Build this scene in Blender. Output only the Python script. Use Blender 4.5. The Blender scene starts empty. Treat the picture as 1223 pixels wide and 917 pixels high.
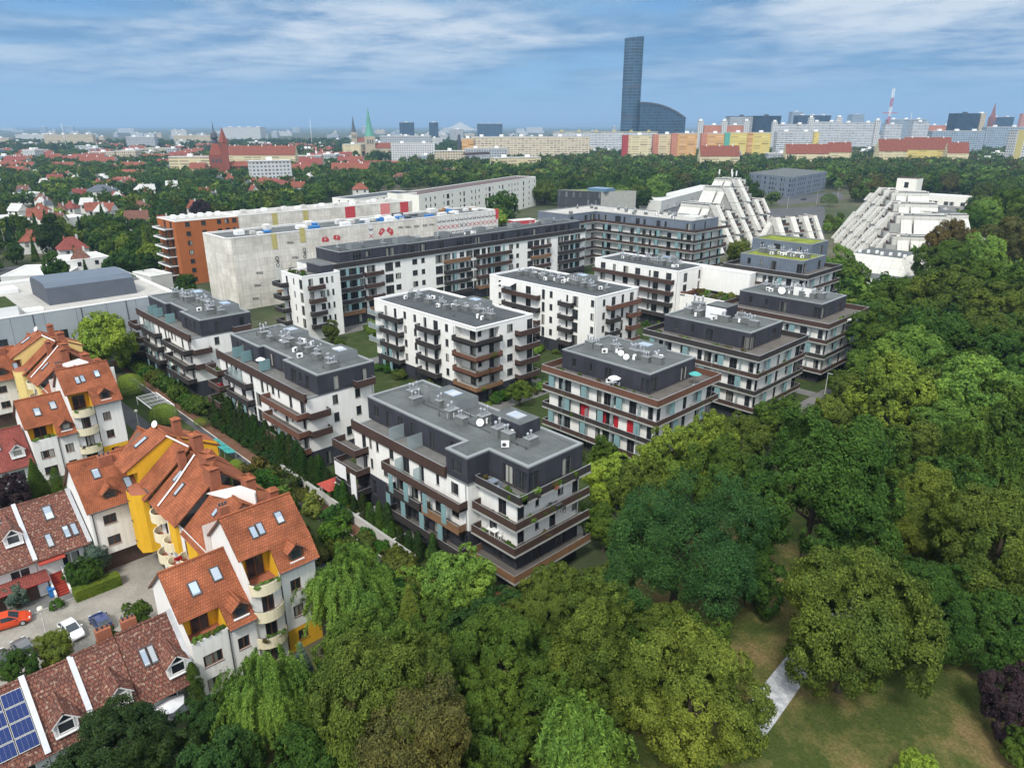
# tuning
HAZE = 1.3e-4
OVERCAST = (6.6, 6.85, 7.1, 1)
CLOUD_OFF = (7.7, 0.9, 0)
SUN_W = 1.5; EXPO = 1.32
import bpy, math, random
import numpy as np
R = math.radians
rnd = random.Random(7)
scene = bpy.context.scene
COL = scene.collection
# ------------------------------------------------------------------ camera frame
FPX, PITCH, CAMZ, HEAD = 849.0, R(20.0), 50.0, R(46.0)
CP, SP = math.cos(PITCH), math.sin(PITCH)
FW = (-math.sin(HEAD), math.cos(HEAD)); RT = (math.cos(HEAD), math.sin(HEAD))
def P(px, py, z=0.0):
    """point of height z in the place that the photo shows at pixel (px, py)"""
    u = (px - 611.5) / FPX; v = (458.5 - py) / FPX
    y = CP + v * SP; dz = -SP + v * CP
    t = (z - CAMZ) / dz
    return (t * (u * RT[0] + y * FW[0]), t * (u * RT[1] + y * FW[1]))
def depth_of(x, y, z):
    return (x * FW[0] + y * FW[1]) * CP - (z - CAMZ) * SP
def PX(x, y, z):
    Y = x * FW[0] + y * FW[1]; X = x * RT[0] + y * RT[1]
    d = Y * CP - (z - CAMZ) * SP; up = Y * SP + (z - CAMZ) * CP
    return 611.5 + FPX * X / d, 458.5 - FPX * up / d
# ------------------------------------------------------------------ materials
MATS = {}
class NT:
    def __init__(s, m):
        m.use_nodes = True; s.t = m.node_tree; s.t.nodes.clear(); s.m = m
    def n(s, ty, ins=None, **kw):
        nd = s.t.nodes.new(ty)
        for k, v in kw.items(): setattr(nd, k, v)
        for k, v in (ins or {}).items():
            sk = nd.inputs[k]
            if isinstance(v, bpy.types.NodeSocket): s.t.links.new(v, sk)
            else: sk.default_value = v
        return nd
    def out(s, sh, vol=None):
        o = s.n('ShaderNodeOutputMaterial')
        if sh is not None: s.t.links.new(sh, o.inputs['Surface'])
        if vol is not None: s.t.links.new(vol, o.inputs['Volume'])
    def mix(s, fac, a, b, mode='MIX'):
        nd = s.t.nodes.new('ShaderNodeMix'); nd.data_type = 'RGBA'; nd.blend_type = mode
        for i, v in ((0, fac), (6, a), (7, b)):
            if isinstance(v, bpy.types.NodeSocket): s.t.links.new(v, nd.inputs[i])
            else: nd.inputs[i].default_value = v
        return nd.outputs[2]
    def ramp(s, fac, stops):
        nd = s.n('ShaderNodeValToRGB', {'Fac': fac}); e = nd.color_ramp.elements
        while len(e) < len(stops): e.new(0.5)
        for el, (p, c) in zip(e, stops):
            el.position = p; el.color = c if len(c) == 4 else (*c, 1)
        return nd.outputs['Color']
    def noise(s, vec, scale, detail=4, rough=.6):
        return s.n('ShaderNodeTexNoise', {'Vector': vec, 'Scale': scale, 'Detail': detail, 'Roughness': rough}).outputs['Fac']
    def math(s, op, a, b=0.0):
        nd = s.n('ShaderNodeMath', operation=op)
        for i, v in ((0, a), (1, b)):
            if isinstance(v, bpy.types.NodeSocket): s.t.links.new(v, nd.inputs[i])
            else: nd.inputs[i].default_value = v
        return nd.outputs[0]
    def bsdf(s, col, rough=.8, spec=.3, normal=None, metal=0.0, alpha=None):
        d = {'Base Color': col, 'Roughness': rough, 'Specular IOR Level': spec, 'Metallic': metal}
        if normal is not None: d['Normal'] = normal
        if alpha is not None: d['Alpha'] = alpha
        return s.n('ShaderNodeBsdfPrincipled', d).outputs[0]
    def bump(s, h, st=.3, dist=.05):
        return s.n('ShaderNodeBump', {'Height': h, 'Strength': st, 'Distance': dist}).outputs[0]
def c4(c, k=1.0): return (c[0] * k, c[1] * k, c[2] * k, 1)
def newmat(name):
    m = bpy.data.materials.new(name); MATS[name] = m
    return NT(m)
def plain(name, col, rough=.8, spec=.3, var=.12, scale=.6, metal=0.0, bump=0.0, streak=0.0):
    """paint / render / stone with large and small blotches"""
    t = newmat(name); uv = t.n('ShaderNodeTexCoord').outputs['UV']
    n1 = t.noise(uv, scale, 6, .65); n2 = t.noise(uv, scale * 9, 3, .6)
    f = t.math('ADD', t.math('MULTIPLY', n1, .7), t.math('MULTIPLY', n2, .3))
    c = t.ramp(f, [(.3, c4(col, 1 - var)), (.7, c4(col, 1 + var))])
    if streak:
        st = t.noise(t.n('ShaderNodeMapping', {'Vector': uv, 'Scale': (2.6, .16, 1)}).outputs[0], 1.0, 6, .7)
        c = t.mix(1.0, c, t.ramp(st, [(.34, (1 - streak * 2.2, 1 - streak * 2.3, 1 - streak * 2.5)), (.5, (1, 1, 1)), (.75, (1 + streak * .5,) * 3)]), 'MULTIPLY')
    t.out(t.bsdf(c, rough, spec, t.bump(n2, bump) if bump else None, metal))
def striped(name, ca, cb, wid, hei, rough=.7, spec=.3, mortar=.04, mcol=None, var=.25, offs=.5, bump=.4, stain=.5, ncol=None):
    """tiles, cladding boards, pavers: bricks in metres of the face"""
    t = newmat(name); uv = t.n('ShaderNodeTexCoord').outputs['UV']
    b = t.n('ShaderNodeTexBrick', {'Vector': uv, 'Color1': c4(ca), 'Color2': c4(cb), 'Mortar': c4(mcol or ca, 1 if mcol else .45),
            'Scale': 1.0, 'Mortar Size': mortar, 'Mortar Smooth': .3, 'Bias': 0.0, 'Brick Width': wid, 'Row Height': hei}, offset=offs)
    n1 = t.noise(uv, .35, 6, .7); n2 = t.noise(uv, 3.1, 3, .6)
    k = t.ramp(n1, [(.3, (1 - var,) * 3), (.7, (1 + var,) * 3)])
    c = t.mix(stain, b.outputs['Color'], t.mix(1.0, b.outputs['Color'], k, 'MULTIPLY'))
    if ncol: c = t.mix(t.ramp(n2, [(.56, (0, 0, 0)), (.66, (.8,) * 3)]), c, c4(ncol))
    t.out(t.bsdf(c, rough, spec, t.bump(t.math('SUBTRACT', 1.0, b.outputs['Fac']), bump, .03)))
plain('white_render', (.76, .75, .72), .9, .15, .07, .25, streak=.055)
plain('cream_render', (.68, .61, .43), .9, .2, .1, .4, streak=.07)
plain('yellow_render', (.68, .39, .03), .9, .1, .12, .4, streak=.05)
plain('pale_yellow', (.72, .56, .22), .85, .2, .08, .4)
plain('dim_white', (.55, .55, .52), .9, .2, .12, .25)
plain('concrete', (.33, .33, .31), .9, .2, .18, .5, bump=.2)
plain('concrete_pale', (.50, .49, .46), .9, .2, .15, .4)
plain('roof_edge', (.19, .205, .21), .55, .4, .12, .5)
plain('brown_wood', (.085, .052, .04), .75, .3, .25, 1.2)
plain('steel', (.55, .56, .58), .35, .5, .15, 2, metal=.7)
plain('dark_steel', (.06, .065, .07), .5, .4, .15, 2)
plain('white_paint', (.78, .78, .77), .5, .4, .04, 2)
plain('frame_dark', (.055, .05, .048), .5, .4, .1, 2)
plain('frame_brown', (.13, .055, .03), .5, .4, .1, 2)
plain('terracotta_brick', (.29, .105, .060), .85, .2, .22, 1.5)
plain('red_roof_sheet', (.30, .045, .03), .6, .3, .2, 1)
plain('red_paint', (.42, .02, .03), .6, .3, .15, 1)
plain('orange_cloth', (.75, .16, .04), .8, .2, .1, 1)
plain('white_cloth', (.72, .72, .74), .9, .1, .08, 1.5)
plain('wood_warm', (.28, .15, .07), .7, .3, .2, 2)
plain('soil', (.085, .062, .042), 1, .1, .4, .4)
plain('mulch', (.13, .07, .045), 1, .1, .35, .6)
plain('rubber', (.02, .02, .02), .8, .3, .1, 3)
plain('blue_plastic', (.03, .16, .42), .5, .4, .1, 2)
plain('teal_plastic', (.05, .30, .28), .5, .4, .1, 2)
plain('brown_membrane', (.10, .075, .07), .9, .2, .2, .3)
plain('bark', (.10, .08, .06), .95, .1, .35, 2)
plain('bark_pale', (.42, .37, .30), .9, .1, .25, 2)
plain('orange_render', (.36, .12, .045), .9, .1, .14, .3, streak=.05)
plain('anthracite', (.045, .047, .055), .7, .3, .2, .3)
plain('blue_grey', (.16, .19, .235), .7, .3, .12, .3)
plain('hood_top', (.075, .10, .135), .5, .4, .15, .3)
plain('office_blue', (.10, .18, .27), .4, .5, .1, .2)
plain('copper_green', (.10, .30, .22), .6, .3, .2, .1)
plain('church_stone', (.42, .36, .26), .9, .2, .2, .1)
plain('church_brick', (.24, .072, .048), .9, .2, .2, .1)
plain('slate', (.07, .08, .10), .6, .3, .2, .3)
plain('red_glaze', (.45, .05, .04), .6, .3, .2, .3)
striped('orange_tile', (.32, .106, .050), (.25, .082, .040), .22, .30, .85, .1, .028, (.15, .05, .027), .45, .5, .5, 1.0, (.20, .085, .05))
striped('brown_tile', (.20, .075, .05), (.12, .05, .038), .30, .36, .8, .25, .035, (.05, .025, .02), .35, .5, .6, .7, (.36, .27, .2))
striped('maroon_tile', (.27, .065, .05), (.20, .05, .04), .30, .36, .8, .25, .035, (.09, .03, .025), .3, .5, .6, .7)
striped('far_red_tile', (.25, .080, .050), (.19, .062, .042), .6, .7, .85, .2, .04, None, .3, .5, .2, .8)
striped('dark_cladding', (.032, .033, .043), (.044, .045, .057), 1.2, 3.1, .6, .3, .03, (.022, .022, .028), .22, .5, .3, .8)
striped('zinc_cladding', (.125, .15, .19), (.145, .17, .21), .6, 3.2, .5, .4, .03, (.075, .09, .115), .2, 0, .3, .8)
striped('steel_panel', (.34, .37, .40), (.31, .34, .37), 6.0, 14, .55, .4, .05, (.12, .13, .14), .12, 0, .2, .6)
striped('slat_brown', (.080, .046, .035), (.066, .038, .030), .15, 1.3, .7, .3, .025, (.028, .018, .015), .25, 0, .4, .6)
striped('slat_rust', (.175, .080, .052), (.145, .066, .043), .15, 1.3, .7, .3, .025, (.06, .03, .02), .25, 0, .4, .6)
striped('slat_dark', (.045, .038, .036), (.038, .032, .031), .15, 1.3, .7, .3, .025, (.018, .016, .016), .25, 0, .4, .6)
striped('slat_warm', (.27, .145, .075), (.22, .12, .06), .15, 1.3, .7, .3, .025, (.08, .045, .025), .25, 0, .4, .6)
striped('slat_grey', (.26, .27, .29), (.22, .23, .25), .15, 1.3, .7, .3, .025, (.1, .1, .11), .25, 0, .4, .6)
striped('cobble', (.31, .29, .255), (.26, .245, .215), .22, .12, .9, .2, .012, (.15, .14, .12), .3, .5, .3, .8)
striped('paver', (.15, .148, .14), (.125, .125, .12), .6, .4, .9, .2, .012, (.12, .12, .12), .25, .5, .3, .8)
striped('panel_white', (.58, .57, .525), (.52, .51, .47), 3.0, 2.8, .85, .2, .05, (.28, .28, .28), .12, 0, .2, .6)
striped('panel_beige', (.60, .53, .38), (.55, .48, .35), 3.0, 2.8, .85, .2, .05, (.26, .22, .17), .12, 0, .2, .6)
striped('sedum', (.16, .19, .03), (.13, .17, .03), 1.5, 1.5, 1, .1, .0, None, .6, .5, .2, .9, (.30, .26, .06))
def felt(name, a, b):
    t = newmat(name); uv = t.n('ShaderNodeTexCoord').outputs['UV']
    br = t.n('ShaderNodeTexBrick', {'Vector': uv, 'Color1': (1, 1, 1, 1), 'Color2': (.9, .9, .9, 1), 'Mortar': (.68, .68, .68, 1), 'Scale': 1.0,
             'Mortar Size': .03, 'Mortar Smooth': .4, 'Bias': 0.0, 'Brick Width': 8.0, 'Row Height': 1.0})
    n = t.noise(uv, .22, 7, .7); n2 = t.noise(uv, 2.2, 4, .7)
    c = t.ramp(t.math('ADD', t.math('MULTIPLY', n, .75), t.math('MULTIPLY', n2, .25)), [(.3, c4(a)), (.52, c4([(x + y) / 2 for x, y in zip(a, b)])), (.72, c4(b))])
    t.out(t.bsdf(t.mix(.7, c, t.mix(1.0, c, br.outputs['Color'], 'MULTIPLY')), .9, .2))
felt('roof_felt', (.058, .066, .068), (.140, .152, .152))
plain('deck', (.105, .095, .085), .9, .2, .3, .5)
felt('roof_felt_dark', (.040, .046, .052), (.085, .095, .10))
felt('roof_gravel', (.30, .29, .27), (.46, .45, .42))
felt('roof_pale', (.40, .40, .38), (.58, .58, .56))
def glassy(name, dark, light, frac, rough=.08):
    """pane: some rooms behind it are dark, some have pale curtains or blinds"""
    t = newmat(name); oi = t.n('ShaderNodeObjectInfo').outputs['Random']
    uv = t.n('ShaderNodeTexCoord').outputs['Object']
    c = t.ramp(oi, [(0, c4(dark)), (1 - frac - .12, c4(dark, 2.2)), (1 - frac, c4(light, .5)), (1, c4(light))])
    s = t.n('ShaderNodeSeparateXYZ', {0: uv}); w = t.math('FRACT', t.math('ADD', t.math('MULTIPLY', s.outputs[0], .55), t.math('MULTIPLY', oi, 7.3)))
    fold_shade = t.math('MULTIPLY', t.math('SINE', t.math('MULTIPLY', s.outputs[0], 42.0)), .16); c = t.mix(t.math('LESS_THAN', t.math('ADD', w, 0.0), .42), c, c4(dark, 1.3)); c = t.mix(1.0, c, t.n('ShaderNodeCombineXYZ', {0: t.math('ADD', .9, fold_shade), 1: t.math('ADD', .9, fold_shade), 2: t.math('ADD', .9, fold_shade)}).outputs[0], 'MULTIPLY')  # shading of curtain folds painted into the pane colour as stripes
    t.out(t.bsdf(c, rough, .6))
glassy('pane', (.018, .021, .025), (.40, .40, .36), .28)
glassy('pane_sky', (.22, .27, .33), (.58, .62, .66), .5, .05)
glassy('pane_far', (.05, .06, .075), (.22, .23, .24), .3)
glassy('pane_blue', (.020, .055, .105), (.06, .13, .21), .5, .08)
def teal():
    t = newmat('teal_glass')
    d = t.bsdf((.25, .39, .41, 1), .12, .5)
    tr = t.n('ShaderNodeBsdfTransparent', {'Color': (.62, .86, .87, 1)}).outputs[0]
    t.out(t.n('ShaderNodeMixShader', {0: .72, 1: tr, 2: d}).outputs[0])
    t = newmat('clear_glass')
    d = t.bsdf((.45, .50, .52, 1), .05, .6)
    tr = t.n('ShaderNodeBsdfTransparent', {'Color': (.80, .88, .88, 1)}).outputs[0]
    t.out(t.n('ShaderNodeMixShader', {0: .4, 1: tr, 2: d}).outputs[0])
teal()
def netting():
    t = newmat('scaffold_net'); uv = t.n('ShaderNodeTexCoord').outputs['UV']
    b = t.n('ShaderNodeTexBrick', {'Vector': uv, 'Color1': (.66, .63, .585, 1), 'Color2': (.55, .525, .48, 1), 'Mortar': (.44, .415, .375, 1), 'Scale': 1.0,
            'Mortar Size': .05, 'Mortar Smooth': .8, 'Bias': 0.0, 'Brick Width': 2.6, 'Row Height': 2.0}, offset=0.0)
    n = t.noise(uv, .12, 7, .7)
    c = t.mix(1.0, b.outputs['Color'], t.ramp(n, [(.3, (.78, .77, .74)), (.7, (1.22, 1.22, 1.22))]), 'MULTIPLY')
    st = t.noise(t.n('ShaderNodeMapping', {'Vector': uv, 'Scale': (1.6, .12, 1)}).outputs[0], 1.0, 5, .7); c = t.mix(1.0, c, t.ramp(st, [(.3, (.80, .79, .77)), (.7, (1.15, 1.15, 1.14))]), 'MULTIPLY')
    w = t.n('ShaderNodeTexNoise', {'Vector': uv, 'Scale': 1.2, 'Detail': 3.0}).outputs['Fac']
    t.out(t.bsdf(c, .85, .2, t.bump(w, .4, .2)))
netting()
def ground_mats():
    t = newmat('earth'); o = t.n('ShaderNodeTexCoord').outputs['Object']
    n = t.noise(o, .012, 8, .65); n2 = t.noise(o, .25, 5, .7)
    c = t.ramp(n, [(.30, (.030, .042, .020)), (.48, (.05, .062, .03)), (.60, (.09, .085, .055)), (.72, (.16, .15, .13))])
    c = t.mix(.5, c, t.mix(1.0, c, t.ramp(n2, [(.3, (.55,) * 3), (.7, (1.5,) * 3)]), 'MULTIPLY'))
    t.out(t.bsdf(c, 1, .1))
    t = newmat('lawn'); o = t.n('ShaderNodeTexCoord').outputs['Object']
    n = t.noise(o, .11, 7, .68); n2 = t.noise(o, 3.2, 9, .85); n3 = t.noise(o, .7, 6, .7)
    c = t.ramp(n, [(.28, (.038, .058, .013)), (.45, (.055, .074, .019)), (.52, (.105, .105, .034)), (.62, (.180, .135, .060)), (.8, (.150, .108, .052))])
    c = t.mix(.85, c, t.mix(1.0, c, t.ramp(n2, [(.34, (.35,) * 3), (.5, (1,) * 3), (.66, (1.75,) * 3)]), 'MULTIPLY'))
    c = t.mix(t.ramp(n3, [(.5, (0, 0, 0)), (.72, (.65,) * 3)]), c, (.046, .076, .016, 1))
    t.out(t.bsdf(c, 1, .1, t.bump(n2, .8, .12)))
    t = newmat('garden_grass'); o = t.n('ShaderNodeTexCoord').outputs['Object']
    n = t.noise(o, .3, 6, .7); n2 = t.noise(o, 5, 4, .75)
    c = t.ramp(n, [(.3, (.022, .038, .011)), (.55, (.040, .058, .018)), (.75, (.085, .08, .04))])
    c = t.mix(.8, c, t.mix(1.0, c, t.ramp(n2, [(.3, (.55,) * 3), (.7, (1.45,) * 3)]), 'MULTIPLY'))
    t.out(t.bsdf(c, 1, .1, t.bump(n2, .6, .1)))
    t = newmat('asphalt'); o = t.n('ShaderNodeTexCoord').outputs['Object']
    n = t.noise(o, .2, 7, .7); n2 = t.noise(o, 6, 4, .7)
    c = t.ramp(n, [(.3, (.045, .046, .05)), (.7, (.085, .086, .09))])
    t.out(t.bsdf(c, .9, .25, t.bump(n2, .2, .02)))
    t = newmat('chalk_path'); o = t.n('ShaderNodeTexCoord').outputs['Object']
    n = t.noise(o, 1.4, 8, .75); n2 = t.noise(o, .3, 4, .6)
    c = t.ramp(n, [(.32, (.26, .27, .29)), (.5, (.40, .41, .43)), (.62, (.56, .57, .58))])
    c = t.mix(t.ramp(n2, [(.55, (0, 0, 0)), (.75, (.6,) * 3)]), c, (.24, .25, .26, 1))
    t.out(t.bsdf(c, .95, .2, t.bump(n, .6, .06)))
ground_mats()
def leafmat(name, attr):
    t = newmat(name)
    if attr: base = t.n('ShaderNodeAttribute', attribute_name='tint').outputs['Color']
    else: base = t.n('ShaderNodeObjectInfo').outputs['Color']
    g = t.n('ShaderNodeNewGeometry').outputs['Random Per Island']
    o = t.n('ShaderNodeTexCoord').outputs['Object']
    n = t.noise(o, .55, 3, .6)
    c = t.mix(1.0, base, t.ramp(g, [(0, (.55, .60, .55)), (.5, (.98, 1.0, .9)), (.9, (1.35, 1.3, 1.1)), (1, (1.7, 1.6, 1.1))]), 'MULTIPLY')
    c = t.mix(.75, c, t.mix(1.0, c, t.ramp(n, [(.32, (.62, .75, .85)), (.68, (1.4, 1.22, .95))]), 'MULTIPLY'))
    d = t.bsdf(c, .75, .06)
    tl = t.n('ShaderNodeBsdfTranslucent', {'Color': c}).outputs[0]
    t.out(t.n('ShaderNodeMixShader', {0: .18, 1: d, 2: tl}).outputs[0])
leafmat('leaf', False); leafmat('leaf_mass', True)
def carpaint(name, col):
    t = newmat(name)
    t.out(t.n('ShaderNodeBsdfPrincipled', {'Base Color': c4(col), 'Roughness': .35, 'Metallic': .2, 'Coat Weight': .8, 'Coat Roughness': .06}).outputs[0])
for nm, c in dict(paint_white=(.74, .75, .76), paint_orange=(.62, .06, .01), paint_navy=(.01, .025, .12), paint_grey=(.09, .095, .10), paint_black=(.02, .02, .024), paint_silver=(.42, .43, .45), paint_red=(.4, .02, .02)).items(): carpaint(nm, c)
def lamp_mat(name, col):
    t = newmat(name); t.out(t.bsdf(c4(col), .15, .6))
lamp_mat('lens_clear', (.6, .62, .64)); lamp_mat('lens_red', (.4, .01, .01)); lamp_mat('lens_globe', (.8, .76, .62))
plain('solar_cell', (.010, .026, .115), .35, .25, .15, 2.0); lamp_mat('car_glass', (.03, .04, .05))
def facade_mat(name, wall, win, bw, bh, fw=.55, fh=.5, band=None):
    """far facades only a few pixels tall: wall with window rows (glass and wall colours, no light baked in)"""
    t = newmat(name); uv = t.n('ShaderNodeTexCoord').outputs['UV']
    s = t.n('ShaderNodeSeparateXYZ', {0: uv})
    fx = t.math('FRACT', t.math('DIVIDE', s.outputs[0], bw)); fy = t.math('FRACT', t.math('DIVIDE', s.outputs[1], bh))
    mx = t.math('MULTIPLY', t.math('GREATER_THAN', fx, (1 - fw) / 2), t.math('LESS_THAN', fx, (1 + fw) / 2))
    my = t.math('MULTIPLY', t.math('GREATER_THAN', fy, (1 - fh) / 2), t.math('LESS_THAN', fy, (1 + fh) / 2))
    m = t.math('MULTIPLY', mx, my)
    cell = t.n('ShaderNodeTexWhiteNoise', {'Vector': t.n('ShaderNodeCombineXYZ', {0: t.math('FLOOR', t.math('DIVIDE', s.outputs[0], bw)), 1: t.math('FLOOR', t.math('DIVIDE', s.outputs[1], bh))}).outputs[0]}).outputs['Value']
    wc = t.mix(cell, c4(win, .5), c4(win, 1.7))
    base = t.mix(t.noise(uv, .08, 5, .6), c4(wall, .85), c4(wall, 1.12))
    if band:
        base = t.mix(t.math('LESS_THAN', fy, .28), base, c4(band))
    t.out(t.bsdf(t.mix(m, base, wc), .7, .3))
facade_mat('far_white', (.56, .56, .55), (.12, .14, .16), 3.2, 3.0)
facade_mat('far_grey', (.38, .40, .42), (.10, .12, .15), 3.2, 3.0)
facade_mat('far_beige', (.58, .50, .36), (.15, .15, .15), 3.2, 3.0, .6, .5, (.46, .37, .26))
facade_mat('far_cream', (.62, .55, .35), (.36, .29, .19), 11, 3.0, .86, .45)
facade_mat('far_orange', (.58, .32, .11), (.40, .26, .16), 11, 3.0, .84, .45)
facade_mat('far_salmon', (.50, .20, .13), (.2, .12, .1), 3.2, 3.0, .4, .4)
facade_mat('far_yellow', (.62, .48, .13), (.38, .34, .16), 11, 3.0, .84, .45)
facade_mat('far_red', (.36, .045, .05), (.16, .05, .05), 3.2, 3.0, .3, .4)
facade_mat('far_teal', (.10, .36, .28), (.08, .2, .18), 3.2, 3.0, .4, .4)
facade_mat('far_slab', (.58, .59, .60), (.17, .19, .22), 6.0, 2.8, .92, .48)
facade_mat('far_slab_beige', (.62, .56, .44), (.30, .24, .17), 5.0, 2.8, .8, .5)
facade_mat('far_bluegrey', (.30, .36, .42), (.10, .14, .19), 4.0, 3.0, .7, .5)
facade_mat('glass_tower', (.075, .135, .19), (.016, .045, .085), 3.6, 5.4, .84, .74)
facade_mat('glass_low', (.055, .105, .155), (.014, .04, .075), 4.5, 5.4, .86, .76)
facade_mat('dark_office', (.025, .05, .085), (.02, .045, .075), 3.0, 3.5, .8, .6)
# ------------------------------------------------------------------ mesh collecting
class MB:
    def __init__(s): s.v = []; s.f = []; s.m = []; s.uv = []; s.ml = []
    def mi(s, mat):
        if mat not in s.ml: s.ml.append(mat)
        return s.ml.index(mat)
    def poly(s, pts, mat, uvo=None):
        i = len(s.v); s.v += [tuple(p) for p in pts]; s.f.append(tuple(range(i, i + len(pts)))); s.m.append(s.mi(mat))
        a = np.array(pts[0], float); b = np.array(pts[1], float)
        n = np.zeros(3)
        for k in range(len(pts)):
            p, q = np.array(pts[k], float), np.array(pts[(k + 1) % len(pts)], float)
            n += np.cross(p, q)
        ln = np.linalg.norm(n); n = n / ln if ln > 1e-9 else np.array([0, 0, 1.0])
        if abs(n[2]) > .98: u = np.array([1.0, 0, 0]); w = np.array([0, 1.0, 0])
        else:
            u = np.array([-n[1], n[0], 0]); u /= np.linalg.norm(u); w = np.cross(n, u)
        for p in pts:
            p = np.array(p, float); s.uv.append((float(p @ u), float(p @ w)))
    def box(s, x0, y0, z0, x1, y1, z1, mat, top=None, bottom=True):
        p = [(x0, y0), (x1, y0), (x1, y1), (x0, y1)]
        for i in range(4):
            a, b = p[i], p[(i + 1) % 4]
            s.poly([(*a, z0), (*b, z0), (*b, z1), (*a, z1)], mat)
        s.poly([(*q, z1) for q in p], top or mat)
        if bottom: s.poly([(*q, z0) for q in reversed(p)], mat)
    def prism(s, poly, z0, z1, mat, top=None):
        n = len(poly)
        for i in range(n):
            a, b = poly[i], poly[(i + 1) % n]
            s.poly([(*a, z0), (*b, z0), (*b, z1), (*a, z1)], mat)
        s.poly([(*q, z1) for q in poly], top or mat); s.poly([(*q, z0) for q in reversed(poly)], mat)
    def solid(s, pts, th, mat, side=None):
        """sheet with thickness th below the given face"""
        p = [np.array(q, float) for q in pts]
        n = np.cross(p[1] - p[0], p[2] - p[0]); n /= np.linalg.norm(n)
        if n[2] < 0: p.reverse(); n = -n
        lo = [q - n * th for q in p]
        s.poly(p, mat); s.poly(list(reversed(lo)), side or mat)
        for i in range(len(p)):
            j = (i + 1) % len(p); s.poly([lo[i], lo[j], p[j], p[i]], side or mat)
    def tube(s, a, b, r0, r1, mat, n=8, cap=True):
        a, b = np.array(a, float), np.array(b, float); d = b - a; d /= np.linalg.norm(d)
        h = np.array([0, 0, 1.0]) if abs(d[2]) < .9 else np.array([1.0, 0, 0])
        u = np.cross(d, h); u /= np.linalg.norm(u); w = np.cross(d, u)
        A = [a + r0 * (math.cos(k * 2 * math.pi / n) * u + math.sin(k * 2 * math.pi / n) * w) for k in range(n)]
        B = [b + r1 * (math.cos(k * 2 * math.pi / n) * u + math.sin(k * 2 * math.pi / n) * w) for k in range(n)]
        for k in range(n):
            j = (k + 1) % n; s.poly([A[j], A[k], B[k], B[j]], mat)
        if cap: s.poly(B[::-1], mat); s.poly(A, mat)
    def lathe(s, prof, mat, n=12, c=(0, 0)):
        for (r0, z0), (r1, z1) in zip(prof, prof[1:]):
            for k in range(n):
                a, b = 2 * math.pi * k / n, 2 * math.pi * (k + 1) / n
                q = [(c[0] + r0 * math.cos(a), c[1] + r0 * math.sin(a), z0), (c[0] + r0 * math.cos(b), c[1] + r0 * math.sin(b), z0),
                     (c[0] + r1 * math.cos(b), c[1] + r1 * math.sin(b), z1), (c[0] + r1 * math.cos(a), c[1] + r1 * math.sin(a), z1)]
                if r0 < 1e-4: q = q[1:] if r1 > 1e-4 else q
                elif r1 < 1e-4: q = q[:3]
                s.poly(q, mat)
    def mesh(s, name, off=(0, 0, 0)):
        me = bpy.data.meshes.new(name)
        me.from_pydata([(a - off[0], b - off[1], c - off[2]) for a, b, c in s.v], [], s.f)
        for m in s.ml: me.materials.append(MATS[m])
        me.polygons.foreach_set('material_index', s.m)
        uv = me.uv_layers.new(name='UVMap')
        uv.data.foreach_set('uv', [c for p in s.uv for c in p])
        me.update(); return me
WL = {}
def wloc(o): return WL.get(o.name, (0, 0, 0))
def link(name, data, parent=None, loc=(0, 0, 0), rz=0.0):
    """loc is the world place; parents are only ever moved, children of turned roots pass loc in the root's own frame with local=True"""
    o = bpy.data.objects.new(name, data); COL.objects.link(o)
    if parent is not None:
        o.parent = parent; q = wloc(parent); o.location = (loc[0] - q[0], loc[1] - q[1], loc[2] - q[2])
    else: o.location = loc
    o.rotation_euler = (0, 0, rz); WL[o.name] = tuple(loc)
    return o
def sub(name, me, parent, loc=(0, 0, 0), rot=(0, 0, 0)):
    """child placed in its parent's own frame"""
    o = bpy.data.objects.new(name, me); COL.objects.link(o); o.parent = parent; o.location = loc; o.rotation_euler = rot
    return o
def tag(o, label, cat, group=None, kind=None):
    if label: o['label'] = label
    if cat: o['category'] = cat
    if group: o['group'] = group
    if kind: o['kind'] = kind
    return o
def thing(name, label, cat, loc=(0, 0, 0), rz=0.0, group=None):
    return tag(link(name, None, None, loc, rz), label, cat, group)
def put(name, mb, parent):
    q = wloc(parent) if parent is not None else (0, 0, 0)
    return link(name, mb.mesh(name, q), parent, q)
def structure(name, mb, kind='structure'):
    o = link(name, mb.mesh(name)); o['kind'] = kind; return o
def copy_tree(o, parent=None):
    c = o.copy(); COL.objects.link(c)
    if parent is not None: c.parent = parent
    for ch in list(o.children): copy_tree(ch, c)
    return c
# ------------------------------------------------------------------ facade kit
TYPES = {'w': (.95, 1.5, .8), 'W': (1.75, 1.5, .8), 'D': (1.7, 2.25, .1), 'd': (.95, 2.25, .1), 'n': (.6, 1.5, .8), 'L': (2.7, 2.3, .1), 's': (.9, .9, 1.2), 'B': (1.25, 1.4, .85)}
WC = {}
def win_meshes(w, h, fm, pane, mull):
    k = (round(w, 2), round(h, 2), fm, pane, mull)
    if k not in WC:
        a = MB(); t = .075
        a.box(0, .05, 0, t, .15, h, fm); a.box(w - t, .05, 0, w, .15, h, fm)
        a.box(t, .05, 0, w - t, .15, t, fm); a.box(t, .05, h - t, w - t, .15, h, fm)
        n = mull if mull is not None else (0 if w < 1.1 else (1 if w < 2.2 else 2))
        for i in range(n):
            c = w * (i + 1) / (n + 1); a.box(c - .045, .052, t, c + .045, .148, h - t, fm)
        a.box(-.04, -.06, -.05, w + .04, .055, -.004, fm)
        b = MB(); b.poly([(t, .12, t), (w - t, .12, t), (w - t, .12, h - t), (t, .12, h - t)], pane)
        one = MB()
        for m in (a, b):
            for f, mi in zip(m.f, m.m): one.poly([m.v[i] for i in f], m.ml[mi])
        WC[k] = (a.mesh('window'), b.mesh('pane'), one.mesh('window'))
    return WC[k]
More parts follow.
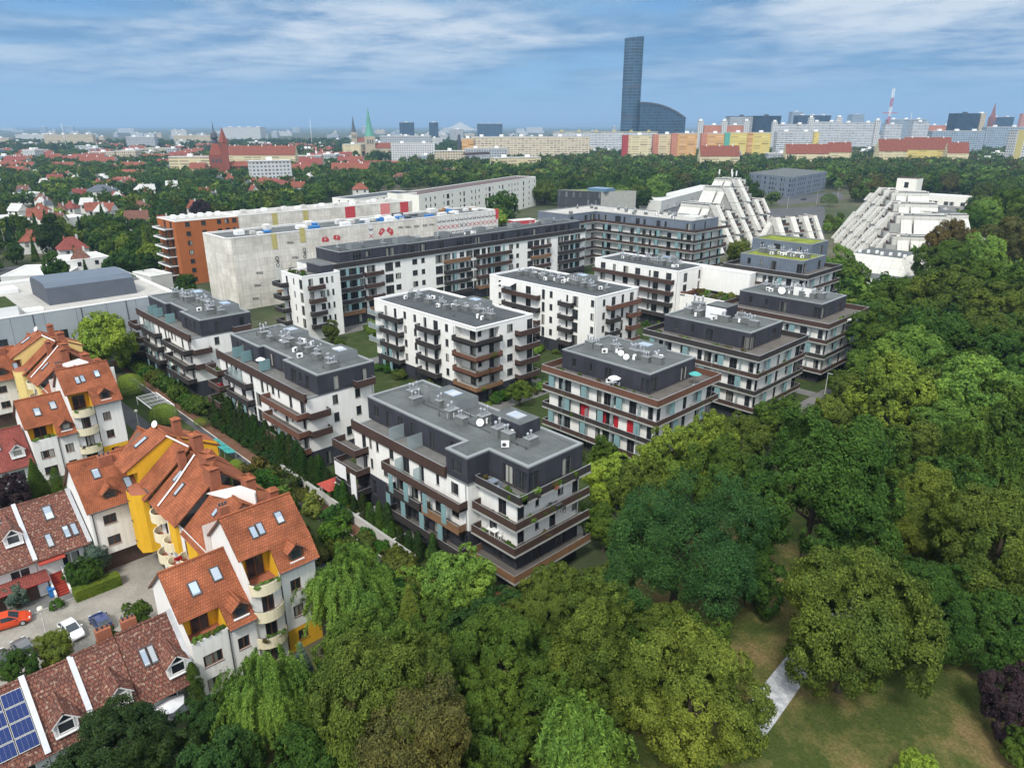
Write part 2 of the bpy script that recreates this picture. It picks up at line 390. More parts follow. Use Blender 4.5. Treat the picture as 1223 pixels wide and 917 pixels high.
def facade(mb, O, U, W, z0, z1, ops, mat, deep=.17, rev=None):
    ix, iy = -U[1], U[0]
    def pt(u, v, d=0.0): return (O[0] + U[0] * u + ix * d, O[1] + U[1] * u + iy * d, v)
    us = sorted({0.0, W} | {round(q, 4) for o in ops for q in o[:2]}); vs = sorted({z0, z1} | {round(q, 4) for o in ops for q in o[2:]})
    for a, b in zip(us, us[1:]):
        run = None
        for c, d in zip(vs, vs[1:]):
            mu, mv = (a + b) / 2, (c + d) / 2
            hole = any(o[0] < mu < o[1] and o[2] < mv < o[3] for o in ops)
            if hole:
                if run is not None: mb.poly([pt(a, run), pt(b, run), pt(b, c), pt(a, c)], mat); run = None
            elif run is None: run = c
        if run is not None: mb.poly([pt(a, run), pt(b, run), pt(b, z1), pt(a, z1)], mat)
    rv = rev or mat
    for a, b, c, d in ops:
        mb.poly([pt(a, c), pt(a, c, deep), pt(a, d, deep), pt(a, d)], rv); mb.poly([pt(b, c, deep), pt(b, c), pt(b, d), pt(b, d, deep)], rv)
        mb.poly([pt(a, c), pt(b, c), pt(b, c, deep), pt(a, c, deep)], rv); mb.poly([pt(a, d, deep), pt(b, d, deep), pt(b, d), pt(a, d)], rv)
NEAR = [False]
STYLE = {'fm': 'frame_dark', 'pane': 'pane'}
def add_window(root, O, U, u, z, w, h, mull=None, fm=None, pane=None, near=None):
    ms = win_meshes(w, h, fm or STYLE['fm'], pane or STYLE['pane'], mull)
    loc = (O[0] + U[0] * u, O[1] + U[1] * u, z); rz = math.atan2(U[1], U[0])
    if near if near is not None else NEAR[0]:
        o = link('window', ms[0], root, loc, rz); sub('pane', ms[1], o)
    else: o = link('window', ms[2], root, loc, rz)
    return o
def holes(W, rows, lim):
    """rows: (floor height z, pattern); returns openings and windows"""
    ops, wins = [], []
    for zf, pat in rows:
        n = len(pat); c = W / n
        for i, ch in enumerate(pat):
            if ch not in TYPES: continue
            w, h, s = TYPES[ch]; w = min(w, c - .25 if n > 1 else w)
            u = c * (i + .5) - w / 2
            if zf + s + h < lim + 1e-6: ops.append((u, u + w, zf + s, zf + s + h)); wins.append((u, zf + s, w, h))
    return ops, wins
def inset(poly, d):
    n = len(poly); out = []
    for i in range(n):
        a, b, c = poly[i - 1], poly[i], poly[(i + 1) % n]
        d1 = (b[0] - a[0], b[1] - a[1]); d2 = (c[0] - b[0], c[1] - b[1])
        l1 = math.hypot(*d1); l2 = math.hypot(*d2)
        n1 = (-d1[1] / l1, d1[0] / l1); n2 = (-d2[1] / l2, d2[0] / l2)
        k = 1 + n1[0] * n2[0] + n1[1] * n2[1]
        out.append((b[0] + d * (n1[0] + n2[0]) / k, b[1] + d * (n1[1] + n2[1]) / k))
    return out
def rect(x0, x1, y0, y1): return [(x0, y0), (x1, y0), (x1, y1), (x0, y1)]
def tier(root, name, poly, z0, z1, mat, rows=None, roof='roof_felt', edge='roof_edge', par=.35, deep=.17, roofname='roof', drop=.22):
    """walls with openings and windows on the listed edges, and a flat roof inside a parapet"""
    rows = rows or {}; mb = MB(); n = len(poly)
    for i in range(n):
        a, b = poly[i], poly[(i + 1) % n]; W = math.hypot(b[0] - a[0], b[1] - a[1]); U = ((b[0] - a[0]) / W, (b[1] - a[1]) / W)
        ops, wins = holes(W, rows.get(i, []), z1 - .1)
        facade(mb, a, U, W, z0, z1, ops, mat, deep)
        for u, z, w, h in wins: add_window(root, a, U, u, z, w, h)
    w_ = put(name, mb, root)
    if mat == 'white_render' and rows and name == 'wall':
        g = MB()
        for i in rows:
            a, b = poly[i], poly[(i + 1) % n]; W = math.hypot(b[0] - a[0], b[1] - a[1]); ux, uy = (b[0] - a[0]) / W, (b[1] - a[1]) / W
            if W > 9: q = (b[0] - ux * .3 + uy * .09, b[1] - uy * .3 - ux * .09); g = MB(); g.tube((*q, z0), (*q, z1 - .16), .06, .06, 'steel', 6); put('drainpipe', g, root)
    if roof:
        r = MB(); out = inset(poly, -.05); inn = inset(poly, par); t = z1 + .06
        for i in range(n):
            j = (i + 1) % n
            r.poly([(*out[i], t), (*out[j], t), (*inn[j], t), (*inn[i], t)], edge)
            r.poly([(*out[i], z1 - .14), (*out[j], z1 - .14), (*out[j], t), (*out[i], t)], edge)
            r.poly([(*inn[j], z1 - drop), (*inn[i], z1 - drop), (*inn[i], t), (*inn[j], t)], edge)
            r.poly([(*poly[i], z1 - .14), (*out[i], z1 - .14), (*out[j], z1 - .14), (*poly[j], z1 - .14)][::-1], edge)
        r.poly([(*p, z1 - drop) for p in inn], roof)
        put(roofname, r, root)
    return w_
def rail_line(mb, pts, z0, z1, mat, th=.06, closed=False):
    q = [np.array(p, float) for p in pts]
    for a, b in zip(q, q[1:]):
        d = (b - a) / np.linalg.norm(b - a); nrm = np.array([-d[1], d[0]]) * th / 2; e = d * (th / 2 - .004)
        c = [a - nrm - e, b - nrm + e, b + nrm + e, a + nrm - e]
        mb.prism([tuple(p) for p in c], z0, z1, mat)
def rail_cap(mb, pts, z, th=.07):
    for a, b in zip(pts, pts[1:]): mb.tube((*a, z), (*b, z), th / 2, th / 2, 'steel', 6)
def balcony(root, O, U, u0, u1, zf, dep=1.3, style='slat_brown', h=.85, hang=.24, slab='concrete'):
    ox, oy = U[1], -U[0]
    def pt(u, d): return (O[0] + U[0] * u + ox * d, O[1] + U[1] * u + oy * d)
    s = MB(); s.prism([pt(u0, dep), pt(u1, dep), pt(u1, -.02), pt(u0, -.02)], zf - .22, zf, slab, 'deck')
    b = put('balcony', s, root)
    r = MB(); line = [pt(u0 + .03, .03), pt(u0 + .03, dep - .02), pt(u1 - .03, dep - .02), pt(u1 - .03, .03)]
    if style == 'glass': rail_line(r, line, zf + .05, zf + h, 'clear_glass', .03)
    else: rail_line(r, line, zf - hang, zf + h, style)
    rail_cap(r, line, zf + h + .06, .06)
    rr = put('railing', r, b)
    return b
def ring(root, x0, x1, y0, y1, zf, style='slat_brown', h=.95, sides='sewn', th=.26):
    s = MB(); s.box(x0, y0, zf - th, x1, y1, zf, 'concrete', 'deck'); b = put('terrace', s, root)
    r = MB(); i = .06
    c = {'s': [(x0 + i, y0 + i), (x1 - i, y0 + i)], 'e': [(x1 - i, y0 + i), (x1 - i, y1 - i)], 'n': [(x1 - i, y1 - i), (x0 + i, y1 - i)], 'w': [(x0 + i, y1 - i), (x0 + i, y0 + i)]}
    line = []
    for k in 'senw':
        if k in sides:
            if line and line[-1] == c[k][0]: line.append(c[k][1])
            else: line = line + c[k] if not line else line
    rail_line(r, line, zf - th + .02, zf + h, style); rail_cap(r, line, zf + h + .07, .07)
    put('railing', r, b); return b
def screen(root, x, y, z0, z1, w=1.15, axis='x', mat='teal_glass'):
    s = MB()
    if axis == 'x': s.box(x - w / 2, y - .03, z0, x + w / 2, y + .03, z1, mat)
    else: s.box(x - .03, y - w / 2, z0, x + .03, y + w / 2, z1, mat)
    return put('privacy_screen', s, root)
plain('vent_stone', (.15, .16, .155), .9, .2, .2, 1.0)
def vent_meshes():
    out = []
    for k in range(3):
        a = MB(); a.box(-.8, -.5, 0, .8, .5, 1.0, 'vent_stone'); a.box(-.86, -.56, 1.001, .86, .56, 1.08, 'roof_edge')
        c = MB()
        for i in range(2 + k % 2):
            x = -.55 + .55 * i; h = .55 + .25 * ((i + k) % 2)
            c.tube((x, 0, 1.08), (x, 0, 1.08 + h), .11, .11, 'steel', 8); c.tube((x, 0, 1.08 + h), (x, 0, 1.24 + h), .19, .14, 'steel', 8)
        out.append((a.mesh('vent_stack'), c.mesh('cowl')))
    return out
VENTS = vent_meshes()
def vent(root, x, y, z, k=0, rz=0.0, s=1.0):
    o = link('vent_stack', VENTS[k % 3][0], root, (x, y, z), rz); o.scale = (s, s, s); sub('cowl', VENTS[k % 3][1], o); return o
def stair_head(root, x0, x1, y0, y1, z, h=1.5, mat='roof_edge', sky=True):
    m = MB(); m.box(x0, y0, z, x1, y1, z + h, mat, 'roof_felt'); o = put('stair_head', m, root)
    if sky:
        s = MB(); cx, cy = (x0 + x1) / 2, (y0 + y1) / 2
        s.box(cx - .9, cy - .8, z + h, cx + 1.2, cy + .8, z + h + .18, 'pane_sky'); put('skylight', s, o)
    return o
def ac_mesh():
    m = MB(); m.box(-.45, -.2, 0, .45, .2, .7, 'white_paint'); m.lathe([(0, 0), (.26, .001), (.26, .03), (.05, .035), (0, .035)], 'dark_steel', 10)
    return m.mesh('air_unit')
def ac_mesh2():
    m = MB(); m.box(-.45, -.2, .1, .45, .2, .8, 'white_paint'); m.box(-.4, -.15, 0, -.3, .15, .098, 'dark_steel'); m.box(.3, -.15, 0, .4, .15, .098, 'dark_steel')
    for k in range(8):
        a = k * math.pi / 4; b = a + math.pi / 4
        m.poly([(-.12, -.204, .45), (-.12 + .26 * math.cos(a), -.204, .45 + .26 * math.sin(a)), (-.12 + .26 * math.cos(b), -.204, .45 + .26 * math.sin(b))], 'dark_steel')
    return m.mesh('air_unit')
AC = ac_mesh2()
def air_unit(root, x, y, z, rz=0): return link('air_unit', AC, root, (x, y, z), rz)
def roof_set(root, x0, x1, y0, y1, z, seed, n=6, ac=3):
    r = random.Random(seed); m = MB(); n = int(n * 1.5) if n > 1 else n; ac = ac * 2
    yc = (y0 + y1) / 2
    for i in range(n):
        x = x0 + (x1 - x0) * (i + .5) / n + r.uniform(-.8, .8)
        vent(root, x, yc + r.uniform(-1.6, 1.2), z, r.randrange(3), r.choice([0, math.pi / 2]), r.uniform(.8, 1.15))
    for i in range(ac): air_unit(root, r.uniform(x0 + 1.5, x1 - 1.5), yc + r.uniform(-2.5, 2.5), z, r.uniform(0, 3))
    for i in range(9): # small gutters outlets, pipes and lightning rods
        x, y = r.uniform(x0 + 1, x1 - 1), r.uniform(y0 + 1, y1 - 1)
        m.tube((x, y, z), (x, y, z + r.uniform(.3, .7)), .07, .07, 'dark_steel', 6)
    xa = x0 + 1.0
    m.tube((xa, yc - .8, z + .1), (x1 - 1.2, yc - .8, z + .1), .05, .05, 'dark_steel', 5); m.tube((xa + 2, yc + 1.2, z + .1), (x1 - 2.2, yc + 1.2, z + .1), .045, .045, 'steel', 5)
    a = r.uniform(x0 + 3, x1 - 3); m.tube((a, yc, z), (a, yc, z + 2.6), .035, .02, 'steel', 5); m.tube((a - .5, yc, z + 2.2), (a + .5, yc, z + 2.2), .02, .02, 'steel', 5)
    put('roof_pipes', m, root)
def dish_mesh():
    m = MB(); prof = [(0, 0), (.25, .03), (.42, .10), (.5, .16)]
    m.lathe(prof, 'white_paint', 14); m.tube((0, 0, -.5), (0, 0, 0), .03, .03, 'steel', 6); m.tube((0, 0, 0), (0, .1, .5), .015, .015, 'steel', 5)
    return m.mesh('satellite_dish')
DISH = dish_mesh()
def dish(root, x, y, z, rz=0.6, s=1.0):
    o = link('satellite_dish', DISH, root, (x, y, z + .5 * s), rz); o.rotation_euler = (R(62), 0, rz); o.scale = (s, s, s); return o
# ------------------------------------------------------------------ the estate of flat-roofed blocks
def est(name_lab, x, y): return thing('apartment_block', name_lab, 'apartment block', (x, y, 0), 0, 'flat roofed blocks of the estate')
X_, Y_ = (1, 0), (0, 1)
NEAR[0] = True
# front block
A = est('grey and white block at the wood edge, brown corner terraces', -65, 52)
bodyA = [(-78.5, 46), (-54.8, 46), (-54.8, 47.7), (-48.65, 47.7), (-48.65, 58), (-78.5, 58)]
tier(A, 'plinth', bodyA, 0, 5.9, 'dark_cladding', {0: [(2.9, '.wd.LL.LL.LD.W'), (0.2, '.w..D..D..D...')], 1: [(2.9, '.')], 2: [(2.9, '.D.'), (.2, '.D.')], 3: [(2.9, '.D.D.')]}, roof=None)
tier(A, 'wall', bodyA, 5.9, 11.9, 'white_render', {0: [(6, '.dn.w.D.Dd.D.W.'), (9, '.dnn.w.D.d.n.W.')], 2: [(6, '.D..'), (9, '..D.')], 3: [(6, 'D.n.D..w'), (9, 'D.n..w.D')]}, roof='paver', drop=.02, roofname='terrace_floor')
pentA = [(-79, 48.8), (-58.6, 48.8), (-58.6, 46.0), (-54.8, 46.0), (-54.8, 49.3), (-48.5, 49.3), (-48.5, 58.3), (-79, 58.3)]
tier(A, 'penthouse', pentA, 12, 15.2, 'dark_cladding', {0: [(12, '.W.d.D.d..D..L.')], 2: [(12, 'W')], 4: [(12, '.LL')], 5: [(12, 'L..D.')]}, drop=.25, par=.42)
def terrace_A(z, x1, y0, style, slab='concrete'):
    s = MB(); s.prism([(-54.6, y0), (x1, y0), (x1, 58.6), (-48.7, 58.6), (-48.7, 47.75), (-54.6, 47.75)], z - .26, z, slab, 'deck'); b = put('terrace', s, A)
    r = MB(); ln = [(-54.5, 47.6), (-54.5, y0 + .06), (x1 - .06, y0 + .06), (x1 - .06, 58.5)]
    rail_line(r, ln, z - .24, z + .84, style); rail_cap(r, ln, z + .95, .06); put('railing', r, b)
terrace_A(12.0, -47.3, 46.8, 'slat_dark'); terrace_A(9.0, -47.4, 46.3, 'slat_brown'); terrace_A(6.0, -47.3, 46.1, 'slat_brown'); terrace_A(2.9, -46.9, 45.7, 'slat_warm')
balcony(A, (-78.5, 46), X_, 0, 20.0, 12.0, .35, 'slat_brown', .9, .5)
for z, a, b, d, st in ((9, 8.2, 23.6, 1.3, 'slat_brown'), (6, 9.2, 16, 1.3, 'slat_dark'), (6, 16.4, 23.4, 1.3, 'slat_warm'), (2.9, 9.2, 23.6, 1.5, 'slat_dark')): balcony(A, (-78.5, 46), X_, a, b, z, d, st)
for z, st in ((9, 'slat_brown'), (6, 'slat_brown'), (3, 'slat_dark')): balcony(A, (-78.5, 46), X_, -2.4, 3.4, z, 2.1, st)
for x in (-69.2, -66.0, -62.2, -58.6):
    screen(A, x, 44.72, 3.2, 5.7, .9); screen(A, x + .9, 44.66, 6.2, 8.7, .9)
for x in (-70.4, -66.5): screen(A, x, 47.4, 12.05, 13.9, 2.3, 'y', 'clear_glass')
for x in (-67.2, -63.4): screen(A, x, 45.3, 9.05, 11.2, 1.2, 'y', 'clear_glass')
roof_set(A, -76, -51, 50.5, 57, 14.95, 3, 6, 2)
stair_head(A, -72.5, -66.5, 54.2, 58.0, 14.95, 1.3); stair_head(A, -60, -55, 54.4, 57.9, 14.95, 1.7, 'dark_cladding')
dish(A, -60.9, 53.4, 15.0, .5, 1.0)
# the two blocks beside it along the garden lane
def lane_block(x0, x1, lab, seed, warm):
    b = est(lab, (x0 + x1) / 2, 52)
    W = x1 - x0; body = rect(x0, x1, 46.1, 58)
    tier(b, 'plinth', body, 0, 3.2, 'dark_cladding', {0: [(.2, '.D..D..D..D..D.')], 1: [(.2, '.d..d.')]}, roof=None)
    tier(b, 'wall', body, 3.2, 11.9, 'white_render', {0: [(3.2, '.dn.D.dD.nD.dn.D'), (6.1, '.dn.D.dD.nw.dn.w'), (9, '.dnwn.d.dnwn.d.D')], 1: [(3.2, '...w.D'), (6.1, '..w.w.'), (9, '..w.w.')]}, roof='paver', drop=.02, roofname='terrace_floor')
    a, c = x0 + W * .36, x0 + W * .66
    pent = [(x0, 48.6), (a, 48.6), (a, 49.5), (c, 49.5), (c, 48.3), (x1 + .1, 48.3), (x1 + .1, 58.3), (x0, 58.3)]
    tier(b, 'penthouse', pent, 12, 15.1, 'dark_cladding', {0: [(12, '.nd.d.')], 2: [(12, '.D.d.')], 4: [(12, '.Dnd.')], 5: [(12, '..d...D.')]}, par=.4, drop=.25)
    balcony(b, (x0, 46.1), X_, -.2, W + .6, 12.0, .4, 'slat_brown', .9, .55)
    k = 0
    for z in (9, 6.1, 3.2):
        for (u0, u1, d) in ((-2.0, 3.2, 1.9), (4.6, 13.0, 1.35), (W * .62, W + .3, 1.7)):
            if z == 3.2 and u0 < 0: d = 2.3
            balcony(b, (x0, 46.1), X_, u0, u1, z, d, ['slat_brown', 'slat_dark', warm][k % 3]); k += 1
    for z, u in ((9, 0.0), (6.1, 0.0), (12, 8.2)): balcony(b, (x1, 46.1), Y_, u, u + 3.4, z, 1.2, 'slat_brown')
    for u in (7.0, 11.5, 19.0, 23.5):
        screen(b, x0 + u, 44.8, 3.4, 5.9, .8); screen(b, x0 + u - .8, 44.6, .3, 2.9, .8)
    for u in (4.5, 7.8, 14.6): screen(b, x0 + u, 47.7, 12.05, 13.9, 1.9, 'y', 'teal_glass')
    for u in (6.5, 9.0): screen(b, x0 + u, 45.4, 9.05, 11.3, 1.25, 'y', 'clear_glass')
    roof_set(b, x0 + 2, x1 - 1.5, 50, 57, 14.85, seed, 8, 3)
    stair_head(b, x0 + 5.5, x0 + 11, 54.3, 58, 14.85, 1.3); stair_head(b, x1 - 9, x1 - 4, 54.2, 58, 14.85, 1.2)
    return b
B1 = lane_block(-122.5, -91.8, 'dark and white block behind the conifer hedge, red flowers on its terrace', 11, 'slat_rust')
NEAR[0] = False
B0 = lane_block(-164.5, -135.6, 'dark and white block next to the big grey shed', 12, 'slat_dark')
NEAR[0] = True
# white blocks in the middle
def white_block(x0, x1, y0, y1, z, lab, seed, pat0, pat1, corner=True, near=True):
    NEAR[0] = near
    b = est(lab, (x0 + x1) / 2, (y0 + y1) / 2); fl = (z - 3.2) / 4; zs = [3.0 + fl * i for i in range(4)]
    tier(b, 'plinth', rect(x0 + .1, x1 - .1, y0 + .1, y1 - .1), 0, 3, 'dark_cladding', {0: [(.1, '.D.D..D.D.D..D.')], 1: [(.1, '.L..D..')]}, roof=None)
    body = [(x0, y0), (x1 - 6, y0), (x1 - 6, y0 + 1.5), (x1 - 1.5, y0 + 1.5), (x1 - 1.5, y0 + 6), (x1, y0 + 6), (x1, y1), (x0, y1)] if corner else rect(x0, x1, y0, y1)
    if corner:
        rows = {0: [(q, pat0) for q in zs], 2: [(q, '.D') for q in zs], 3: [(q, 'w.D') for q in zs], 5: [(q, pat1) for q in zs]}
        tier(b, 'wall', body, 3, z - .7, 'white_render', rows, roof=None)
        tier(b, 'cornice', rect(x0, x1, y0, y1), z - .7, z, 'white_render', {}, roof='roof_felt_dark', edge='white_paint', par=.3, drop=.35)
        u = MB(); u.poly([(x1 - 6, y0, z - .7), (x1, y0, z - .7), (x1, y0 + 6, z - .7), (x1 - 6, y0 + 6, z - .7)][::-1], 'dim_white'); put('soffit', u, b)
        for i, q in enumerate(zs):
            s = MB(); s.prism([(x1 - 6, y0 - .9), (x1 + .9, y0 - .9), (x1 + .9, y0 + 6), (x1 - 1.5, y0 + 6), (x1 - 1.5, y0 + 1.5), (x1 - 6, y0 + 1.5)], q - .22, q, 'concrete'); bb = put('balcony', s, b)
            r = MB(); ln = [(x1 - 5.97, y0 + .1), (x1 - 5.97, y0 - .87), (x1 + .87, y0 - .87), (x1 + .87, y0 + 5.97), (x1 + .05, y0 + 5.97)]
            rail_line(r, ln, q - .24, q + .82, ['slat_warm', 'slat_rust', 'slat_rust', 'slat_dark'][i]); put('railing', r, bb)
    else:
        tier(b, 'wall', body, 3, z, 'white_render', {0: [(q, pat0) for q in zs], 1: [(q, pat1) for q in zs]}, roof='roof_felt_dark', edge='white_paint', par=.3, drop=.35)
    roof_set(b, x0 + 2.5, x1 - 2.5, y0 + 2, y1 - 2, z - .34, seed, 9, 5)
    stair_head(b, (x0 + x1) / 2, (x0 + x1) / 2 + 6, y1 - 5.5, y1 - 1.2, z - .34, 1.5)
    return b, zs
C, zs = white_block(-128, -95, 82.5, 97.5, 15.1, 'white block with rust coloured corner balconies, gravelly grey roof', 21, '..d.d.w.w.d.D.w.', '.W..D', True)
for q in zs:
    balcony(C, (-128, 82.5), X_, 3.2, 10.4, q, 1.3, 'slat_dark'); balcony(C, (-128, 82.5), X_, 16.0, 22.6, q, 1.3, 'slat_dark'); balcony(C, (-95, 88.5), Y_, 4.0, 9.6, q, 1.5, 'slat_brown')
for q in zs[1:]: balcony(C, (-128, 82.5), X_, -1.5, 2.6, q, 1.0, 'glass')
for u in (4.2, 6.8): screen(C, -128 + u, 81.3, .4, 2.9, .9); screen(C, -128 + u, 81.3, 3.2, 6.0, .9); screen(C, -128 + u + .8, 81.8, 9.2, 11.6, 1.0, 'y', 'clear_glass')
D, zs = white_block(-130, -95.5, 117.8, 132.7, 15.1, 'plain white block with one awning on its facade', 22, '.w.D.D.dw.nD.w', '.w.D.d.D.', False)
for i, q in enumerate(zs):
    balcony(D, (-130, 117.8), X_, 5.6, 17.6, q, 1.3, 'slat_brown' if i % 2 else 'slat_dark'); balcony(D, (-130, 117.8), X_, 24, 28, q, 1.2, 'slat_dark'); balcony(D, (-95.5, 117.8), Y_, 3.2, 14.5 if i == 3 else 7.2, q, 1.3, 'slat_dark' if i < 3 else 'slat_rust'); 
    if i < 3: balcony(D, (-95.5, 117.8), Y_, 10.6, 14.7, q, 1.3, 'slat_rust')
m = MB(); m.solid([(-124.6, 117.7, 14.6), (-120.4, 117.7, 14.6), (-120.4, 115.3, 14.0), (-124.6, 115.3, 14.0)], .06, 'white_cloth'); put('awning', m, D)
E_, zs = white_block(-127, -99.5, 155, 168, 15.1, 'white block whose annex carries a planted roof terrace', 23, '.D.d.D.D.nD.D.', '.D..d.', False, False)
for i, q in enumerate(zs): balcony(E_, (-127, 155), X_, .2, 26.4, q, 1.3, ['slat_dark', 'slat_dark', 'slat_brown', 'slat_brown'][i])
balcony(E_, (-99.5, 155), Y_, 1.5, 7.0, zs[2], 1.3, 'slat_rust')
tier(E_, 'annex', rect(-99.5, -84, 156.5, 168.5), 0, 9.2, 'white_render', {}, roof='paver', edge='white_paint', drop=.9, roofname='annex_roof')
tier(E_, 'annex_wall', rect(-99.4, -85.5, 165.5, 168.3), 9.21, 15.0, 'white_render', {}, roof='roof_pale', edge='white_paint', roofname='annex_wall_top')
NEAR[0] = True
# the ringed blocks along the wood
def ringed(x0, x1, y0, y1, rg, lab, seed, top_style, zt=12.0, fl=3.15, pz=15.2, off=(0, 0), roof='roof_felt', clad='dark_cladding', nfl=4, near=True, reds=()):
    NEAR[0] = near
    b = est(lab, (x0 + x1) / 2, (y0 + y1) / 2); zs = [zt - fl * (i + 1) for i in range(nfl - 1)]
    rx0, rx1, ry0, ry1 = rg; bx0, bx1, by0, by1 = rx0 + 1.0, rx1 - 1.05, ry0 + 1.05, ry1 - .8
    base = zs[-1]
    tier(b, 'plinth', rect(bx0 + .4, bx1 - .4, by0 + .4, by1 - .4), 0, base, 'dark_cladding', {0: [(.1, '.D..D..d..D.')], 1: [(.1, '.d..D..')]}, roof=None)
    p0 = '.dD.D.dDn.D.d'; p1 = 'd.n.d.n.D'
    tier(b, 'wall', rect(bx0, bx1, by0, by1), base, zt - .02, 'white_render', {0: [(q, p0) for q in zs], 1: [(q, p1) for q in zs]}, roof=None)
    tier(b, 'penthouse', rect(x0, x1, y0, y1), zt, pz, clad, {0: [(zt, '.w.n.D...L')], 1: [(zt, 'L...D.')]}, roof=roof, par=.35, drop=.22)
    ring(b, rx0, rx1, ry0, ry1, zt, top_style)
    r = random.Random(seed)
    for i, q in enumerate(zs):
        ring(b, rx0 + .15, rx1 - .1 - .05 * i, ry0 + .1 + .05 * i, ry1 - .2, q, ['slat_brown', 'slat_dark', 'slat_brown', 'slat_dark'][i], .72)
        for k in range(3):
            screen(b, rx0 + 2 + (rx1 - rx0 - 5) * ((k + .5 * (i % 2)) / 2.6), ry0 + .32, q + .02, q + fl - .3, 1.1)
        for k in range(2): screen(b, rx1 - .4, ry0 + 4.5 + (ry1 - ry0) * .42 * k + 1.2 * (i % 2), q + .02, q + fl - .3, 1.1, 'y')
        for k in range(4): screen(b, bx0 + (bx1 - bx0) * (k + .7) / 4.2, by0 - .5, q + .02, q + 2.1, .85, 'y', 'clear_glass')
    for (u, w, z) in reds:
        m = MB(); m.box(bx0 + u, by0 - .09, z + .1, bx0 + u + w, by0 - .03, z + 2.3, 'red_paint'); put('red_shutter', m, b)
    roof_set(b, x0 + 2, x1 - 2, y0 + 2, y1 - 2, pz - .21, seed, 6, 3)
    return b, zs
F, zsF = ringed(-75, -57.4, 84, 96.2, (-76.6, -53.5, 80.7, 98), 'grey roofed block with rust coloured top terrace and red shutters', 31, 'slat_rust', reds=((7.0, 1.6, 5.7), (11.3, .8, 5.7), (13.7, .8, 5.7), (16.2, 1.6, 5.7)))
stair_head(F, -68, -62.5, 91, 95.5, 14.98, 1.2); dish(F, -66.5, 88.6, 15, .7); dish(F, -64.6, 87.6, 15, .4)
G, zsG = ringed(-76.5, -58.2, 115.4, 127.4, (-78, -53.7, 110.6, 129.4), 'charcoal topped block carrying a small white roof hut', 32, 'slat_dark')
m = MB(); m.box(-70.5, 120.5, 14.98, -66.2, 124.5, 17.5, 'dark_cladding', 'roof_felt'); o = put('roof_hut', m, G)
m = MB(); m.box(-70.4, 120.1, 15.0, -66.3, 120.497, 17.2, 'white_paint'); o2 = put('white_front', m, o); add_window(o, (-70.4, 120.08), X_, 1.1, 15.9, 1.9, .9, 0, near=False)
vent(G, -74.5, 124, 15, 1, .3, 1.5); stair_head(G, -75.2, -71.5, 121.5, 125.5, 15, 1.0, sky=False)
Hb, zsH = ringed(-77.5, -58.7, 146, 158, (-79, -54.3, 139.7, 160), 'charcoal topped block with a round white dish on its roof', 33, 'slat_brown')
dish(Hb, -69.5, 149.5, 15, .6, 1.6); m = MB(); m.box(-67.5, 151, 14.99, -63.5, 153, 16.9, 'white_render', 'roof_felt'); put('roof_hut', m, Hb)
I_, zsI = ringed(-93, -76, 173.5, 186, (-95, -72.2, 168.3, 188), 'block with bright green planted roof and bluish zinc walls', 34, 'slat_dark', 15.2, 3.1, 18.4, roof='sedum', clad='zinc_cladding', nfl=5, near=False)
tier(I_, 'roof_storey', rect(-97, -80.2, 186.6, 197), 12.0, 20.6, 'zinc_cladding', {0: [(17.4, '.d.L..d.')], 1: [(17.4, '..D.')]}, roof='sedum', roofname='green_roof')
tier(I_, 'rear_wall', rect(-97.5, -79.5, 187, 198), 0, 11.98, 'white_render', {1: [(3 * k, 'd.D') for k in range(1, 4)]}, roof=None)
for k in range(5): air_unit(I_, -84 + 1.3 * k, 178.5 + .8 * (k % 2), 18.2, .3 * k)
m = MB(); m.box(-84.5, 179.6, 18.19, -78.5, 181.8, 19.0, 'white_paint'); put('duct', m, I_)
NEAR[0] = False
# long block and its lower end
J = est('long white block with charcoal top storey beside the wrapped building', -170, 142)
zJ = [3.2 + 3.13 * i for i in range(4)]
patJ = '.LLDL.LW.WB.LLDWLLDLL.WB.LLDW.LLDL.'
bodyJ = rect(-177.5, -161.5, 90.9, 191.5)
tier(J, 'plinth', rect(-177.9, -161.7, 91, 191.4), 0, 3.2, 'dark_cladding', {1: [(.1, 'D.' * 15)]}, roof=None)
tier(J, 'wall', bodyJ, 3.2, 15.8, 'white_render', {1: [(q, patJ) for q in zJ]}, roof='paver', drop=.02, roofname='terrace_floor')
tier(J, 'penthouse', [(-177.3, 96.8), (-165.2, 96.8), (-165.2, 118), (-164.3, 118), (-164.3, 191.2), (-171, 191.2), (-171, 128), (-177.3, 128)], 15.82, 18.8, 'dark_cladding', {1: [(15.8, '.LW.L.')], 3: [(15.8, 'DL.D.LLD.LD.DLD.LDLD.')]}, roof='roof_felt_dark', edge='roof_edge', drop=.3)
for i, q in enumerate(zJ):
    for (u0, u1, st) in ((.4, 9.6, 'slat_dark'), (10.6, 16.2, 'slat_brown'), (37.6, 47, 'slat_dark'), (50.0, 64.0, 'slat_brown'), (73.5, 82, 'slat_brown'), (86.5, 99, 'slat_dark')):
        balcony(J, (-161.5, 90.9), Y_, u0, u1, q, 1.25, 'slat_warm' if (i + int(u0)) % 5 == 0 else st)
    for u in (5.0, 8.2, 41, 55.5, 60.5, 93.5): screen(J, -160.4, 90.9 + u, q + .02, q + 2.7, .9, 'y')
balcony(J, (-161.5, 90.9), Y_, .3, 100, 15.85, .4, 'slat_dark', .9, .3)
for k in range(6): stair_head(J, -170.2, -167.6, 102 + 15 * k, 106 + 15 * k, 18.5, 1.6, 'roof_edge', False)
roof_set(J, -169.5, -166, 100, 188, 18.51, 41, 1, 3)
for k in range(14): vent(J, -169.4 + 1.2 * (k % 3), 99 + 6.4 * k, 18.51, k, .4 * k, .9)
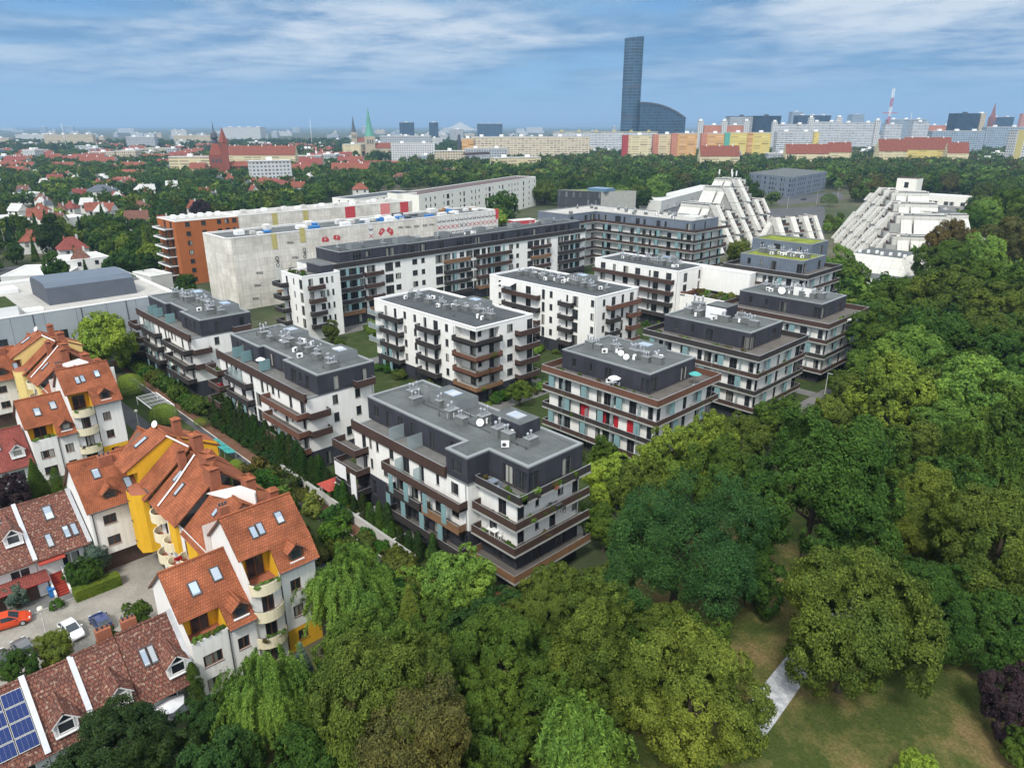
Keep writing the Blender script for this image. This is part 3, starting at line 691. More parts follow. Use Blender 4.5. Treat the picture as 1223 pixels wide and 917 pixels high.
tier(J, 'low_wing', rect(-166, -155.6, 80.6, 90.88), 0, 16.0, 'white_render', {0: [(3.2 * k, '.d.n.L') for k in range(1, 5)], 1: [(3.2 * k, '.L.Wnn.') for k in range(1, 5)]}, roof='paver', edge='white_paint', par=.3, drop=.9, roofname='roof_garden')
for k in range(1, 5):
    balcony(J, (-155.6, 80.6), Y_, 1.3, 5.4, 3.2 * k, 1.3, 'slat_dark' if k < 3 else 'slat_brown'); balcony(J, (-166, 80.6), X_, -1.0, 3.4, 3.2 * k, 2.2, 'slat_dark')
m = MB(); m.box(-165.2, 87.2, 15.1, -158, 90.7, 17.4, 'dark_cladding', 'roof_felt'); put('roof_hut', m, J)
# block with the L plan at the back
K = est('L shaped block with grey zinc storey and turquoise glass screens', -155, 221)
bodyK = [(-190.5, 196), (-173.5, 196), (-173.5, 211.2), (-131.5, 211.2), (-131.5, 230), (-190.5, 230)]
zK = [.2, 3.3, 6.5, 9.7, 12.9]
tier(K, 'wall', bodyK, 0, 16.2, 'white_render', {1: [(q, 'D.D.D') for q in zK], 2: [(q, '.dD.D.D.DdD.D.dD') for q in zK], 3: [(q, 'd.D.d.D') for q in zK], 0: [(q, '.D..D') for q in zK]}, roof=None)
pentK = [(-190, 197), (-174.6, 197), (-174.6, 212.6), (-133, 212.6), (-133, 229.6), (-190, 229.6)]
tier(K, 'penthouse', pentK, 16.3, 19.6, 'zinc_cladding', {1: [(16.3, 'D.DL')], 2: [(16.3, 'dD.Ld.Dd.Dd..D')], 3: [(16.3, 'd.d..')]}, roof='roof_gravel', drop=.25)
for i, q in enumerate(zK[1:] + [16.3]):
    s = MB(); s.prism([(-172.2, 195.6), (-172.2, 209.6), (-129.6, 209.6), (-129.6, 230.4), (-131.5, 230.4), (-131.5, 211.2), (-173.5, 211.2), (-173.5, 195.6)][::-1], q - .24, q, 'concrete'); bb = put('terrace', s, K)
    r = MB(); ln = [(-172.26, 195.7), (-172.26, 209.66), (-129.66, 209.66), (-129.66, 230.3)]; rail_line(r, ln, q - .24, q + .82, 'slat_dark' if i % 2 else 'slat_brown'); put('railing', r, bb)
    if i < 4:
        for x in (-168, -161.5, -153.5, -145, -136.5): screen(K, x + .7 * (i % 2), 209.8, q + .02, q + 2.9, 1.3)
        for y in (213, 219, 227): screen(K, -129.9, y, q + .02, q + 2.9, 1.3, 'y')
        for y in (199, 204): screen(K, -172.4, y, q + .02, q + 2.9, 1.3, 'y')
r_ = random.Random(5)
for k in range(16): vent(K, -187 + 3.4 * k, 221 + r_.uniform(-5, 5) if k > 4 else r_.uniform(200, 226), 19.36, k, r_.uniform(0, 3), .8)
for k in range(10): air_unit(K, -170 + 3.5 * k, r_.uniform(215, 227), 19.36, r_.uniform(0, 3))
m = MB(); m.box(-139.5, 217, 19.36, -134.5, 222, 20.5, 'dim_white'); put('duct', m, K)
# ------------------------------------------------------------------ orange and brown roofed houses by the lane
def V3(x, y, z): return np.array([x, y, z], float)
def roofwin(root, a, b, c, d, s0, s1, t0, t1, pane='pane_sky', name='skylight'):
    """a, b: ridge ends, c: eave under b, d: eave under a; s along the ridge, t down the slope"""
    a, b, c, d = map(lambda q: np.array(q, float), (a, b, c, d))
    def q(s, t): return a * (1 - s) * (1 - t) + b * s * (1 - t) + d * (1 - s) * t + c * s * t
    n = np.cross(b - a, d - a); n /= np.linalg.norm(n)
    if n[2] < 0: n = -n
    m = MB(); m.solid([q(s0, t0) + n * .13, q(s1, t0) + n * .13, q(s1, t1) + n * .13, q(s0, t1) + n * .13], .2, 'frame_dark')
    ds, dt = (s1 - s0) * .13, (t1 - t0) * .09
    o = put(name, m, root); p = MB()
    p.poly([q(s0 + ds, t1 - dt) + n * .14, q(s1 - ds, t1 - dt) + n * .14, q(s1 - ds, t0 + dt) + n * .14, q(s0 + ds, t0 + dt) + n * .14], pane); put('pane', p, o)
    return o
def ridge_cap(mb, a, b, mat): mb.tube(a, b, .13, .13, mat, 7)
def dormer(root, xf, yc, z0, w, h, xback, zback, roofmat, wallmat, fm, big=False):
    """gabled dormer that looks towards +x; xf front, z0 sill"""
    m = MB(); hw = w / 2; zt = z0 + h; zr = zt + hw * (1.0 if big else .85)
    zb = zr
    m.poly([(xf, yc - hw, z0), (xf, yc + hw, z0), (xf, yc + hw, zt), (xf, yc, zr), (xf, yc - hw, zt)], wallmat)
    xb0 = xf - (xf - xback) * 1.0
    m.poly([(xback, yc - hw, z0), (xf, yc - hw, z0), (xf, yc - hw, zt), (xback, yc - hw, zt)], wallmat); m.poly([(xf, yc + hw, z0), (xback, yc + hw, z0), (xback, yc + hw, zt), (xf, yc + hw, zt)], wallmat)
    d = put('dormer', m, root); r = MB(); e = .2
    for sgn in (-1, 1):
        r.solid([(xf + .25, yc, zr + .06), (xback - 1.2, yc, zr + .06), (xback - 1.2, yc + sgn * (hw + e), zt - e * .8 + .06), (xf + .25, yc + sgn * (hw + e), zt - e * .8 + .06)], .1, roofmat, 'frame_dark' if not big else 'white_paint')
    ridge_cap(r, (xf + .27, yc, zr + .08), (xback - 1.2, yc, zr + .08), roofmat); put('dormer_roof', r, d)
    w2 = MB(); ww = w * .72
    for (a, b, c, e2) in ((-ww / 2, -ww / 2 + .1, z0 + .12, zt + .05), (ww / 2 - .1, ww / 2, z0 + .12, zt + .05)): w2.box(xf + .003, yc + a, c, xf + .08, yc + b, e2, fm)
    w2.box(xf + .003, yc - ww / 2 + .1, z0 + .12, xf + .08, yc + ww / 2 - .1, z0 + .22, fm); w2.box(xf + .003, yc - ww / 2 + .1, zt - .05, xf + .08, yc + ww / 2 - .1, zt + .05, fm)
    if big:
        for s in (-1, 1): w2.solid([(xf + .08, yc + s * hw * 1.0, zt + .03), (xf + .08, yc, zr), (xf + .08, yc, zr - .2), (xf + .08, yc + s * hw * .8, zt + .03)], .06, 'white_paint')
        for s in (-1, 1): w2.box(xf + .004, yc + s * (hw - .07) - .07, z0, xf + .07, yc + s * (hw - .07) + .07, zt, 'white_paint')
    w2.box(xf, yc - hw, z0 - .1, xf + .2, yc + hw, z0 - .003, 'white_paint')
    wo = put('window', w2, d); p = MB(); p.poly([(xf + .03, yc - ww / 2 + .1, z0 + .22), (xf + .03, yc + ww / 2 - .1, z0 + .22), (xf + .03, yc + ww / 2 - .1, zt - .05), (xf + .03, yc - ww / 2 + .1, zt - .05)], 'pane')
    if big: p.poly([(xf + .035, yc - hw * .55, zt + .1), (xf + .035, yc + hw * .55, zt + .1), (xf + .035, yc, zr - .25)], 'pane')
    put('pane', p, wo); return d
def gable_walls(mb, x0, x1, y, prof, mat, face):
    pts = [(x, y, z) for x, z in prof]
    mb.poly(pts if face == 's' else pts[::-1], mat)
def round_balcony(root, x, y, z, r, style='cream_render', plants=False):
    m = MB(); n = 12; ang = [-math.pi / 2 + math.pi * k / n for k in range(n + 1)]
    o = [(x + r * .75 * math.cos(a), y + r * math.sin(a)) for a in ang]; i = [(x + (r * .75 - .12) * math.cos(a), y + (r - .12) * math.sin(a)) for a in ang]
    for k in range(n):
        m.poly([(*o[k], z - .3), (*o[k + 1], z - .3), (*o[k + 1], z + .85), (*o[k], z + .85)], style); m.poly([(*i[k + 1], z), (*i[k], z), (*i[k], z + .85), (*i[k + 1], z + .85)], style)
        m.poly([(*o[k], z + .85), (*o[k + 1], z + .85), (*i[k + 1], z + .85), (*i[k], z + .85)], style)
    m.poly([(*p, z) for p in i], 'orange_tile'); m.poly([(*p, z - .3) for p in reversed(o)], style)
    b = put('balcony', m, root); rr = MB()
    for k in range(n): rr.tube((*o[k], z + 1.0), (*o[k + 1], z + 1.0), .03, .03, 'dark_steel', 5, False)
    put('railing', rr, b); return b
def brick_chimney(root, x, y, z0, z1, w, l, tile=True, mat='terracotta_brick'):
    m = MB(); m.box(x - w / 2, y - l / 2, z0, x + w / 2, y + l / 2, z1, mat)
    if tile:
        m.box(x - w / 2 + .08, y - l / 2 + .08, z1 + .002, x + w / 2 - .08, y + l / 2 - .08, z1 + .18, 'dark_steel')
        c = (x, y, z1 + .62); q = [(x - w / 2 - .12, y - l / 2 - .12), (x + w / 2 + .12, y - l / 2 - .12), (x + w / 2 + .12, y + l / 2 + .12), (x - w / 2 - .12, y + l / 2 + .12)]
        ra = (x, y - l / 2 + w / 2, z1 + .55); rb = (x, y + l / 2 - w / 2, z1 + .55); q3 = [(*p, z1 + .18) for p in q]
        m.poly([q3[0], q3[1], ra], 'orange_tile'); m.poly([q3[1], q3[2], rb, ra], 'orange_tile'); m.poly([q3[2], q3[3], rb], 'orange_tile'); m.poly([q3[3], q3[0], ra, rb], 'orange_tile'); m.poly(q3[::-1], 'orange_tile')
    else:
        for k in range(3): m.tube((x, y - l / 3 + k * l / 3, z1), (x, y - l / 3 + k * l / 3, z1 + .35), .1, .1, 'dark_steel', 7)
    return put('chimney', m, root)
def stepped_low(dx, lab):
    """lower front house: loggia on one side, dormer in the lowered roof on the other"""
    X = lambda v: v + dx
    h = thing('townhouse', lab, 'house', (X(-61.5), 18.2, 0), 0, 'orange roofed houses of the lane')
    y0, y1, ys = 15.3, 21.18, 18.6; xf, xb = X(-57), X(-66.2)
    m = MB(); ops = [(.75, 2.5, 3.4, 4.65), (.75, 2.5, .75, 2.0), (4.0, 5.1, 3.45, 4.75), (4.0, 5.1, .75, 2.05)]
    facade(m, (xf, y0), Y_, y1 - y0, 0, 5.6, ops, 'white_render')
    m.poly([(xf, y0, 5.6), (xf, ys, 5.6), (xf, ys, 6.45), (xf, y0, 6.45)], 'white_render'); m.poly([(xf, ys, 5.6), (xf, y1, 5.6), (xf, y1, 6.5), (xf, ys, 6.5)], 'white_render')
    m.poly([(xf - .2, y0, 5.6), (xf - .2, ys, 5.6), (xf - .2, ys, 6.45), (xf - .2, y0, 6.45)][::-1], 'white_render'); m.poly([(xf, y0, 6.45), (xf, ys, 6.45), (xf - .2, ys, 6.45), (xf - .2, y0, 6.45)], 'white_render')
    prof = [(xb, 0), (xf, 0), (xf, 6.45), (X(-58.8), 8.0), (X(-62.4), 11.25), (xb, 7.95)]
    gable_walls(m, xb, xf, y0, prof, 'white_render', 's'); gable_walls(m, xb, xf, y1, prof, 'white_render', 'n')
    m.poly([(xb, y1, 0), (xb, y0, 0), (xb, y0, 7.95), (xb, y1, 7.95)], 'white_render')
    put('wall', m, h)
    for u, z, w, hh in ((.75, 3.4, 1.75, 1.25), (.75, .75, 1.75, 1.25), (4.0, 3.45, 1.1, 1.3), (4.0, .75, 1.1, 1.3)): add_window(h, (xf, y0), Y_, u, z, w, hh, fm='frame_brown', near=True)
    l = MB(); l.poly([(X(-59.6), y0 + .02, 5.6), (xf - .2, y0 + .02, 5.6), (xf - .2, ys, 5.6), (X(-59.6), ys, 5.6)], 'terracotta_brick')
    l.poly([(X(-59.6), y0 + .02, 5.6), (X(-59.6), ys, 5.6), (X(-59.6), ys, 8.4), (X(-59.6), y0 + .02, 8.4)], 'yellow_render'); l.poly([(X(-59.6), ys, 5.6), (xf, ys, 5.6), (xf, ys, 6.5), (X(-58.7), ys, 8.0), (X(-59.6), ys, 8.4)], 'yellow_render')
    l.poly([(X(-59.6), y0 + .03, 5.6), (X(-59.6), y0 + .03, 8.4), (X(-58.7), y0 + .03, 8.0), (xf - .2, y0 + .03, 6.45), (xf - .2, y0 + .03, 5.6)], 'yellow_render')
    lg = put('loggia', l, h); add_window(h, (X(-59.38), y0), Y_, .9, 5.65, 1.6, 2.1, fm='frame_brown', near=True)
    r = MB(); ov = .28
    A, B, Cc, Dd = (X(-62.4), y0 - ov, 11.4), (X(-62.4), y1 + .02, 11.4), (X(-58.5), y1 + .02, 7.95), (X(-58.5), y0 - ov, 7.95)
    r.solid([A, B, Cc, Dd], .16, 'orange_tile', 'frame_brown'); r.solid([(X(-58.75), ys, 8.3), (X(-58.75), y1 + .06, 8.3), (X(-56.5), y1 + .06, 6.35), (X(-56.5), ys, 6.35)], .16, 'orange_tile', 'frame_brown')
    r.solid([A, B, (X(-66.9), y1 + .02, 7.5), (X(-66.9), y0 - ov, 7.5)], .16, 'orange_tile', 'frame_brown'); ridge_cap(r, (X(-62.4), y0 - ov, 11.4), (X(-62.4), y1, 11.4), 'orange_tile')
    put('roof', r, h)
    roofwin(h, A, B, Cc, Dd, .30, .45, .38, .66); roofwin(h, A, B, Cc, Dd, .66, .81, .28, .56)
    dormer(h, X(-57.1), 20.0, 6.95, 1.5, 1.0, X(-58.9), 8.2, 'orange_tile', 'frame_brown', 'frame_dark')
    g = MB(); g.tube((xf + .08, ys, 6.3), (xf + .08, ys, 0), .06, .06, 'dark_steel', 6); g.tube((X(-56.45), ys, 6.28), (X(-56.45), y1, 6.28), .08, .08, 'dark_steel', 6); put('drainpipe', g, h)
    return h
def stepped_high(dx, lab):
    X = lambda v: v + dx
    h = thing('townhouse', lab, 'house', (X(-61.5), 24.6, 0), 0, 'orange roofed houses of the lane')
    y0, y1, ys = 21.22, 27.9, 24.1; xf, xb = X(-57.2), X(-65.6)
    m = MB()
    ops = [(3.9, 5.0, 6.9, 8.2), (3.9, 5.0, 3.9, 5.2), (4.1, 5.2, 1.0, 2.2), (.9, 2.1, 6.0, 8.1), (.9, 2.1, 3.0, 5.1), (.6, 2.2, .1, 2.2)]
    facade(m, (xf, y0), Y_, y1 - y0, 2.7, 8.9, [o for o in ops if o[2] > 2.7], 'white_render'); facade(m, (xf, y0), Y_, ys - y0, 0, 2.7, [o for o in ops if o[2] < 2.7 and o[0] < 2.5], 'white_render'); facade(m, (xf, ys), Y_, y1 - ys, 0, 2.7, [(o[0] - ys + y0, o[1] - ys + y0, o[2], o[3]) for o in ops if o[2] < 2.7 and o[0] > 2.5], 'yellow_render')
    m.poly([(xf, ys, 8.9), (xf, y1, 8.9), (xf, y1, 10.0), (xf, ys, 10.0)], 'white_render')
    prof = [(xb, 0), (xf, 0), (xf, 9.95), (X(-58.5), 11.8), (X(-61.7), 14.85), (xb, 11.5)]
    gable_walls(m, xb, xf, y0, prof, 'white_render', 's'); gable_walls(m, xb, xf, y1, prof, 'white_render', 'n'); m.poly([(xb, y1, 0), (xb, y0, 0), (xb, y0, 11.5), (xb, y1, 11.5)], 'white_render')
    put('wall', m, h)
    for (a, b, c, d) in ops: add_window(h, (xf, y0), Y_, a, c, b - a, d - c, fm='frame_brown', near=True)
    l = MB(); xl = X(-59.4)
    l.poly([(xl, y0 + .03, 8.9), (xf, y0 + .03, 8.9), (xf, ys, 8.9), (xl, ys, 8.9)], 'terracotta_brick'); l.poly([(xl, y0 + .03, 8.9), (xl, ys, 8.9), (xl, ys, 12.3), (xl, y0 + .03, 12.3)], 'yellow_render')
    l.poly([(xl, ys, 8.9), (xf, ys, 8.9), (xf, ys, 10.0), (X(-58.4), ys, 11.7), (xl, ys, 12.3)], 'yellow_render'); l.poly([(xl, y0 + .03, 8.9), (xl, y0 + .03, 12.3), (X(-58.4), y0 + .03, 11.7), (xf, y0 + .03, 9.9), (xf, y0 + .03, 8.9)], 'yellow_render')
    put('loggia', l, h); add_window(h, (xl + .22, y0), Y_, .7, 8.95, 1.7, 2.2, fm='frame_brown', near=True)
    for z in (8.9, 5.9, 2.9): round_balcony(h, xf - .02, 22.65, z, 1.55)
    r = MB(); ov = .3
    A, B, Cc, Dd = (X(-61.7), y0 - ov, 15.0), (X(-61.7), y1 + ov, 15.0), (X(-58.2), y1 + ov, 11.85), (X(-58.2), y0 - ov, 11.85)
    r.solid([A, B, Cc, Dd], .16, 'orange_tile', 'frame_brown'); r.solid([(X(-58.4), ys - .1, 12.15), (X(-58.4), y1 + ov, 12.15), (X(-56.6), y1 + ov, 9.85), (X(-56.6), ys - .1, 9.85)], .16, 'orange_tile', 'frame_brown')
    r.solid([A, B, (X(-66.2), y1 + ov, 11.0), (X(-66.2), y0 - ov, 11.0)], .16, 'orange_tile', 'frame_brown'); ridge_cap(r, (X(-61.7), y0 - ov, 15), (X(-61.7), y1 + ov, 15), 'orange_tile'); put('roof', r, h)
    roofwin(h, A, B, Cc, Dd, .28, .37, .40, .68); roofwin(h, A, B, Cc, Dd, .38, .47, .38, .66); roofwin(h, A, B, Cc, Dd, .66, .77, .30, .58)
    dormer(h, X(-57.1), 26.0, 10.35, 1.5, 1.1, X(-58.8), 12, 'orange_tile', 'frame_brown', 'frame_dark')
    g = MB(); g.tube((xf + .08, ys + .1, 9.8), (xf + .08, ys + .1, 0), .06, .06, 'dark_steel', 6); g.tube((X(-56.55), ys, 9.8), (X(-56.55), y1, 9.8), .08, .08, 'dark_steel', 6); put('drainpipe', g, h)
    brick_chimney(h, X(-62.6), 21.8, 13, 15.7, .8, .9, False)
    return h
def rear_house(dx, lab):
    X = lambda v: v + dx
    h = thing('townhouse', lab, 'house', (X(-89), 17.4, 0), 0, 'orange roofed houses of the lane')
    y0, y1 = 14.7, 20.4; xf, xb = X(-84.9), X(-94); m = MB()
    ops = [(1.3, 2.7, 6.2, 7.4), (4.2, 5.2, 6.3, 7.5), (1.3, 2.7, 3.4, 4.6), (4.2, 5.2, 3.5, 4.7)]
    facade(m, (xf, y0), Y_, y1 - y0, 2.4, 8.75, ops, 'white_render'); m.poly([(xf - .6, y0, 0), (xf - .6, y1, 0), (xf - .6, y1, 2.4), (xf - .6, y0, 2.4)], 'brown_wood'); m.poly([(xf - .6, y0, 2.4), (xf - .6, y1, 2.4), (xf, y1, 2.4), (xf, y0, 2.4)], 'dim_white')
    prof = [(xb, 0), (xf - .6, 0), (xf - .6, 2.4), (xf, 2.4), (xf, 8.7), (X(-89.5), 12.85), (xb, 8.7)]
    gable_walls(m, xb, xf, y0, prof, 'white_render', 's'); gable_walls(m, xb, xf, y1, prof, 'white_render', 'n'); m.poly([(xb, y1, 0), (xb, y0, 0), (xb, y0, 8.7), (xb, y1, 8.7)], 'white_render'); put('wall', m, h)
    for (a, b, c, d) in ops: add_window(h, (xf, y0), Y_, a, c, b - a, d - c, fm='frame_brown', near=True)
    r = MB(); A, B, Cc, Dd = (X(-89.5), y0 - .28, 13.0), (X(-89.5), y1 + .1, 13.0), (X(-86.9), y1 + .1, 10.75), (X(-86.9), y0 - .28, 10.75)
    E1, F1 = (X(-84.3), y1 + .1, 8.45), (X(-84.3), y0 - .28, 8.45)
    r.solid([A, B, Cc, Dd], .16, 'orange_tile', 'frame_brown'); r.solid([(X(-87.0), y0 - .28, 10.98), (X(-87.0), y1 + .1, 10.98), E1, F1], .16, 'orange_tile', 'frame_brown')
    r.solid([A, B, (X(-94.6), y1 + .1, 8.3), (X(-94.6), y0 - .28, 8.3)], .16, 'orange_tile', 'frame_brown'); ridge_cap(r, (X(-89.5), y0 - .28, 13), (X(-89.5), y1 + .1, 13), 'orange_tile'); put('roof', r, h)
    roofwin(h, A, B, Cc, Dd, .33, .47, .45, .85); roofwin(h, A, B, Cc, Dd, .78, .92, .35, .75); roofwin(h, (X(-87.0), y0, 10.98), (X(-87.0), y1, 10.98), E1, F1, .78, .92, .15, .55)
    dormer(h, X(-85.2), 17.3, 9.0, 1.5, 1.0, X(-87.2), 10.9, 'orange_tile', 'frame_brown', 'frame_dark')
    brick_chimney(h, X(-88.6), 18.2, 11, 13.2, .8, 1.4, False, 'terracotta_brick')
    g = MB(); g.tube((xf + .08, y0 + .3, 8.5), (xf + .08, y0 + .3, 2.4), .06, .06, 'dark_steel', 6); g.tube((X(-84.22), y0, 8.4), (X(-84.22), y1, 8.4), .08, .08, 'dark_steel', 6); put('drainpipe', g, h)
    return h
def yellow_wing(dx, lab, yel):
    X = lambda v: v + dx
    h = thing('apartment_house', lab, 'house', (X(-76), 24, 0), 0, 'orange roofed houses of the lane')
    m = MB(); yb = 30
    # the tall yellow bay
    m.prism([(X(-89), 20.42), (X(-84.6), 20.42), (X(-84.6), yb), (X(-89), yb)], 2.6, 11.6, yel)
    m.prism([(X(-84.9), 20.4), (X(-84.9), 19.6), (X(-84), 18.7), (X(-82), 18.7), (X(-81.4), 19.6), (X(-81.4), 21.0), (X(-84.55), 21.0), (X(-84.55), 20.4)], 2.6, 10.2, yel, 'terracotta_brick')
    m.prism([(X(-88.5), 22), (X(-81.6), 22), (X(-81.6), yb - .1), (X(-88.5), yb - .1)], 0, 2.598, 'brown_wood'); m.prism([(X(-84.55), 21.5), (X(-81.42), 21.5), (X(-81.42), yb - .2), (X(-84.55), yb - .2)], 2.6, 9.4, 'white_render')
    m.poly([(X(-84.6), 19.3, 11.6), (X(-84.6), 30, 11.6), (X(-84.6), 30, 12.6), (X(-84.6), 24.5, 15.1), (X(-84.6), 19.3, 12.1)], yel)
    for k in range(3): add_window(h, (X(-84.9), 18.66 + .0), (math.cos(-.0), 0), 1.0 + 0 * k, 3.6 + 2.7 * k, .6, 1.3, near=True)
    # facade with the round balconies
    facade(m, (X(-81.4), 20.6), X_, 15.7, 0, 9.6, [(a, a + 1.0, z, z + 2.0) for a in (1.0, 3.2, 6.6, 9.2, 11.8) for z in (.6, 3.3, 6.1)], 'white_render')
    facade(m, (X(-65.7), 20.6), Y_, 9.4, 0, 12.6, [], 'white_render'); m.poly([(X(-65.7), yb, 0), (X(-81.4), yb, 0), (X(-81.4), yb, 9.5), (X(-65.7), yb, 9.5)], 'white_render')
    m.poly([(X(-66.4), 20.6, 9), (X(-66.4), 30, 9), (X(-66.4), 30, 9.6), (X(-66.4), 25, 13.2), (X(-66.4), 20.6, 9.4)], 'white_render')
    m.poly([(X(-74.9), 20, 9.3), (X(-74.9), 25.3, 9.3), (X(-74.9), 25.3, 14), (X(-74.9), 20.4, 10)], 'white_render')
    put('wall', m, h)
    for a in (1.0, 3.2, 6.6, 9.2, 11.8):
        for z in (.6, 3.3, 6.1): add_window(h, (X(-81.4), 20.6), X_, a, z, 1.0, 2.0, fm='frame_brown', near=True)
    y = MB(); y.box(X(-75.4), 20.2, 5.6, X(-73.2), 20.58, 9.3, yel); put('yellow_panel', y, h); y = MB(); y.box(X(-70.6), 20.3, 5.8, X(-67.6), 20.57, 9.0, yel); put('yellow_panel', y, h)
    for (x, w) in ((-78.6, 1.3), (-75.9, 1.2), (-71.2, 1.3)):
        for z in (2.9, 5.7, 8.2)[: 3 if x < -78 else 2]:
            mm = MB(); n = 10; ang = [math.pi + math.pi * k / n for k in range(n + 1)]
            o = [(X(x) + w * math.cos(a), 20.58 + w * .9 * math.sin(a)) for a in ang]; i = [(X(x) + (w - .1) * math.cos(a), 20.58 + (w * .9 - .1) * math.sin(a)) for a in ang]
            for k in range(n):
                mm.poly([(*o[k], z - .3), (*o[k + 1], z - .3), (*o[k + 1], z + .85), (*o[k], z + .85)], 'cream_render'); mm.poly([(*i[k + 1], z), (*i[k], z), (*i[k], z + .85), (*i[k + 1], z + .85)], 'cream_render'); mm.poly([(*o[k], z + .85), (*o[k + 1], z + .85), (*i[k + 1], z + .85), (*i[k], z + .85)], 'cream_render')
            mm.poly([(*p, z) for p in i], 'terracotta_brick'); mm.poly([(*p, z - .3) for p in reversed(o)], 'cream_render'); put('balcony', mm, h)
    def seg(x0, x1, ye, ze, yr, zr, name='roof', back=30.4, zb=10.2, wins=()):
        r = MB(); A, B, Cc, Dd = (X(x0), yr, zr), (X(x1), yr, zr), (X(x1), ye, ze), (X(x0), ye, ze)
        r.solid([A, B, Cc, Dd], .16, 'orange_tile', 'frame_brown'); r.solid([A, B, (X(x1), back, zb), (X(x0), back, zb)], .16, 'orange_tile', 'frame_brown'); ridge_cap(r, A, B, 'orange_tile')
        o = put(name, r, h)
        for (s0, s1, t0, t1) in wins: roofwin(o, A, B, Cc, Dd, s0, s1, t0, t1, name='skylight')
    seg(-89.2, -84.5, 18.9, 12.0, 24.4, 15.2, wins=((.25, .42, .25, .55),), zb=12)
    seg(-84.42, -80.55, 19.5, 9.7, 25.4, 14.6)
    seg(-80.5, -75.2, 19.9, 9.5, 25.4, 14.1, wins=((.22, .34, .30, .52), (.62, .74, .42, .66)))
    seg(-75.1, -72.05, 19.8, 9.9, 25.5, 14.5)
    seg(-72.0, -65.9, 20.2, 9.0, 25.0, 13.3, wins=((.45, .56, .3, .45),))
    f = MB(); f.tube((X(-79.0), 25.3, 14.25), (X(-78.2), 22.6, 12.0), .1, .1, 'white_paint', 6); f.tube((X(-78.2), 22.6, 12.0), (X(-78.0), 20.2, 9.95), .1, .1, 'white_paint', 6); f.tube((X(-84.4), 24.2, 15.2), (X(-80.6), 25.3, 14.7), .09, .09, 'white_paint', 6); put('flashing', f, h)
    t = MB(); a_, b_ = np.array((X(-71.0), 23.2)), np.array((X(-66.0), 26.4)); o_ = np.array((-.12, .19))
    for s_, nn in ((0, 1), (1, -1)):
        q_ = [(*(a_ + o_ * s_), 13.1), (*(b_ + o_ * s_), 12.4), (*(b_ + o_ * s_), 14.1), (*(a_ * .3 + b_ * .7 + o_ * s_), 14.5)]; t.poly(q_[::nn], 'white_paint')
    put('gable_upstand', t, h)
    # solid dark block, its colour stands in for shade of the hollow under the eave
    d = MB(); d.box(X(-82.6), 20.2, 8.3, X(-81.0), 20.58, 10.4, 'dark_steel'); put('recess_shade', d, h)
    for (x, yy, z, w, l) in ((-80.6, 26.2, 15.9, 1.5, 1.1), (-86.0, 26.0, 16.2, .9, .9), (-75.4, 25.4, 15.4, 2.4, 1.1), (-72.4, 24.6, 15.2, 2.0, 1.1), (-67.8, 26.6, 14.9, 1.5, 1.0), (-63.9, 27.4, 14.6, .9, .9), (-79.6, 24.0, 14.9, .8, .8)): brick_chimney(h, X(x), yy, z - 4.2, z, w, l)
    # hip with big ridge tiles at the outer end
    e = MB(); e.solid([(X(-93.6), 21.2, 10.8), (X(-89.3), 19.4, 11.2), (X(-89.3), 23.6, 14.3), (X(-92.6), 23.4, 14.0)], .16, 'orange_tile', 'frame_brown'); e.solid([(X(-92.6), 23.4, 14.0), (X(-89.3), 23.6, 14.3), (X(-89.3), 28.6, 11.0), (X(-93.4), 28.4, 10.8)], .16, 'orange_tile', 'frame_brown'); ridge_cap(e, (X(-92.6), 23.4, 14.1), (X(-89.3), 23.6, 14.4), 'orange_tile')
    e.prism([(X(-93.2), 21.4), (X(-89.1), 20.5), (X(-89.1), 28.4), (X(-93.2), 28.2)], 0, 10.9, 'white_render'); put('hip_end', e, h)
    dish(h, X(-87.9), 24.2, 15.2, .4, .9)
    return h
stepped_low(0, 'lower orange roofed house with a planted yellow loggia, beside the mottled brown roofs'); stepped_high(0, 'tall orange roofed house with three cream round balconies, beside the willow')
rear_house(0, 'orange roofed white house standing against the bright yellow stair bay'); yellow_wing(0, 'bright yellow wing with a jumble of orange roofs and brick chimneys', 'yellow_render')
stepped_low(-60, 'orange roofed house with a yellow loggia next to the dark red roof'); stepped_high(-60, 'tall orange roofed house with flower filled round balconies, by the clipped globe bush')
rear_house(-60, 'orange roofed white house against the pale yellow stair bay, cut by the picture edge'); yellow_wing(-60, 'pale yellow wing under stepped orange roofs in front of the big grey shed', 'pale_yellow')
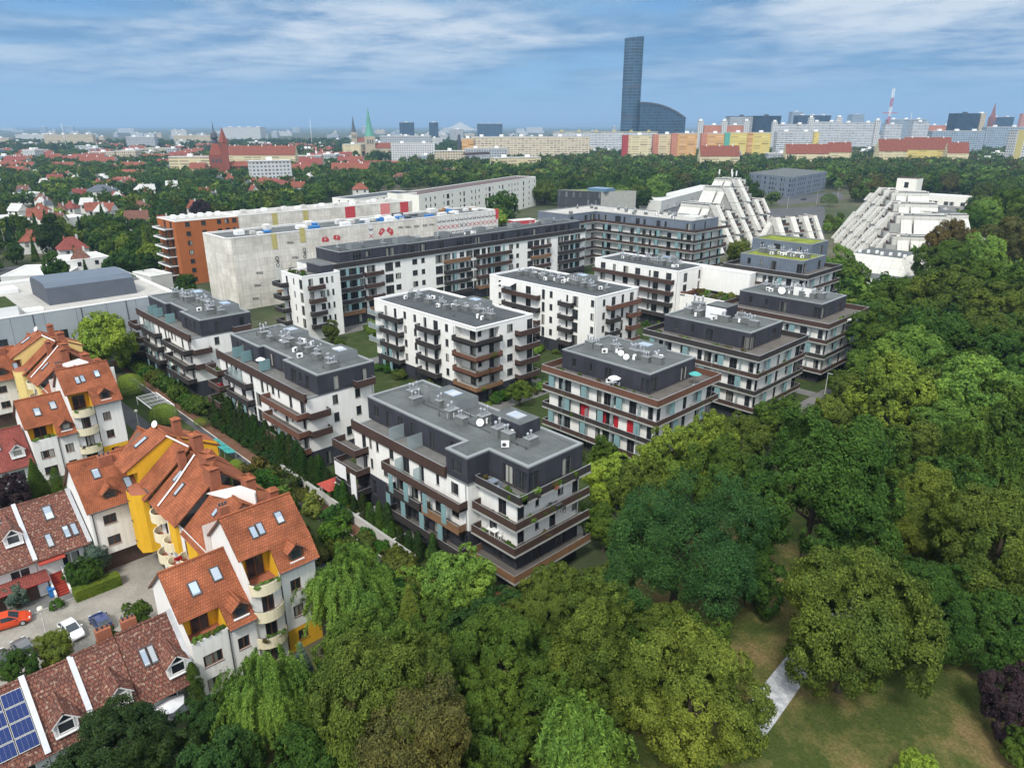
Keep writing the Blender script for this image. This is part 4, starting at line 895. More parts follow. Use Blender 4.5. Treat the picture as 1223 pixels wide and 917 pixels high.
# brown terraced houses
def terrace_house(lab, y0, y1, tile='brown_tile', x0=0.0, dz=0.0, front='front', dorm=None, sky=(), strip=True, solar=False, zr=7.7, ze=3.2, xr=-61.4, xe=-56.3, chim=None, grp='brown roofed terraced houses'):
    X = lambda v: v + x0
    h = thing('terraced_house', lab, 'house', (X(-61.4), (y0 + y1) / 2, 0), 0, grp)
    m = MB(); xf, xb = X(xe - .7), X(2 * xr - xe + .7); W = y1 - y0
    ops = [(W * .5 - .3, W * .5 + 1.6, ze - 2.2, ze - .75)] if W > 3 else []
    facade(m, (xf, y0), Y_, W, 0, ze, ops, 'white_render')
    prof = [(xb, 0), (xf, 0), (xf, ze), (X(xr), zr - .25), (xb, ze)]
    gable_walls(m, xb, xf, y0 + .02, prof, 'white_render', 's'); gable_walls(m, xb, xf, y1 - .02, prof, 'white_render', 'n'); m.poly([(xb, y1, 0), (xb, y0, 0), (xb, y0, ze), (xb, y1, ze)], 'white_render'); put('wall', m, h)
    for (a, b, c, d) in ops: add_window(h, (xf, y0), Y_, a, c, b - a, d - c, fm='white_paint', near=True)
    r = MB(); A, B, Cc, Dd = (X(xr), y0, zr), (X(xr), y1, zr), (X(xe), y1, ze - .15), (X(xe), y0, ze - .15)
    r.solid([A, B, Cc, Dd], .16, tile, 'frame_brown'); r.solid([A, B, (X(2 * xr - xe), y1, ze - .15), (X(2 * xr - xe), y0, ze - .15)], .16, tile, 'frame_brown'); ridge_cap(r, A, B, tile); put('roof', r, h)
    for s in sky: roofwin(h, A, B, Cc, Dd, *s)
    if dorm: dormer(h, X(xe + (xr - xe) * dorm[1]), y0 + W * dorm[0], ze + (zr - ze) * dorm[1] + .2, 1.75, 1.15, X(xe + (xr - xe) * (dorm[1] + .42)), zr, tile, 'frame_dark' if False else 'white_paint', 'white_paint', True)
    if strip:
        s = MB(); o = .17
        s.solid([(X(xr), y1 - .22, zr + o + .1), (X(xr), y1 + .2, zr + o + .1), (X(xe), y1 + .2, ze + o), (X(xe), y1 - .22, ze + o)], .3, 'slat_grey' if False else 'steel', 'white_paint'); put('party_wall', s, h)
    if chim: brick_chimney(h, X(chim[0]), chim[1], zr - 1.6, zr + .8, .7, 1.2, False)
    if solar:
        p = MB(); n = np.array([zr - ze, 0, (xe - xr)]); n = n / np.linalg.norm(n)
        def q(s, t): return np.array(A) * (1 - s) * (1 - t) + np.array(B) * s * (1 - t) + np.array(Dd) * (1 - s) * t + np.array(Cc) * s * t
        for i in range(3):
            for j in range(4):
                s0, s1, t0, t1 = .06 + .3 * i, .06 + .3 * i + .285, .10 + .185 * j, .10 + .185 * j + .177
                p.solid([q(s0, t0) + n * .2, q(s1, t0) + n * .2, q(s1, t1) + n * .2, q(s0, t1) + n * .2], .04, 'dim_white')
                for ii in range(4):
                    a, b = s0 + (s1 - s0) * (.02 + .2415 * ii), s0 + (s1 - s0) * (.02 + .2415 * ii + .236)
                    p.poly([q(a, t0 + .006) + n * .205, q(a, t1 - .006) + n * .205, q(b, t1 - .006) + n * .205, q(b, t0 + .006) + n * .205], 'solar_cell')
        put('solar_panel', p, h)
    return h
FL = []
terrace_house('brown tiled house joined to the orange one, double skylight and white dormer', 10.45, 15.1, sky=((.26, .38, .30, .56), (.40, .52, .30, .56)), dorm=(.74, .16), chim=(-61.8, 11.8))
terrace_house('mottled brown house between the double skylight house and the pale party wall', 6.95, 10.4, strip=False, zr=7.5, dorm=(.62, .12), chim=(-62.2, 9.8))
terrace_house('mottled brown house beside the solar panel roof, two white party walls', 3.45, 6.9, zr=7.3, dorm=(.45, .12))
terrace_house('brown house with blue solar panels on its roof', -1.6, 3.4, zr=7.4, solar=True, strip=True)
BK = dict(x0=-30.6, zr=8.6, ze=4.4, xr=-61.6, xe=-54.9)
terrace_house('brown house across the yard with square roof lights and red garage', 8.9, 14.35, sky=((.28, .40, .62, .86), (.62, .74, .58, .80), (.77, .89, .58, .80), (.42, .60, .16, .42)), **BK)
terrace_house('brown house across the yard with a white gabled dormer and red porch', 4.4, 8.85, dorm=(.72, .34), sky=((.6, .72, .2, .36),), **BK)
terrace_house('brown house across the yard, half out of the picture, pale green awning', -.5, 4.35, **BK)
terrace_house('dark red tiled house with a white dormer beside the second yellow loggia', 9.2, 15.1, 'maroon_tile', x0=-60.5, dorm=(.72, .22), sky=((.3, .45, .3, .5),), strip=False)
terrace_house('dark red tiled house behind the purple plum tree', 3.0, 9.15, 'maroon_tile', x0=-60.5, strip=True)
def porch():
    t = thing('garage_row', 'row of brown garages under a red lean-to roof', 'garage', (-86, 6.5, 0)); m = MB()
    m.box(-87.5, 2.0, 0, -85.3, 9.4, 2.2, 'white_render'); put('wall', m, t)
    r = MB(); r.solid([(-87.6, 1.8, 3.1), (-87.6, 9.6, 3.1), (-84.4, 9.6, 2.2), (-84.4, 1.8, 2.2)], .14, 'maroon_tile', 'red_paint'); put('roof', r, t)
    for y in (2.6, 5.8):
        d = MB(); d.box(-85.297, y, 0, -85.25, y + 2.6, 2.05, 'brown_wood'); put('garage_door', d, t)
    s = thing('staircase', 'straight red front steps between white side walls', 'steps', (-85.4, 10.4, 0)); m = MB()
    for k in range(12): m.box(-83.8 - .28 * (k + 1), 9.8, 0, -83.8 - .28 * k, 11.0, .2 * (k + 1), 'red_roof_sheet')
    put('flight', m, s); w = MB()
    for y in (9.55, 11.02):
        w.poly([(-83.7, y, 0), (-83.7, y, .5), (-87.2, y, 3.1), (-87.2, y, 0)], 'white_render'); w.poly([(-83.7, y + .2, 0), (-87.2, y + .2, 0), (-87.2, y + .2, 3.1), (-83.7, y + .2, .5)], 'white_render'); w.poly([(-83.7, y, .5), (-83.7, y + .2, .5), (-87.2, y + .2, 3.1), (-87.2, y, 3.1)], 'white_render'); w.poly([(-83.7, y, 0), (-83.7, y + .2, 0), (-83.7, y + .2, .5), (-83.7, y, .5)], 'white_render')
    put('side_wall', w, s)
    c = thing('porch_canopy', 'red sheet canopy over the front steps', 'canopy', (-86.4, 10.3, 0)); m = MB(); m.solid([(-87.4, 9.0, 4.6), (-87.4, 11.6, 4.6), (-85.1, 11.6, 3.9), (-85.1, 9.0, 3.9)], .1, 'red_roof_sheet'); put('canopy_roof', m, c)
porch()
# cars
def car_parts():
    def loft(secs, mat, mb):
        rings = []
        for x, hw, zb, zt, top in secs:
            rings.append([(x, -hw * .92, zb), (x, -hw, zb + (zt - zb) * .35), (x, -hw, zb + (zt - zb) * .7), (x, -hw * top, zt), (x, hw * top, zt), (x, hw, zb + (zt - zb) * .7), (x, hw, zb + (zt - zb) * .35), (x, hw * .92, zb)])
        for a, b in zip(rings, rings[1:]):
            for k in range(8):
                j = (k + 1) % 8; mb.poly([a[k], b[k], b[j], a[j]], mat)
        mb.poly(rings[0], mat); mb.poly(rings[-1][::-1], mat)
    body = MB(); loft([(-2.0, .68, .42, .78, .85), (-1.92, .80, .28, .92, .88), (-1.2, .86, .22, .98, .93), (0, .87, .2, .95, .93), (.9, .86, .22, .92, .92), (1.55, .82, .24, .82, .88), (1.95, .74, .3, .66, .82), (2.05, .60, .4, .55, .8)], 'P', body)
    secs = [(-1.75, .62, .93, 1.02), (-1.25, .60, .95, 1.36), (-.6, .60, .95, 1.46), (.15, .60, .94, 1.44), (.95, .66, .9, .96)]
    glass = MB(); rings = [[(x, -.76, zb), (x, -hw, zt), (x, hw, zt), (x, .76, zb)] for x, hw, zb, zt in secs]
    for a, b in zip(rings, rings[1:]):
        glass.poly([a[0], b[0], b[1], a[1]], 'car_glass'); glass.poly([a[2], b[2], b[3], a[3]], 'car_glass'); glass.poly([a[1], b[1], b[2], a[2]], 'car_glass')
    roof = MB()
    for a, b in zip(rings[1:3], rings[2:4]):
        q = [np.array(p) + np.array([0, 0, .02]) for p in (a[1], b[1], b[2], a[2])]; roof.solid(q, .05, 'P')
    for i in range(len(rings) - 1):
        for s in (1, 2): roof.tube(rings[i][s], rings[i + 1][s], .05, .05, 'P', 5, False)
    for s in (0, 1): roof.tube(rings[2][0 if s == 0 else 3], rings[2][1 if s == 0 else 2], .05, .05, 'P', 5, False)
    tyre = MB(); tyre.lathe([(0, -.1), (.31, -.1), (.33, -.06), (.33, .06), (.31, .1), (0, .1)], 'rubber', 14); rim = MB(); rim.lathe([(.2, .101), (.19, .115), (.05, .11), (0, .12)], 'steel', 10)
    hl = MB(); hl.box(1.80, .42, .56, 1.97, .70, .70, 'lens_clear'); tl = MB(); tl.box(-1.99, .46, .66, -1.86, .74, .84, 'lens_red')
    pl = MB(); pl.box(-2.03, -.26, .5, -1.99, .26, .61, 'white_paint'); mi = MB(); mi.box(.55, .84, .92, .72, 1.02, 1.04, 'P')
    return body, glass, roof, tyre, rim, hl, tl, pl, mi
CARP = car_parts(); CARM = {}
def car(lab, paint, x, y, rz, z=.01, grp='cars parked in the courtyard', s=1.0, simple=False):
    if paint not in CARM:
        ms = []
        for mb, nm in zip(CARP, ('body', 'windows', 'cabin_roof', 'tyre', 'rim', 'headlight', 'tail_light', 'number_plate', 'mirror')):
            sv = list(mb.ml); mb.ml = [paint if q == 'P' else q for q in mb.ml]; ms.append(mb.mesh(nm)); mb.ml = sv
        CARM[paint] = ms
    b, g, r, ty, ri, hl, tl, pl, mi = CARM[paint]
    c = thing('parked_car', lab, 'car', (x, y, z), rz, grp); c.scale = (s, s, s)
    sub('body', b, c); sub('windows', g, c); sub('cabin_roof', r, c)
    if not simple:
        for (wx, wy, k) in ((1.25, .78, 1), (1.25, -.78, -1), (-1.3, .78, 1), (-1.3, -.78, -1)):
            w = sub('wheel', ty, c, (wx, wy, .33), (math.pi / 2 * -k, 0, 0)); sub('rim', ri, w)
        for k in (1, -1):
            o = sub('headlight', hl, c); o.scale = (1, k, 1); o = sub('tail_light', tl, c); o.scale = (1, k, 1); o = sub('mirror', mi, c); o.scale = (1, k, 1)
        sub('number_plate', pl, c)
    return c
def carpx(lab, paint, px, py, rz, **k):
    x, y = P(px, py, .6); return car(lab, paint, x, y, rz, **k)
carpx('white small car parked beside the yellow bush', 'paint_white', 85, 751, R(8), s=.9)
carpx('navy blue hatchback parked beside the white car', 'paint_navy', 120, 741, R(184), s=.88)
carpx('orange red car on the road by the garages', 'paint_orange', 10, 741, R(78), s=1.0)
carpx('dark grey car parked behind the small leafy tree', 'paint_grey', 27, 772, R(186), s=.88)
carpx('black car at the edge behind the leafy tree', 'paint_black', 2, 786, R(186), s=.88)
def street_lamp(lab, x, y, h=5.0, globe=True, grp=None):
    t = thing('street_lamp', lab, 'street lamp', (x, y, 0), 0, grp)
    m = MB(); m.tube((x, y, 0), (x, y, h), .09, .05, 'concrete_pale', 8); put('pole', m, t); g = MB()
    if globe: g.lathe([(0, h - .2), (.2, h - .1), (.28, h + .1), (.2, h + .28), (0, h + .34)], 'lens_globe', 10, (x, y))
    else: g.box(x - .1, y - .1, h, x + .9, y + .1, h + .12, 'steel')
    put('lamp_head', g, t); return t
street_lamp('slim lamp post with a pale globe beside the parked cars', *P(56, 758, 0), h=3.2)
street_lamp('lamp post standing among the yellow globe bushes of the lane', *P(166, 510, 0), h=3.0)
def bin_(lab, x, y):
    t = thing('wheelie_bin', lab, 'bin', (x, y, 0)); m = MB(); m.box(x - .35, y - .3, .1, x + .35, y + .3, 1.0, 'blue_plastic'); put('body', m, t); l = MB(); l.box(x - .4, y - .34, 1.003, x + .4, y + .34, 1.09, 'blue_plastic'); put('lid', l, t)
    w = MB(); w.tube((x - .3, y - .33, .12), (x - .3, y + .33, .12), .11, .11, 'rubber', 8); put('wheel', w, t)
bin_('bright blue wheelie bin at the foot of the red steps', *P(62, 708, .4))
def parasol(lab, x, y, z, col='white_cloth', r=1.4, grp=None, h=2.3, sides=8):
    t = thing('parasol', lab, 'parasol', (x, y, z), 0, grp); m = MB(); m.tube((x, y, z), (x, y, z + h), .04, .03, 'steel', 6); put('pole', m, t)
    c = MB(); c.lathe([(r, z + h - .45), (r * .5, z + h - .18), (0, z + h)], col, sides, (x, y)); put('canopy', c, t)
    b = MB(); b.tube((x, y, z + .002), (x, y, z + .1), .3, .3, 'concrete', 10); put('foot', b, t); return t
parasol('white parasol opened in the back garden of the brown houses', *P(200, 842, 1.6), 0, r=1.5)
def pavilion(lab, x, y, s, col, h=2.4):
    t = thing('garden_pavilion', lab, 'pavilion', (x, y, 0)); 
    for i in (-1, 1):
        for j in (-1, 1): m = MB(); m.tube((x + i * s * .8, y + j * s * .8, 0), (x + i * s * .8, y + j * s * .8, h), .08, .08, 'brown_wood', 6); put('post', m, t)
    r = MB(); q = [(x - s, y - s, h), (x + s, y - s, h), (x + s, y + s, h), (x - s, y + s, h)]
    for k in range(4): r.poly([q[k], q[(k + 1) % 4], (x, y, h + s * .55)], col)
    r.poly(q[::-1], 'brown_wood'); put('roof', r, t)
pavilion('garden pavilion with a dark red pyramid roof by the grey wall', *P(398, 577, 2.5), 1.7, 'red_roof_sheet'); pavilion('faded red six post garden roof under the wood edge', *P(607, 712, 2.5), 1.5, 'terracotta_brick')
# garden wall, pillar, hedges and lane furniture
gw = MB(); gw.box(-95, 42.4, 0, -61, 42.7, 1.25, 'concrete_pale'); gw.box(-95.05, 42.34, 1.252, -60.95, 42.76, 1.34, 'concrete')
tag(put('garden_wall', gw, None), 'pale concrete wall between the estate gardens and the shrubby lane', 'wall')
for i, x in enumerate((-84.4, -74.5, -66.0)):
    m = MB(); m.box(x, 42.72, 0, x + .22, 46.0, 1.2, 'concrete_pale'); tag(put('garden_wall', m, None), ['short concrete cross wall beside the red pavilion', 'short concrete cross wall below the white laundry', 'short concrete cross wall under the parasols of the front block'][i], 'wall')
px_, py_ = P(407, 588, 1.5); m = MB(); m.box(px_ - .5, py_ - .5, 0, px_ + .5, py_ + .5, 3.0, 'concrete'); m.box(px_ - .56, py_ - .56, 3.003, px_ + .56, py_ + .56, 3.12, 'concrete_pale'); tag(put('vent_shaft', m, None), 'square grey concrete vent shaft beside the garden wall', 'vent shaft')
def pergola():
    t = thing('pergola', 'white steel pergola frame over the lane', 'pergola', (-135, 38, 0)); 
    for x in (-140, -131):
        for y in (36.2, 39.8): m = MB(); m.tube((x, y, 0), (x, y, 1.4), .08, .08, 'white_paint', 6); put('post', m, t)
    f = MB()
    for y in (36.2, 39.8): f.box(-140.1, y - .08, 1.402, -130.9, y + .08, 1.55, 'white_paint')
    for k in range(14): f.box(-140 + .69 * k, 36.3, 1.553, -140 + .69 * k + .1, 39.7, 1.62, 'steel' if k % 3 else 'white_paint')
    put('beams', f, t)
    for k in range(4):
        m = MB(); x = -111.5 + 1.9 * k; m.solid([(x, 38.2, 1.5), (x + 1.7, 38.2, 1.5), (x + 1.7, 39.7, 1.2), (x, 39.7, 1.2)], .06, 'teal_plastic'); m.box(x + .1, 38.3, 0, x + .2, 38.4, 1.42, 'steel'); m.box(x + 1.5, 39.5, 0, x + 1.6, 39.6, 1.15, 'steel'); tag(put('cold_frame', m, None), 'turquoise sloping roof panel beside the narrow lane path', 'roof panel', 'turquoise panels by the lane')
pergola()
m = MB(); x, y = P(111, 556, 1.5); 
x, y = P(150, 545, 1.2); t = thing('brick_hut', 'small red brick hut with tiled cap between the two house rows', 'hut', (x, y, 0)); m = MB(); m.box(x - .8, y - .8, 0, x + .8, y + .8, 2.2, 'terracotta_brick'); put('wall', m, t); m = MB(); m.solid([(x - 1.1, y - 1.1, 2.6), (x - 1.1, y + 1.1, 2.6), (x + 1.1, y + 1.1, 2.25), (x + 1.1, y - 1.1, 2.25)], .12, 'orange_tile'); put('roof', m, t)
# ------------------------------------------------------------------ larger buildings round the estate
TXT = {}
def text_mesh(s, size, mat, turn=False, name='lettering'):
    k = (s, size, mat, turn)
    if k not in TXT:
        cu = bpy.data.curves.new('t', 'FONT'); cu.body = s; cu.size = size; cu.extrude = .02; cu.align_x = 'CENTER'; cu.align_y = 'CENTER'
        ob = bpy.data.objects.new('t', cu); COL.objects.link(ob); dg = bpy.context.evaluated_depsgraph_get(); dg.update()
        me = bpy.data.meshes.new_from_object(ob.evaluated_get(dg)); bpy.data.objects.remove(ob); me.name = name
        if turn:
            for v in me.vertices: v.co = (v.co.y, -v.co.x, v.co.z)
        me.materials.clear(); me.materials.append(MATS[mat]); TXT[k] = me
    return TXT[k]
plain('ink_black', (.03, .03, .035), .8, .2, .1); plain('ink_red', (.46, .06, .07), .8, .2, .15, 1); plain('ink_pink', (.62, .22, .21), .8, .2, .2, 1); plain('ink_yellow', (.44, .38, .15), .8, .2, .2, 1); plain('net_pale', (.62, .61, .59), .85, .2, .12, .5)
def wall_text(root, s, size, mat, x, y, z, turn=False): 
    o = link('lettering', text_mesh(s, size, mat, turn), root, (x, y, z)); o.rotation_euler = (math.pi / 2, 0, math.pi / 2); return o
# grey shed
Sh = thing('commercial_hall', 'big light grey metal clad hall with square dark windows', 'hall', (-193, 32, 0))
NEAR[0] = False; TYPES['S'] = (2.6, 2.4, 6.6)
tier(Sh, 'wall', rect(-214, -172, -14, 57), 0, 13.3, 'steel_panel', {1: [(0, '....S.S.S.S..')], 0: [(0, '.S..S.')]}, roof='roof_gravel', edge='white_paint', drop=.5)
m = MB(); prof = [(-196, 12.81), (-180, 12.81), (-181.2, 16.4), (-183.5, 17.2), (-194, 17.2), (-196, 16.2)]
n = len(prof)
for i in range(n):
    a, b = prof[i], prof[(i + 1) % n]; m.poly([(a[0], 33, a[1]), (a[0], 51, a[1]), (b[0], 51, b[1]), (b[0], 33, b[1])][::-1], 'hood_top' if 1 < i < 4 else 'slate')
m.poly([(p[0], 33, p[1]) for p in prof], 'slate'); m.poly([(p[0], 51, p[1]) for p in reversed(prof)], 'slate'); put('roof_hood', m, Sh)
m = MB(); m.box(-185, 8, 12.81, -173.0, 26, 15.2, 'white_paint', 'garden_grass'); put('roof_terrace', m, Sh)
m = MB(); m.box(-212, 53, 12.81, -196, 56, 13.9, 'roof_edge', 'garden_grass'); m.box(-205, 27, 12.81, -200, 31, 13.8, 'white_paint'); m.box(-178.5, 27.5, 12.81, -176, 31, 13.3, 'white_paint'); put('roof_boxes', m, Sh)
m = MB()
for y in (1, 10, 19, 28, 37, 46): m.box(-171.97, y - .07, .05, -171.9, y + .07, 13.1, 'dark_steel')
put('drainpipe', m, Sh)
t = thing('low_annex', 'low dark grey flat annex between the hall and the estate block', 'annex', (-168, 47, 0)); tier(t, 'wall', rect(-171.8, -165, 43, 57), 0, 4.2, 'anthracite', {0: [(0, '..')]}, roof='roof_felt')
# building wrapped in scaffold netting
Sc = thing('wrapped_building', 'long building wrapped in pale scaffold netting with red logos', 'building', (-205, 132, 0))
tier(Sc, 'netting', [(-213, 80.6), (-198.2, 80.6), (-196.9, 82), (-196.9, 183), (-213, 183)], 0, 20.6, 'scaffold_net', {}, roof='roof_felt', edge='net_pale', par=.6, drop=.5)
x = -196.86
for (y, z, w, h, mt) in ((94.6, 16.2, 1.6, 5.4, 'ink_yellow'), (103.6, 17.2, 1.7, 5.2, 'ink_yellow'), (94.7, 4.2, 2.2, 9.5, 'dim_white'), (94.8, 3.6, 2.2, .7, 'wood_warm')):
    b = MB(); b.box(x - .02, y - w / 2, z, x + .04, y + w / 2, z + h * .82, mt); put('banner', b, Sc)
for y, z in ((94.7, 12.5), (103.6, 14.0)): wall_text(Sc, 'OPO', 1.5, 'ink_black', x + .06, y, z, True)
rl = random.Random(9)
for (y, z, s) in ((111, 17.2, 1.9), (115, 17.4, 1.9), (112.5, 11.2, 2.2), (118, 9.3, 2.1), (114, 5.6, 2.0), (121.5, 13.4, 1.5), (131.5, 17.6, 2.0), (134.8, 17.4, 2.2), (132.5, 14.5, 1.2)):
    b = MB(); a = rl.uniform(-.9, .9); q = []
    for u, v in ((-1, -.55), (1, -.55), (1, .25), (.35, .75), (-1, .5)): q.append((y + s * .62 * (u * math.cos(a) - v * math.sin(a)), z + s * .62 * (u * math.sin(a) + v * math.cos(a))))
    b.poly([(x + .03, *p) for p in q], 'ink_red' if s > 1.6 else 'ink_pink'); put('logo', b, Sc)
    wall_text(Sc, 'P', 1.2, 'net_pale', x + .05, y, z)
for i, (y, z) in enumerate(((87, 2.8), (88, 6.5), (89, 10.0), (98, 7), (99.5, 17.5), (100.5, 13), (99, 10), (103.6, 9.5), (139, 18.3), (142, 18.1), (145.5, 18.0), (149, 18.0), (152, 18.0))): wall_text(Sc, 'POLI', .95 if i != 7 else 1.3, 'ink_black', x + .05, y, z)
for k in range(15):
    y = 127.3 if k == 0 else 155.0 + 2.02 * (k - 1)
    b = MB(); b.box(x, y - .85, 12.2, x + .03, y + .85, 20.2, 'net_pale'); put('banner', b, Sc)
    for ch, dz, mt in (('3', 2.1, 'ink_black'), ('X', 0, 'ink_red' if k not in (6, 7) else 'ink_black'), ('L', -2.1, 'ink_black')): wall_text(Sc, ch, 2.1, mt, x + .06, y, 16.6 + dz, True)
b = MB(); b.box(x - .6, 181.6, 17.4, x + .08, 183.1, 20.9, 'ink_red'); put('banner', b, Sc)
r_ = random.Random(3); cols = ['white_paint', 'white_paint', 'blue_plastic', 'dark_steel', 'concrete_pale', 'wood_warm', 'net_pale', 'blue_grey']
for k in range(46):
    y = r_.uniform(84, 181); xx = r_.uniform(-211, -199); w, l, hh = r_.uniform(.5, 1.4), r_.uniform(.5, 1.8), r_.uniform(.5, 1.5)
    m = MB(); m.box(xx - w, y - l, 20.11, xx + w, y + l, 20.1 + hh, cols[r_.randrange(len(cols))]); put('roof_crate', m, Sc)
# orange slab block and its wrapped continuation
O_ = thing('apartment_slab', 'orange seven storey slab with white balcony slabs at its end', 'apartment block', (-251, 94, 0))
rowsO = [(3 * k + .2, '.BB..BB.BB') for k in range(7)]
TYPES['b'] = (1.5, 1.5, .8)
tier(O_, 'wall', rect(-259, -243, 83.6, 104.5), 0, 20.8, 'orange_render', {1: [(3 * k, '.b.b.bbb') if k > 4 else (3 * k, '.b.b..bb') for k in range(7)], 0: [(3 * k, '..D.D.') for k in range(7)]}, roof='roof_gravel', edge='white_paint')
for k in range(7): balcony(O_, (-259, 83.6), X_, 2.0, 13.5, 3 * k + .1, 2.6, 'white_paint', .25)
for k in range(6): m = MB(); yy = 86 + 3 * k; m.box(-253, yy, 20.6, -251.6, yy + 1.3, 21.9, 'white_paint'); put('roof_crate', m, O_)
O2 = thing('wrapped_building', 'rear building in pale netting with three bright red stripes', 'building', (-251, 134, 0))
tier(O2, 'netting', rect(-258, -243.2, 104.6, 178), 0, 20.9, 'scaffold_net', {}, roof='roof_gravel', edge='net_pale')
for y, w, mt in ((146.5, 4.4, 'ink_red'), (162.5, 4.4, 'ink_pink'), (172, 4.0, 'ink_red'), (117, 2, 'ink_yellow'), (129, 2, 'ink_yellow')):
    b = MB(); b.box(-243.16, y, 14.5, -243.1, y + w, 20.8, mt); put('banner', b, O2)
for k in range(18): m = MB(); yy = 106 + 3.9 * k; m.box(-250 - 3 * (k % 2), yy, 20.7, -248.4 - 3 * (k % 2), yy + 1.7, 21.8, ['white_paint', 'concrete_pale', 'net_pale'][k % 3]); put('roof_crate', m, O2)
# quad buildings defined by three roof corners of known height
def quad3(lab, name, cat, a, b, c, z, wall, rows=None, roof='roof_felt', edge='roof_edge', group=None):
    A_, B_, C_ = P(*a, z), P(*b, z), P(*c, z); D_ = (A_[0] + C_[0] - B_[0], A_[1] + C_[1] - B_[1])
    t = thing(name, lab, cat, ((A_[0] + C_[0]) / 2, (A_[1] + C_[1]) / 2, 0), 0, group)
    tier(t, 'wall', [A_, B_, C_, D_], 0, z, wall, rows or {}, roof=roof, edge=edge); return t, (A_, B_, C_, D_)
TYPES['o'] = (1.6, 1.9, .7)
quad3('grey blue four storey office block beyond the terraced white buildings', 'office_block', 'office', (895, 206.5), (946, 212), (988, 205), 14.5, 'blue_grey', {0: [(3.4 * k + .3, 'oo.oo.o.ooo.oo.o') for k in range(4)], 1: [(3.4 * k + .3, 'oo.oooo.oo.oooo.oo') for k in range(4)]}, 'roof_felt')
STYLE['pane'] = 'pane_far'; TYPES['v'] = (1.6, 3.2, .6)
tB, qB = quad3('black clad building with pale window strips and grey side wall', 'office_block', 'office', (666, 227), (718, 229), (760, 228), 13, 'anthracite', {0: [(4.2 * k + .1, 'v.v.v.v.v.vv') for k in range(3)]}, 'sedum', 'roof_edge')
m = MB(); m.poly([(*qB[1], .1), (*qB[2], .1), (*qB[2], 12.9), (*qB[1], 12.9)], 'concrete'); 
for i in range(len(m.v)): m.v[i] = (m.v[i][0] + .05, m.v[i][1] - .03, m.v[i][2])
put('side_cladding', m, tB)
m = MB(); cx, cy = (qB[0][0] + qB[2][0]) / 2, (qB[0][1] + qB[2][1]) / 2; m.box(cx - 4, cy - 4, 12.8, cx + 10, cy + 5, 14.6, 'office_blue', 'pane_sky'); put('roof_lantern', m, tB)
STYLE['pane'] = 'pane'
def long_white(lab, a, b, z, depth, rows, roof='roof_felt_dark'):
    A_, B_ = P(*a, z), P(*b, z); dx, dy = B_[0] - A_[0], B_[1] - A_[1]; l = math.hypot(dx, dy); nx, ny = -dy / l * depth, dx / l * depth
    C_ = (B_[0] + nx, B_[1] + ny); D_ = (A_[0] + nx, A_[1] + ny)
    t = thing('apartment_slab', lab, 'apartment block', ((A_[0] + C_[0]) / 2, (A_[1] + C_[1]) / 2, 0), 0, 'cream white slabs behind the wrapped building')
    tier(t, 'wall', [A_, B_, C_, D_], 0, z, 'cream_white', rows, roof=roof, edge='white_paint'); return t, (A_, B_, C_, D_)
plain('cream_white', (.76, .74, .67), .9, .2, .06, .3, streak=.05)
rw = [(3.1 * k + 1.0, '.BdB.wLw.BD.BdB.wLw.BD.BdBw.D.B.w') for k in range(5)]
WL, q = long_white('long cream white slab with brown flat roof, right of the poplars', (500, 233), (640, 211), 18.5, 15, {0: [(3.4 * k + .8, '.BdB.wLw.BD.BdB.wLw.BD.BdBw.D.B.w') for k in range(5)], 1: [(3.4 * k + .8, '.w.w.') for k in range(5)]}, 'brown_membrane')
m = MB(); m.prism([tuple(np.array(q[0]) * .45 + np.array(q[2]) * .55 + np.array(o)) for o in ((-4, -16), (3, -16), (3, 18), (-4, 18))], 18.3, 21, 'brown_membrane'); put('roof_storey', m, WL)
WL2, q = long_white('cream white stepped slab with poplars before its facade', (424, 238), (497, 229), 16, 15, {0: [(3.1 * k + .4, '.wB.D.w.BwD..B.wD.w') for k in range(5)], 3: [(3.1 * k + .4, '.w.B.') for k in range(5)]})
m = MB(); m.box(-300, 205, 15.8, -292, 217, 19, 'cream_white', 'roof_felt_dark'); put('roof_storey', m, WL2)
WL3, q = long_white('small white flat block with red banner beside the stepped slab', (398, 250), (428, 243), 12, 12, {0: [(3 * k + .4, '.B.B.w') for k in range(3)]})
